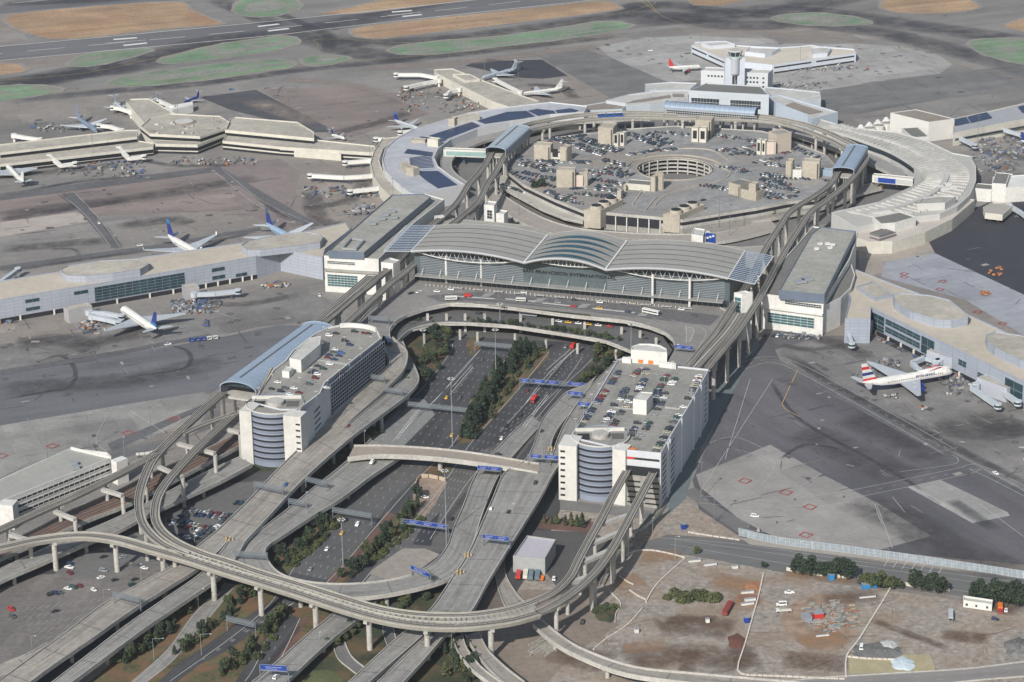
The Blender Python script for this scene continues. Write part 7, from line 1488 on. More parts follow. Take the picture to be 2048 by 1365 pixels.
# scrap pieces, lumber stacks: loose debris nobody could count
db=MB(); dm=[mat('weathered_board',(.33,.30,.26),.9,.2,.4),mat('rusty_scrap',(.24,.12,.07),.9,.2,.4),mg,conc_d,mat('faded_teal',(.14,.19,.20),.8,.1,.3),mat('brown_wood',(.22,.13,.08),.9,.1,.3),conc_d]
for i in range(300):
    x=1602+(R()+R())*60;y=1198+(R()+R())*36
    if (x-1600)/125*60+1290-y<30+R()*30: continue
    c=W(x,y,.15); db.box((c.x,c.y,.15),1+R()*5,.25+R()*.8,.2+R()*.6,random.choice((.2,.3,1.2,R()*3)),random.randrange(7))
for i in range(40): c=W(1070+R()*50,1280+R()*28,.15); db.box((c.x,c.y,.15),9+R()*4,.7,.5+R()*.6,.7+R()*.2,random.choice((0,3,6)))
tag(db.build('scrap_debris',dm),'scattered planks, pipes and rusty scrap in the dirt lot','scrap',kind='stuff')
# airside clutter: baggage carts and ground equipment
def carts(cx_,cy_,n,sx,sy,lab,palette):
    q=W(cx_,cy_,.15)
    for i in range(n):
        x=cx_+(R()-.5)*sx;y=cy_+(R()-.5)*sy; p=W(x,y,.16); k=random.choice(palette); key=('cart',k)
        if key not in CM:
            mb=MB(); mb.box((0,0,.45),2.8,1.5,.18,0,1); mb.box((-.1,0,.63),2.2,1.35,.8+.2,0,0); mb.box((1.1,0,.63),.15,1.4,1.3,0,1)
            for a_ in (-.9,.9):
                for b_ in (-.6,.6): mb.tube((a_,b_-.1,.25),(a_,b_+.1,.25),.25,n=6,m=2)
            CM[key]=localmesh('baggage_cart',mb,[{'white':mat('off_white_kit',(.42,.42,.40),.7,.1,.3),'blue':mat('slate_blue_cart',(.06,.10,.22),.6,.1,.3),'grey':mat('dull_grey_cart',(.16,.165,.17),.7,.1,.3),'orange':mat('dull_orange',(.40,.16,.06),.7,.1,.3),'red':mat('brick_red',(.30,.07,.05),.7,0),'green':green}[k],metald,rubber])
        o=bpy.data.objects.new('baggage_cart',CM[key]); C.objects.link(o); o.location=p; o.rotation_euler.z=R()*3; tag(o,'%s service cart, %s of the cluster %s'%(k,ordn(i+1),lab),'service cart','service carts '+lab)
for a in ((1850,705,26,60,26,'behind the red tailed jumbo',['white','grey','white','blue']),(1770,735,14,60,14,'left of the jumbo tail',['white','grey']),(1905,760,20,70,26,'under the jumbo nose',['white','grey','blue']),(1780,795,6,28,6,'below the jumbo body',['white','grey']),(1847,818,6,10,8,'beyond the jumbo wing tip',['white','orange']),(1895,722,8,36,10,'red ones beside the jet bridge',['red','red','white']),
 (385,614,40,90,22,'right of the blue finned airliner',['white','grey','grey','blue']),(178,655,18,30,20,'left of the blue finned airliner',['orange','grey','white']),(405,648,7,20,12,'beyond the wing of the airliner',['blue','grey']),(545,573,12,50,6,'in an orange row under the left pier',['orange','orange','white']),(240,345,16,90,22,'below the far left concourse',['white','grey','blue']),(410,325,16,120,12,'in front of the polygonal hub',['white','grey','orange']),(660,385,12,60,14,'by the white bridges',['orange','blue','grey']),(940,215,12,50,14,'behind the solar roof',['grey','white']),
 (2000,295,16,90,26,'below the solar pier',['white','grey']),(1990,545,10,26,20,'orange ones on the black apron edge',['orange','orange']),(1975,590,8,24,10,'orange ones at the slab tip',['orange']),(1570,175,14,50,18,'beside the tower terminal',['white','grey']),(100,255,10,50,10,'left of the dark tailed jet',['white','grey']),(820,190,14,50,12,'under the slim pier',['white','orange','grey']),(1660,140,8,90,8,'under the far pier arm',['orange','white','grey']),(1990,440,8,26,8,'under the hexagonal lounge',['white'])):
    carts(*a)
ge=MB(); gem=[mat('dull_grey_cart',(.16,.165,.17)),metald,mat('dull_beige_kit',(.33,.31,.27),.8,.1,.3),mat('slate_blue_cart',(.06,.10,.22)),mg,mat('off_white_kit',(.42,.42,.40),.7,.1,.3),mat('rusty_scrap',(.24,.12,.07))]
for (x0,y0,x1,y1,n_) in ((340,600,440,628,90),(160,640,200,670,30),(1840,690,1900,720,60),(1740,722,1800,745,30),(1880,745,1990,790,70),(100,325,290,355,70),(340,315,520,332,50),(600,375,760,395,50),(700,410,760,430,40),(800,175,960,225,70),(1960,275,2048,310,60),(60,245,140,265,20),(1600,165,1640,180,16),(1560,668,1640,680,30),(1945,310,2030,345,60),(1600,130,1740,142,30),(520,565,580,578,20),(0,625,30,650,16)):
    for i in range(n_):
        c=W(x0+R()*(x1-x0),y0+R()*(y1-y0),.15); ge.box((c.x,c.y,.3),1+R()*3.5,.8+R()*1.2,.4+R()*1.5,R()*3,random.choice((0,0,0,1,1,2,3,4,5,6) if R()<.7 else (0,1,4)))
tag(ge.build('ground_equipment',gem),'scattered grey dollies, loaders and belts crowding the aircraft stands','ground equipment',kind='stuff')
for i in range(5):
    p=W(383+i*12,684-i*1.4,.2); t=thing('cart_train',p,['open sided container dolly at the left end of the towed row','second container dolly of the towed row','middle container dolly of the towed row','fourth container dolly of the towed row','white tractor pulling the row of dollies'][i],'dolly','towed row of container dollies',head(383,684,12,-1.4,.2))
    mb=MB(); mb.box((0,0,.4),3.2,2.2,.2); 
    for sx in (-1.5,1.5): mb.box((sx,0,.6),.15,2.2,1.6)
    mb.box((0,0,2.2),3.2,2.3,.12); o=mb.build('frame',[blue if i<3 else white],origin=(0,0,0)); o.parent=t; o.location=(0,0,0); mb=MB(); mb.box((0,.5,.6),2.8,1,1.3); o=mb.build('container',mg,origin=(0,0,0)); o.parent=t;o.location=(0,0,0)
# ================================================================= AIRLINERS
def airliner(nose,tail,z,label,span,R_=2.0,eng=2,tt=False,cb=white,cbelly=None,cwing=None,cfin=blue,ceng=None,fin_h=None,hump=False,rear=False,bands=None,maxL=None,name='airliner'):
    a=W(*nose,z);b=W(*tail,z); L=(a-b).length; h=math.atan2(a.y-b.y,a.x-b.x)
    if maxL: L=maxL; c=a-(a-b).normalized()*L/2
    else: c=(a+b)/2
    t=thing(name,(c.x,c.y,.1),label,'airliner',None,h); cwing=cwing or mat('wing_grey',(.42,.45,.48),.4,.05,.1,metal=.1); ceng=ceng or cb; cbelly=cbelly or cb
    def part(n_,mb,m_,par=t,smooth=False): 
        o=mb.build(n_,m_,origin=(0,0,0),smooth=smooth); o.parent=par; o.location=(0,0,0); return o
    z0=R_*2.0+ .2
    rings=[(L/2,.05,-.35),(L/2-.02*L,.42,-.28),(L/2-.05*L,.75,-.15),(L/2-.10*L,.97,0),(L*.3,1,0),(-L*.18,1,0),(-L*.30,.9,.12),(-L*.40,.62,.38),(-L*.47,.32,.62),(-L*.5,.08,.75)]
    mb=MB(); n=14
    def rp_(i,k): x,r_,dz=rings[i]; th=k*2*math.pi/n; return Vector((x,math.cos(th)*R_*r_,z0+dz*R_+math.sin(th)*R_*r_))
    for i in range(len(rings)-1):
        for k in range(n): mb.face([rp_(i,k),rp_(i,(k+1)%n),rp_(i+1,(k+1)%n),rp_(i+1,k)],1 if math.sin((k+.5)*2*math.pi/n)<-.35 else 0)
    fu=part('fuselage',mb,[cb,cbelly],smooth=True)
    if hump:
        mb=MB(); rr_=[(L*.46,.2,.55),(L*.42,.55,.75),(L*.36,.75,.85),(L*.2,.75,.8),(L*.13,.4,.7),(L*.10,.1,.6)]
        for i in range(len(rr_)-1):
            for k in range(10):
                f=lambda j,q:Vector((rr_[j][0],math.cos(q*math.pi/10)*R_*rr_[j][1],z0+R_*(.2)+math.sin(q*math.pi/10)*R_*rr_[j][2]*1.35)); mb.face([f(i,k),f(i,k+1),f(i+1,k+1),f(i+1,k)])
        part('upper_deck',mb,cb,fu,True)
    for s in (-1,1):
        mb=MB(); 
        for q in range(int(L*.62/1.6)):
            x=-L*.24+q*1.6; mb.box((x,s*(R_*.985),z0+R_*.12),.8,.08,.55)
        part('window_row',mb,glass,fu)
    mb=MB(); mb.box((L*.475,0,z0+R_*.12),.5,R_*.9,R_*.28); part('cockpit_window',mb,glass,fu)
    def wing(sp,xr0,xr1,xt0,xt1,zr,zt,s,th=.9,kink=None):
        mb=MB(); A=[(xr0,0,zr),(xr1,0,zr)];
        P=[Vector((xr0,s*R_*.6,zr)),Vector((xt0,s*sp/2,zt)),Vector((xt1,s*sp/2,zt)),Vector((xt1-(xt1-xr1)*.62,s*sp*.21,zr+(zt-zr)*.35)),Vector((xr1,s*R_*.6,zr))]
        up=Vector((0,0,1)); tk=[th,.25,.2,th*.5,th*.8]
        T_=[p+up*k/2 for p,k in zip(P,tk)];B=[p-up*k/2 for p,k in zip(P,tk)]
        if s>0: T_=T_[::-1];B=B[::-1]
        mb.face(T_[::-1] if 0 else T_[::-1]); mb.face(B)
        for i in range(5): mb.face([B[i],B[(i+1)%5],T_[(i+1)%5],T_[i]])
        return mb
    sw=span*.27
    for s in (-1,1):
        part('wing',wing(span,L*.12,-L*.10,L*.12-sw,L*.12-sw-L*.045,z0-R_*.45,z0-R_*.45+span*.045,s,R_*.5),cwing)
        zz_=z0+(R_*3.9 if tt else R_*.45); xs=-L*.40 if not tt else -L*.455
        hs_=wing(span*.36,xs,xs-L*.09,xs-span*.1,xs-span*.1-L*.035,zz_,zz_+.8,s,R_*.2); part('stabilizer',hs_,cwing)
    fh=fin_h or R_*3.6; mb=MB(); x0=-L*.335; P=[(x0,R_*.85),(x0-L*.125,fh+R_*.9),(x0-L*.18,fh+R_*.9),(x0-L*.15,R_*.7)]
    nb=len(bands) if bands else 1
    for k in range(nb):
        f0,f1=k/nb,(k+1)/nb; q=lambda a_,b_,f:(a_[0]+(b_[0]-a_[0])*f,a_[1]+(b_[1]-a_[1])*f)
        Q=[q(P[0],P[1],f0),q(P[0],P[1],f1),q(P[3],P[2],f1),q(P[3],P[2],f0)]; w_=.28
        for s in (-1,1): fc=[Vector((x,s*w_,z0+zz_)) for x,zz_ in Q]; mb.face(fc if s>0 else fc[::-1],k)
        for i in range(4): (xa,za),(xb,zb)=Q[i],Q[(i+1)%4]; mb.face([(xa,-w_,z0+za),(xb,-w_,z0+zb),(xb,w_,z0+zb),(xa,w_,z0+za)],k)
    part('tail_fin',mb,bands or [cfin])
    er=R_*.52; pos=[(.17,0)] if eng==2 else [(.14,0),(.26,1)]
    if rear:
        for s in (-1,1): mb=MB(); mb.tube((-L*.22,s*(R_+er*.9),z0+R_*.3),(-L*.36,s*(R_+er*.9),z0+R_*.35),er*.8,er*.55,12); part('engine',mb,ceng,smooth=False)
    else:
        for s in (-1,1):
            for f,_ in pos:
                y=s*span*f; x=L*.12-abs(y)/(span/2)*sw+L*.045; ez=z0-R_*.95+abs(y)*.06
                mb=MB(); mb.tube((x,y,ez),(x-er*1.2,y,ez),er*.88,er,12,caps=False); mb.tube((x-er*1.2,y,ez),(x-er*3.6,y,ez),er,er*.6,12); en=part('engine',mb,ceng); mb=MB(); mb.tube((x-er*.2,y,ez),(x-er*.3,y,ez),er*.8,n=12); part('intake',mb,black,en); mb=MB(); mb.beam((x-er*2,y,ez+er*.6),(x-er*4.5,y,ez+er*1.5),.3,er); part('pylon',mb,cwing,en)
    for x,y in ((L*.38,0),(-L*.04,R_*1.1),(-L*.04,-R_*1.1)):
        mb=MB(); mb.tube((x,y,.5),(x,y,z0-R_*.7),.18,n=6); mb.tube((x,y-.45,.5),(x,y+.45,.5),.55,n=10); part('landing_gear',mb,metald)
    if span>30 and not rear and cb is white:
        for s in (-1,1): mb=MB(); mb.beam((L*.12-sw-L*.02,s*span/2,z0-R_*.45+span*.045),(L*.12-sw-L*.035,s*(span/2+.5),z0+span*.045+.8),.9,.15); part('winglet',mb,cb)
    return t,L,z0,R_,h
ured=mat('flag_red',(.50,.03,.035),.4,0);unavy=mat('flag_navy',(.02,.04,.18),.4,0); anab=mat('sky_blue_fin',(.03,.16,.36),.4,0); anan=mat('royal_blue_fin',(.012,.03,.20),.4,0)
t,L,z0,R_,h=airliner((1906,739),(1724,770),7.5,'red and blue tailed white jumbo jet parked at the right pier',64.4,3.25,4,hump=True,cbelly=anan,ceng=anan,bands=[ured,white,unavy,white,ured,white],fin_h=12)
sg=MB(); 
for i,(x0,x1,m_) in enumerate(((L*.20,L*.36,0),)):
    for s in (-1,1): sg.face([Vector((x0,s*(R_*.72+.12),z0+R_*.98)),Vector((x1,s*(R_*.60),z0+R_*1.35)),Vector((x1-1.5,s*(R_*.66),z0+R_*1.55)),Vector((x1-4,s*(R_*.66),z0+R_*1.45))],m_)
o=sg.build('ribbon_mark',[ured],origin=(0,0,0)); o.parent=t; o.location=(0,0,0)
def ltext(s,root,x0,x1,y,zc,size,m_,flip=False):
    cu=bpy.data.curves.new('lettering','FONT'); cu.body=s; cu.size=size; cu.extrude=.02; to=bpy.data.objects.new('tmp',cu); C.objects.link(to); bpy.context.view_layer.update(); me=bpy.data.meshes.new_from_object(to.evaluated_get(bpy.context.evaluated_depsgraph_get())); bpy.data.objects.remove(to); me.materials.clear(); me.materials.append(m_)
    mx=max(v.co.x for v in me.vertices)
    for v in me.vertices: p=v.co.copy(); v.co=Vector((x0+(x1-x0)*p.x/mx,y+p.z*(-1 if y<0 else 1),zc+p.y))
    o=bpy.data.objects.new('lettering',me); C.objects.link(o); o.parent=root; return o
ltext('BRITISH AIRWAYS',t,L*.06,L*.27,-(R_+.06),z0+R_*.25,2.2,unavy)
t,L,z0,R_,h=airliner((243,617),(314,665),6.0,'white airliner with sky blue and navy fin parked nose in at the left pier',60.9,3.1,2,bands=[anab,anan,anan,anan],fin_h=11); ltext('ANA',t,-L*.47,-L*.41,-.33,z0+R_*1.6,2.4,white)
ub=mat('light_blue_belly',(.04,.12,.36),.4,0); airliner((413,515),(336,473),7,'white and blue airliner with striped fin behind the left pier',61,3.0,2,cbelly=ub,bands=[unavy,anan,unavy,anab],fin_h=12)
gb=mat('grey_blue_fuselage',(.24,.33,.44),.4,.05,.1); airliner((610,489),(533,449),7,'grey blue airliner mostly hidden behind the left pier, navy fin',60,2.9,2,cb=gb,cwing=mat('wing_pale',(.5,.53,.56),.4,0),bands=[unavy,unavy,mat('dark_grey_fin',(.08,.09,.13),.4,0)],fin_h=12)
airliner((2,318),(48,367),5,'white jet with its tail towards the viewer at the left edge',40,2.2,2,bands=[white,white])
dg=mat('steel_fuselage',(.16,.21,.28),.4,.05,.1); airliner((194,263),(154,236),5,'dark steel airliner nose in beside the far left concourse',42,2.3,2,cb=dg,cwing=mat('wing_pale',(.5,.53,.56)),cfin=dg,fin_h=10)
airliner((250,222),(229,204),4,'small grey jet behind the left concourse arm',28,1.6,2,cb=mat('pale_grey_fuselage',(.4,.42,.45),.4,0),cfin=dg,rear=True,tt=True); airliner((368,203),(398,192),4,'small blue business jet beyond the far left concourse',22,1.3,2,cb=anan,cfin=anan,rear=True,tt=True); airliner((300,200),(316,195),4,'small jet fin beyond the concourse roof',20,1.2,2,cfin=dg,rear=True,tt=True)
airliner((838,257),(789,241),5,'blue finned jet beside the curved solar terminal',36,2.0,2,cb=mat('pale_grey_fuselage',(.4,.42,.45)),bands=[anan,anan,ub]); airliner((962,155),(1034,137),4.5,'silver rear engined jet with a T shaped tail by the slim pier',33,1.8,2,cb=mat('silver_fuselage',(.42,.47,.53),.35,0,metal=.2),cfin=mat('silver_fuselage',(.42,.47,.53)),rear=True,tt=True); airliner((1030,189),(1125,177),4.5,'white rear engined jet with a T shaped tail behind the solar roof',33,1.8,2,cfin=white,rear=True,tt=True)
airliner((1403,133),(1338,137),4.5,'white jet with a red tail on the bright far apron',34,2.0,2,cfin=red,bands=[red,red,red],ceng=red); airliner((2150,932),(2052,893),5,'striped tail of a jet entering at the right edge',34,2.0,2,bands=[ured,green,ured]); airliner((2120,300),(2042,282),5,'purple white jet at the right edge by the solar pier',34,1.9,2,cfin=unavy)
airliner((690,275),(663,268),4,'tiny jet at the end of the dark taxi lane',22,1.3,2,cfin=unavy,rear=True,tt=True)
# ================================================================= JET BRIDGES
jw=mat('bridge_white',(.66,.65,.61),.6,.06,.2);jg=mat('bridge_grey',(.42,.46,.50),.6,.06,.2)
def jetb(pts,m_,lab,h=2.9,z=4.2,wd=3.0):
    P=[W(x,y,z+1.4) for x,y in pts]; t=thing('jet_bridge',(P[0].x,P[0].y,0),lab,'jet bridge','jet bridges'); 
    for i,(a,b) in enumerate(zip(P,P[1:])):
        mb=MB(); mb.beam(a,b,wd-(.3 if i%2 else 0),h); mb.build('tunnel',m_,t)
        c=a.lerp(b,.7); mb=MB(); mb.beam((c.x,c.y,0),(c.x,c.y,z),.5); mb.box((c.x,c.y,0),3.4,1,1.1); mb.build('leg',metald,t)
    a=P[0]; mb=MB(); mb.tube((a.x,a.y,0),(a.x,a.y,z),1.1,n=10); mb.tube((a.x,a.y,z-.3),(a.x,a.y,z+3.2),2.6,n=12); mb.build('rotunda',m_,t)
    b=P[-1]; mb=MB(); mb.tube((b.x,b.y,z-.3),(b.x,b.y,z+3.1),2.5,n=8); cb_=mb.build('cab',m_,t); mb=MB(); mb.tube((b.x,b.y,z+.8),(b.x,b.y,z+2.2),2.56,n=8,caps=False); mb.build('window',glass,cb_)
for pts,m_,lab in (([(178,626),(212,628),(243,634)],jg,'upper of two grey jet bridges at the blue finned airliner'),([(184,634),(215,640),(238,646)],jg,'lower of two grey jet bridges at the blue finned airliner'),([(388,590),(430,588),(476,583)],jg,'long grey jet bridge standing free right of the airliner'),([(0,566),(20,552),(36,540)],jg,'grey jet bridge at the left edge behind the pier'),
 ([(1872,723),(1850,716),(1824,727),(1838,742)],jg,'angled grey jet bridge at the upper side of the jumbo'),([(1878,724),(1870,735),(1868,748)],jg,'short grey jet bridge at the jumbo nose'),([(1952,772),(1944,777),(1970,795),(1996,812)],jg,'left of the twin grey jet bridges at the right'),([(1960,768),(1982,768),(2010,788),(2036,806)],jg,'right of the twin grey jet bridges'),([(1726,660),(1694,663),(1704,690)],jg,'grey jet bridge at the foot of the right white block'),
 ([(99,314),(122,332),(150,328)],jw,'left white jet bridge below the far concourse'),([(238,298),(258,318),(288,314)],jw,'second white jet bridge below the far concourse'),([(765,350),(725,354),(688,356),(620,352)],jw,'longest white jet bridge left of the curved terminal'),([(768,376),(735,380),(700,384)],jw,'white jet bridge below the longest one'),([(742,322),(715,324),(690,326)],jw,'stubby white jet bridge near the concourse join'),([(800,282),(775,280),(752,279)],jw,'white jet bridge above the curved terminal'),([(28,272),(50,276),(80,280)],jw,'white jet bridge at the far left roof edge'),([(243,262),(220,254),(198,252)],jw,'white jet bridge at the dark steel airliner'),
 ([(872,156),(840,150),(792,150)],jw,'upper white jet bridge at the slim pier tip'),([(878,162),(845,168),(812,176)],jw,'lower white jet bridge at the slim pier tip'),([(918,180),(900,184),(892,192)],jw,'white jet bridge along the slim pier'),([(855,258),(832,262),(800,266)],jw,'white jet bridge at the blue finned jet'),([(1908,272),(1930,282),(1950,292)],jg,'blue grey jet bridge by the white hall'),([(1992,256),(2020,264),(2046,272)],jg,'blue grey jet bridge at the solar pier'),([(262,225),(240,218),(225,216)],jw,'white jet bridge behind the concourse arm'),([(345,215),(330,208),(318,204)],jw,'white jet bridge beyond the hub'),([(1040,186),(1025,178),(990,160)],jw,'white jet bridge between the two T tailed jets'),([(2018,412),(2040,425),(2060,440)],jg,'bluish jet bridge beside the hexagonal lounge')): jetb(pts,m_,lab)
# monorail train
t=thing('monorail_train',W(1220,229,22.4),'blue and white monorail train on the far side of the ring','train')
for i in range(3):
    a=W(1196+i*17,231-i*.7,24);b=W(1211+i*17,230-i*.7,24); mb=MB(); mb.beam(a,b,2.9,3.2); c=mb.build('carriage',mat('train_blue',(.03,.10,.35),.4,0),t); mb=MB(); mb.beam(a+Vector((0,-1.5,.4)),b+Vector((0,-1.5,.4)),.1,1.1); mb.build('window_band',glass,c); mb=MB(); mb.beam(a+Vector((0,0,1.65)),b+Vector((0,0,1.65)),2.6,.2); mb.build('roof',white,c)
# ================================================================= TREES
def leafmesh(kind,seed):
    random.seed(seed); mb=MB()
    H={'conifer':9,'round':6.5,'tall':11,'shrub':2.6,'cypress':8}[kind]
    N={'conifer':480,'round':620,'tall':700,'shrub':260,'cypress':300}[kind]
    blobs=[(random.uniform(-.5,.5),random.uniform(-.5,.5),random.uniform(.3,.95)) for _ in range(9)]
    for i in range(N):
        f=random.random()
        if kind in('conifer','cypress'):
            z=H*(.12+.88*f); rr=(1-f)**.75*(2.5 if kind=='conifer' else 1.5)*(1+.3*math.sin(f*23+seed)); th=random.random()*6.283; r_=rr*(.55+.45*random.random()); x,y=math.cos(th)*r_,math.sin(th)*r_; s=.42+.32*random.random()
        elif kind=='shrub': th=random.random()*6.283; r_=1.8*math.sqrt(random.random()); z=.3+2.1*random.random()*(1-(r_/2.2)**2); x,y=math.cos(th)*r_,math.sin(th)*r_; s=.36
        else:
            b=random.choice(blobs); R2=1.7 if kind=='round' else 1.9; th=random.random()*6.283; u=random.uniform(-1,1); q=math.sqrt(1-u*u); d=R2*(.75+.3*random.random())
            x=b[0]*4.2+math.cos(th)*q*d; y=b[1]*4.2+math.sin(th)*q*d; z=H*b[2]*.82+u*d*.85+.6; s=.38+.3*random.random()
            if z<H*.15: continue
        a1=Vector((random.uniform(-1,1),random.uniform(-1,1),random.uniform(-.7,.7))).normalized()*s; a2=a1.orthogonal().normalized()*s*.8; a2=Matrix.Rotation(random.random()*6,3,a1.normalized())@a2; c=Vector((x,y,z)); mb.face([c-a1-a2*.4,c+a1*.2-a2,c+a1+a2*.3,c-a1*.1+a2],0 if random.random()<.72 else 1)
    tr=MB(); tr.tube((0,0,0),(0,0,H*.35),.22,.16,6); tr.tube((0,0,H*.35),(.15,.1,H*.85),.16,.04,6); 
    for k in range(4): th=k*1.6+.4; tr.tube((0,0,H*.3+k*.4),(math.cos(th)*1.2,math.sin(th)*1.2,H*.55+k*.4),.09,.03,5)
    return mb,tr,H
TP={}
def tproto(kind,v,ci):
    key=(kind,v,ci)
    if key not in TP: mb,tr,H=leafmesh(kind,17*v+3); TP[key]=(localmesh('crown',mb,[leafm[ci],leafm[min(ci+1,3)] if ci else leafm[1]]),localmesh('trunk',tr,[bark]))
    return TP[key]
TREEN={'conifer':'conifer_tree','round':'broadleaf_tree','tall':'pine_tree','shrub':'shrub','cypress':'young_conifer'}
def tree(x,y,z,kind,sc,ci,lab,grp):
    st=random.getstate(); cr,tr=tproto(kind,int(abs(x*7+y*3))%3,ci); random.setstate(st); s=sc*(.62+.6*R()); p=W(x,y,z)
    r=thing(TREEN[kind],p,lab,'shrub' if kind=='shrub' else 'tree',grp,R()*6.28); r.scale=(s*(.9+.25*R()),s*(.9+.25*R()),s)
    for n_,me in (('crown',cr),('trunk',tr)): o=bpy.data.objects.new(n_,me); C.objects.link(o); o.parent=r
random.seed(5)
def trees(desc,line_,n,wd,kind,sc,ci,z=0.1,grp=None,adj='dark green'):
    kind0=kind; mixk=kind=='tall' and 'windbreak' not in desc and 'grove' not in desc
    pts=[Vector((x,y,0)) for x,y in line_]; Ls=[0]
    for a,b in zip(pts,pts[1:]): Ls.append(Ls[-1]+(b-a).length)
    nm={'conifer':'conifer','round':'broadleaf tree','tall':'pine','shrub':'shrub','cypress':'young conifer'}[kind]
    for i in range(n):
        d=Ls[-1]*(i+.5*R())/n
        for k in range(len(pts)-1):
            if Ls[k]<=d<=Ls[k+1]+1e-6: p=pts[k].lerp(pts[k+1],(d-Ls[k])/(Ls[k+1]-Ls[k])); break
        p=p+Vector(((R()-.5)*wd,(R()-.5)*wd*.6,0)); kind='conifer' if mixk and i%3 else kind0; nm={'conifer':'conifer','round':'broadleaf tree','tall':'pine','shrub':'shrub','cypress':'young conifer'}[kind]; tree(p.x,p.y,z,kind,sc,min(3,max(0,ci+(0 if 'windbreak' in desc or 'median' in desc else random.choice((0,0,1,1,2))))),'%s %s, %s in %s'%(adj,nm,ordn(i+1),desc.replace(', far first',', from far end').replace(', far end first',', from far end').replace(', left first',', from the left')),grp or 'trees of '+desc)
trees('the hedge on the arrivals deck, left first',[(942,645),(1024,651),(1149,668),(1245,684)],25,2,'round',.62,0,8.5)
trees('the dark grove left of the freeway',[(832,668),(880,668),(885,700),(850,745),(822,785)],30,34,'tall',.9,0)
trees('the median row, far end first',[(1066,700),(1010,745),(965,815),(930,882)],66,24,'conifer',1.2,0)
trees('the right side of the median, far end first',[(1086,702),(1050,745),(1005,800),(965,850)],16,12,'conifer',.7,1,adj='olive green')
trees('the verge by the inbound ramp, far first',[(1240,693),(1205,705),(1185,728)],9,14,'tall',.8,0); trees('the slope under the inbound ramp, far first',[(1232,722),(1190,752),(1150,782)],20,16,'tall',.8,0)
trees('the bank below the left exit ramps',[(760,865),(720,892),(660,935),(600,975)],14,14,'round',.7,1)
trees('the lower strip between carriageways, far first',[(830,1005),(800,1060),(750,1100),(690,1158)],40,22,'tall',.8,0); trees('the olive fringe of that strip, far first',[(845,1035),(800,1082),(730,1135)],14,12,'shrub',1.3,2,adj='olive')
trees('the triangle beside the loop ramp, far first',[(672,1045),(630,1075),(590,1105),(560,1130)],26,30,'tall',.75,0); trees('the olive edge by the loop ramp',[(680,1040),(620,1110),(560,1140)],12,14,'shrub',1.3,2,adj='olive')
trees('the slope right of the exit viaducts, far first',[(430,1172),(385,1210),(330,1265),(240,1335)],38,24,'tall',.75,0); trees('the slope between access road and freeway',[(530,1170),(470,1215),(420,1265),(350,1310)],26,20,'tall',.7,0,adj='mid green')
trees('the lower verge at the bottom left, far first',[(570,1225),(520,1275),(490,1320),(440,1355)],24,18,'tall',.7,0,adj='dusty green'); trees('the ground below the bottom ramps, left part',[(640,1300),(700,1270),(760,1215),(850,1205)],18,34,'round',.8,1); trees('the ground below the bottom ramps, right part',[(870,1300),(910,1290),(940,1340),(900,1360)],26,50,'tall',.8,0)
trees('the planting left of the long monorail pier',[(515,1325),(560,1250)],8,14,'shrub',1.4,1)
trees('the tall windbreak by the frontage road, left part',[(1590,1148),(1695,1160)],13,8,'tall',1.05,0); trees('the dense dark bushes by the azure skip',[(1728,1172),(1800,1180)],8,8,'round',1.15,0); trees('the windbreak middle part',[(1822,1180),(1895,1190)],9,8,'tall',.95,0,adj='grey green'); trees('the windbreak right part near the trailer',[(1950,1200),(2045,1215)],16,12,'tall',1.2,0)
trees('the neat row above the dark yard, left first',[(1088,1047),(1175,1057)],7,1,'cypress',1.0,0,adj='cone shaped'); trees('the ragged hedge in the dirt lot',[(1345,1195),(1400,1198),(1430,1202)],18,26,'shrub',1.6,1,adj='bushy'); trees('the overgrown mound',[(1195,1225),(1228,1222)],9,16,'shrub',1.4,1,adj='leafy')
tree(1393,1108,.1,'round',.8,3,'bright yellow green bush at the north corner of the dirt lot','single trees'); tree(1528,1136,.1,'round',.7,0,'dark round bush at the top of the central barrier line','single trees'); tree(1078,402,1,'tall',1.5,0,'tall dark tree in front of the left side of the central garage','single trees')
for i,(x,y) in enumerate(((1512,440),(1528,440),(1542,438))): tree(x,y,1,'round',1.3,0,'dark round tree, %s from left, at the right front of the central garage'%ordn(i+1),'single trees')
tree(1586,416,1,'round',1.3,0,'dark round tree beside the right ring track','single trees'); tree(250,1052,.1,'shrub',1.3,1,'shrub beneath the left monorail branch','single trees')
# ================================================================= POLES
def mast(x,y,h,z,lab,n=6,r=.3,grp='high light masts',hd=2.2,off=0):
    dk_=grp!='high light masts'; pm_=mat('mast_grey',(.16,.165,.17),.6,.05,.3); hs=.45 if dk_ else .8
    p=W(x,y,z); t=thing('light_mast',p,lab,'light mast',grp); mb=MB(); mb.tube((0,0,0),(0,0,h),r,r*.5,8); o=mb.build('pole',pm_ if dk_ else metal,origin=(0,0,0)); o.parent=t; o.location=(0,0,0)
    mb=MB(); mb.tube((0,0,h-.2),(0,0,h),hd*.45,n=10); o=mb.build('ring',pm_,origin=(0,0,0)); o.parent=t; o.location=(0,0,0)
    for k in range(n): th=k*6.283/n; mb=MB(); mb.box((math.cos(th)*hd*.8,math.sin(th)*hd*.8,h-.5),hs,hs,.35,th); o=mb.build('lamp_head',pm_ if dk_ else white,origin=(0,0,0)); o.parent=t; o.location=(0,0,0)
for x,y,h,z,l in ((905,893,45,0,'tallest mast in the wide freeway median'),(992,762,36,0,'mast at the far end of the freeway median'),(847,707,17,0,'mast at the edge of the dark grove'),(687,1148,33,0,'mast beside the lower left freeway'),(893,1098,48,0,'mast between the blue gantry and the loop ramp'),(1262,705,20,8,'mast rising behind the right garage'),(1000,640,12,8.5,'mast on the plaza edge')): mast(x,y,h,z,l)
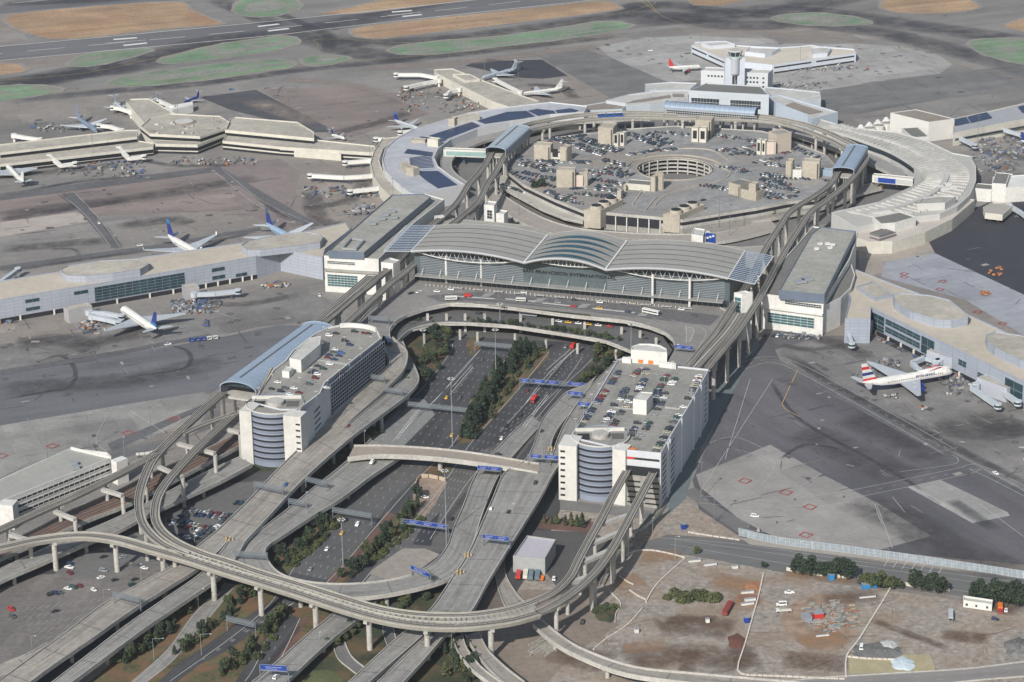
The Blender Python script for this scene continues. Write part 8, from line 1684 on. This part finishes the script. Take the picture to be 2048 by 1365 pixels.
for x,y,h,l in ((187,322,34,'left'),(180,520,0,''),(305,905,30,'by the grey taxilane'),(97,935,22,'above the white low garage'),(179,900,22,'behind the white low garage'),(1428,1050,26,'beside the service yard'),(1402,1000,24,'at the apron service road'),(900,150,26,''),(970,170,26,''),(1037,190,30,''),(942,200,26,''),(740,325,22,''),(787,420,26,''),(430,280,26,''),(357,250,24,''),(1252,180,24,''),(1400,110,20,''),(1600,140,22,''),(1815,245,22,''),(1900,235,22,''),(1955,290,26,''),(1667,225,22,''),(1577,180,24,'')):
    if h: mast(x,y,h,0,'slim apron flood mast near pixel-free spot' if 0 else 'slim apron floodlight mast '+(l or ['behind the slim pier','beside the silver jet','over the solar roof edge','at the pier carts','at the concourse join','behind the left white block','in front of the round skylight','behind the hub','on the wide far apron','by the red tailed jet','by the far pier arm','behind the white scalloped tents','by the white hall','at the solar pier','near the grey ramp area','beside the tower terminal'][[900,970,1037,942,740,787,430,357,1252,1400,1600,1815,1900,1955,1667,1577].index(x)]),4,.22,'apron floodlight masts',1.3)
for x,y,h,z,l in ((1438,455,30,3,'left of two tall masts before the central garage'),(1459,472,32,3,'right of two tall masts before the central garage'),(1184,360,26,13,'mast by the wide beige house on the roof'),(1038,430,20,3,'mast on the road left of the central garage'),(1548,330,22,13,'mast right of the ramp well'),(1606,296,22,8,'mast behind the right ring track')): mast(x,y,h,z,l,4,.25,'masts around the central garage',1.4)
def lamp(x,y,z,h,lab,grp,arm=0,two=False):
    p=W(x,y,z); t=thing('street_lamp',p,lab,'lamp',grp); mb=MB(); mb.tube((0,0,0),(0,0,h),.14,.10,6)
    if arm: mb.beam((0,0,h),(arm,0,h+.3),.14)
    o=mb.build('pole',metal,origin=(0,0,0)); o.parent=t;o.location=(0,0,0)
    for s in ((1,-1) if two else (1,)): mb=MB(); mb.box((arm*1.05 if arm else .45*s,0,h+.12),.9,.4,.2); o=mb.build('lamp_head',white,origin=(0,0,0)); o.parent=t;o.location=(0,0,0)
for i,(x,y) in enumerate(((1229,742),(1214,763),(1198,787),(1183,808),(1167,831),(1151,857),(1283,755),(1268,772),(1329,772),(1316,797),(1240,822),(1225,842),(1209,863),(1383,798),(1285,848),(1271,878),(1345,742),(1290,865))): lamp(x,y,GZ,6,'white twin headed roof lamp, %s from the far left corner, right garage'%ordn(i+1),'roof lamps of the right garage',0,True)
for i,(x,y) in enumerate(((648,672),(742,692),(722,715),(700,738),(679,759),(655,780),(633,802),(600,774),(623,754),(545,768),(518,795),(689,692))): lamp(x,y,GZ,6,'white twin headed roof lamp, %s from the far end, left garage'%ordn(i+1),'roof lamps of the left garage',0,True)
for x,y,z,h,a,l in ((308,1320,.1,12,5,'beside the sloped grove bottom left'),(403,1311,.1,12,5,'on the verge between access road and freeway'),(397,1216,.1,11,3,'left of the long monorail pier'),(66,1318,.1,13,2,'at the corner of the open lot'),(209,1214,.1,10,3,'by the grey gantry over the lot'),(283,1162,.1,10,0,'under the big monorail curve'),(389,1085,.1,12,0,'in the lot inside the bend'),(904,1320,.1,20,3,'standing left of the bottom twin ramps'),(1350,1120,.1,14,2,'on the frontage road corner'),(1305,1078,.1,13,0,'by the mossy deck'),(963,1295,.1,17,0,'right of the bottom ramps'),(614,1030,7.9,14,0,'at the edge of the middle exit ramp'),(730,905,.1,14,0,'under the ramps beside the overpass'),(1026,1060,.1,16,0,'beside the wide inbound ramp'),(250,930,.1,18,0,'behind the outrigger frames'),(640,1300,.1,10,0,'near the lawn circle')): lamp(x,y,z,h,'grey street lamp '+l,'street lamps',a)
# ================================================================= SIGN GANTRIES
gm=mat('gantry_grey',(.19,.215,.235),.6,.06,.2,metal=.2)
def gantry(a,b,z,h,signs,lab,facing=True,txt='',ph=2.4,both=True):
    A=W(*a,z);B=W(*b,z); t=thing('sign_gantry',A,lab,'road sign','sign gantries'); d=(B-A).normalized(); nn=Vector((d.y,-d.x,0)).normalized(); up=Vector((0,0,1)); mb=MB()
    mb.tube(A,A+up*h,.25,n=8); mb.build('post',gm,t)
    if both: mb=MB(); mb.tube(B,B+up*h,.25,n=8); mb.build('post',gm,t)
    tr=MB()
    for zz_ in (h-1.6,h-.2):
        for o_ in (-.5,.5): tr.beam(A+up*zz_+nn*o_,B+up*zz_+nn*o_,.18)
    n=max(3,int((B-A).length/2.2))
    for k in range(n): p,q=A.lerp(B,k/n),A.lerp(B,(k+1)/n); tr.beam(p+up*(h-1.6)+nn*.5,q+up*(h-.2)+nn*.5,.12); tr.beam(p+up*(h-1.6)-nn*.5,q+up*(h-.2)-nn*.5,.12)
    if not facing:
        for k in range(5): tr.beam(A+up*(h-.1-k*.42)+nn*.75,B+up*(h-.1-k*.42)+nn*.75,.1,.2)
    tr.beam(A+up*(h-2.3)+nn*1.1,B+up*(h-2.3)+nn*1.1,.9,.12)
    tr.build('truss',gm,t)
    if facing:
        for f0,f1 in signs:
            p,q=A.lerp(B,f0)+nn*.85,A.lerp(B,f1)+nn*.85; mb=MB(); mb.beam(p+up*(h-.7),q+up*(h-.7),.12,ph); s_=mb.build('sign_panel',blue,t)
            bd=MB(); 
            for zz_ in (h-.7-ph/2,h-.7+ph/2): bd.beam(p+up*zz_+nn*.07,q+up*zz_+nn*.07,.05,.06)
            bd.build('border',white,s_)
            ln=(q-p).length
            if ln>3: 
                for k,wd in enumerate(('International','Terminal')): 
                    text(wd,p.lerp(q,.2)+nn*.1,p.lerp(q,.8 if k==0 else .64)+nn*.1,z+h-.6-k*1.0,.75,white,s_,'lettering',.02,.05)
gantry((803,1063),(897,1076),0,8,((.14,.42),(.44,.72),(.74,.98)),'widest blue sign gantry over the lower right carriageway'); gantry((966,1092),(1020,1098),10,7,((.02,.48),(.5,.96)),'twin blue signs over the wide inbound ramp'); gantry((824,1152),(862,1170),8.8,6.5,((.02,.98),),'slanted blue sign over the loop ramp')
gantry((956,956),(1002,960),3,8,((.02,.48),(.52,.98)),'twin blue signs just below the overpass'); gantry((1040,780),(1172,790),0,8,((.02,.14),(.20,.38),(.42,.58),(.74,.98)),'long gantry with four blue signs across the right carriageway'); gantry((1136,800),(1166,803),8.4,6,((.05,.6),(.62,1)),'blue signs on the curved ramp below the long gantry'); gantry((1156,822),(1180,824),10,6,((.05,.95),),'small blue sign at the left wall of the right garage')
gantry((1056,930),(1118,934),10,7,((.1,.42),(.55,.98)),'blue signs beside the white front of the right garage'); gantry((1350,704),(1386,708),15,5,((.02,.5),(.52,.98)),'blue signs on the deck right of the arched lift core'); gantry((521,1362),(578,1366),7,9,((.05,.95),),'blue sign over the bottom left ramp',ph=3)
for a,b,z,h,l in (((800,822),(942,838),0,7,'plain grey gantry across the left carriageway below the ramps'),((733,765),(770,770),13.5,6,'grey gantry at the neck of the upper ramp'),((768,792),(806,797),10,6,'grey gantry at the neck of the lower ramp'),((510,985),(566,998),12,7,'grey gantry at the wide part of the left ramp'),((612,975),(654,985),7.5,7,'grey gantry over the middle exit ramp'),((666,1040),(744,1053),0,8,'grey gantry on the left freeway below the overpass'),((228,1208),(282,1222),9,7.5,'grey gantry over the first bottom left viaduct'),((455,1262),(512,1276),0,9,'grey arched gantry on the bottom left freeway'),((950,705),(1052,714),0,8,'grey gantry in the shade of the arrivals deck'),((738,648),(778,652),15,6,'grey gantry at the left end of the plaza'),((470,1122),(536,1126),8.8,6,'grey gantry at the bend of the loop ramp'),((578,1016),(612,1022),8,6,'short grey gantry beside the double pole')): gantry(a,b,z,h,(),l,False)

# kerbside bollards and benches in front of the hall
for i in range(64):
    q=wp(.05+.013*i)+ou*(9.2); mb=MB(); mb.tube((q.x,q.y,15),(q.x,q.y,16.4),.28,n=6); tag(mb.build('bollard',white),'white kerb bollard, %s from the left, below the terminal canopy'%ordn(i+1),'bollard','bollards along the kerb')
for i in range(12):
    q=wp(.14+.066*i)+ou*(11.5); mb=MB(); mb.beam(q+Vector((0,0,16.3)),q+axis*7+Vector((0,0,16.3)),1.4,.25)
    for e_ in (.5,6.5): mb.beam(q+axis*e_+Vector((0,0,15)),q+axis*e_+Vector((0,0,16.3)),.25)
    tag(mb.build('kerb_shelter',paint_wd),'pale flat kerb shelter, %s from the left, before the terminal doors'%ordn(i+1),'shelter','kerb shelters')
# ================================================================= HAZE
mb=MB(); mb.box((0,4300,-1),8600,9800,640); hz=mb.build('haze',[])
m=bpy.data.materials.new('haze_air'); m.use_nodes=True; n=m.node_tree.nodes; n.remove(n['Principled BSDF']); pv=n.new('ShaderNodeVolumePrincipled'); pv.inputs['Color'].default_value=(.80,.87,1,1); pv.inputs['Density'].default_value=.000032; pv.inputs['Anisotropy'].default_value=.2
m.node_tree.links.new(pv.outputs[0],n['Material Output'].inputs['Volume']); hz.data.materials.append(m); tag(hz,kind='stuff')
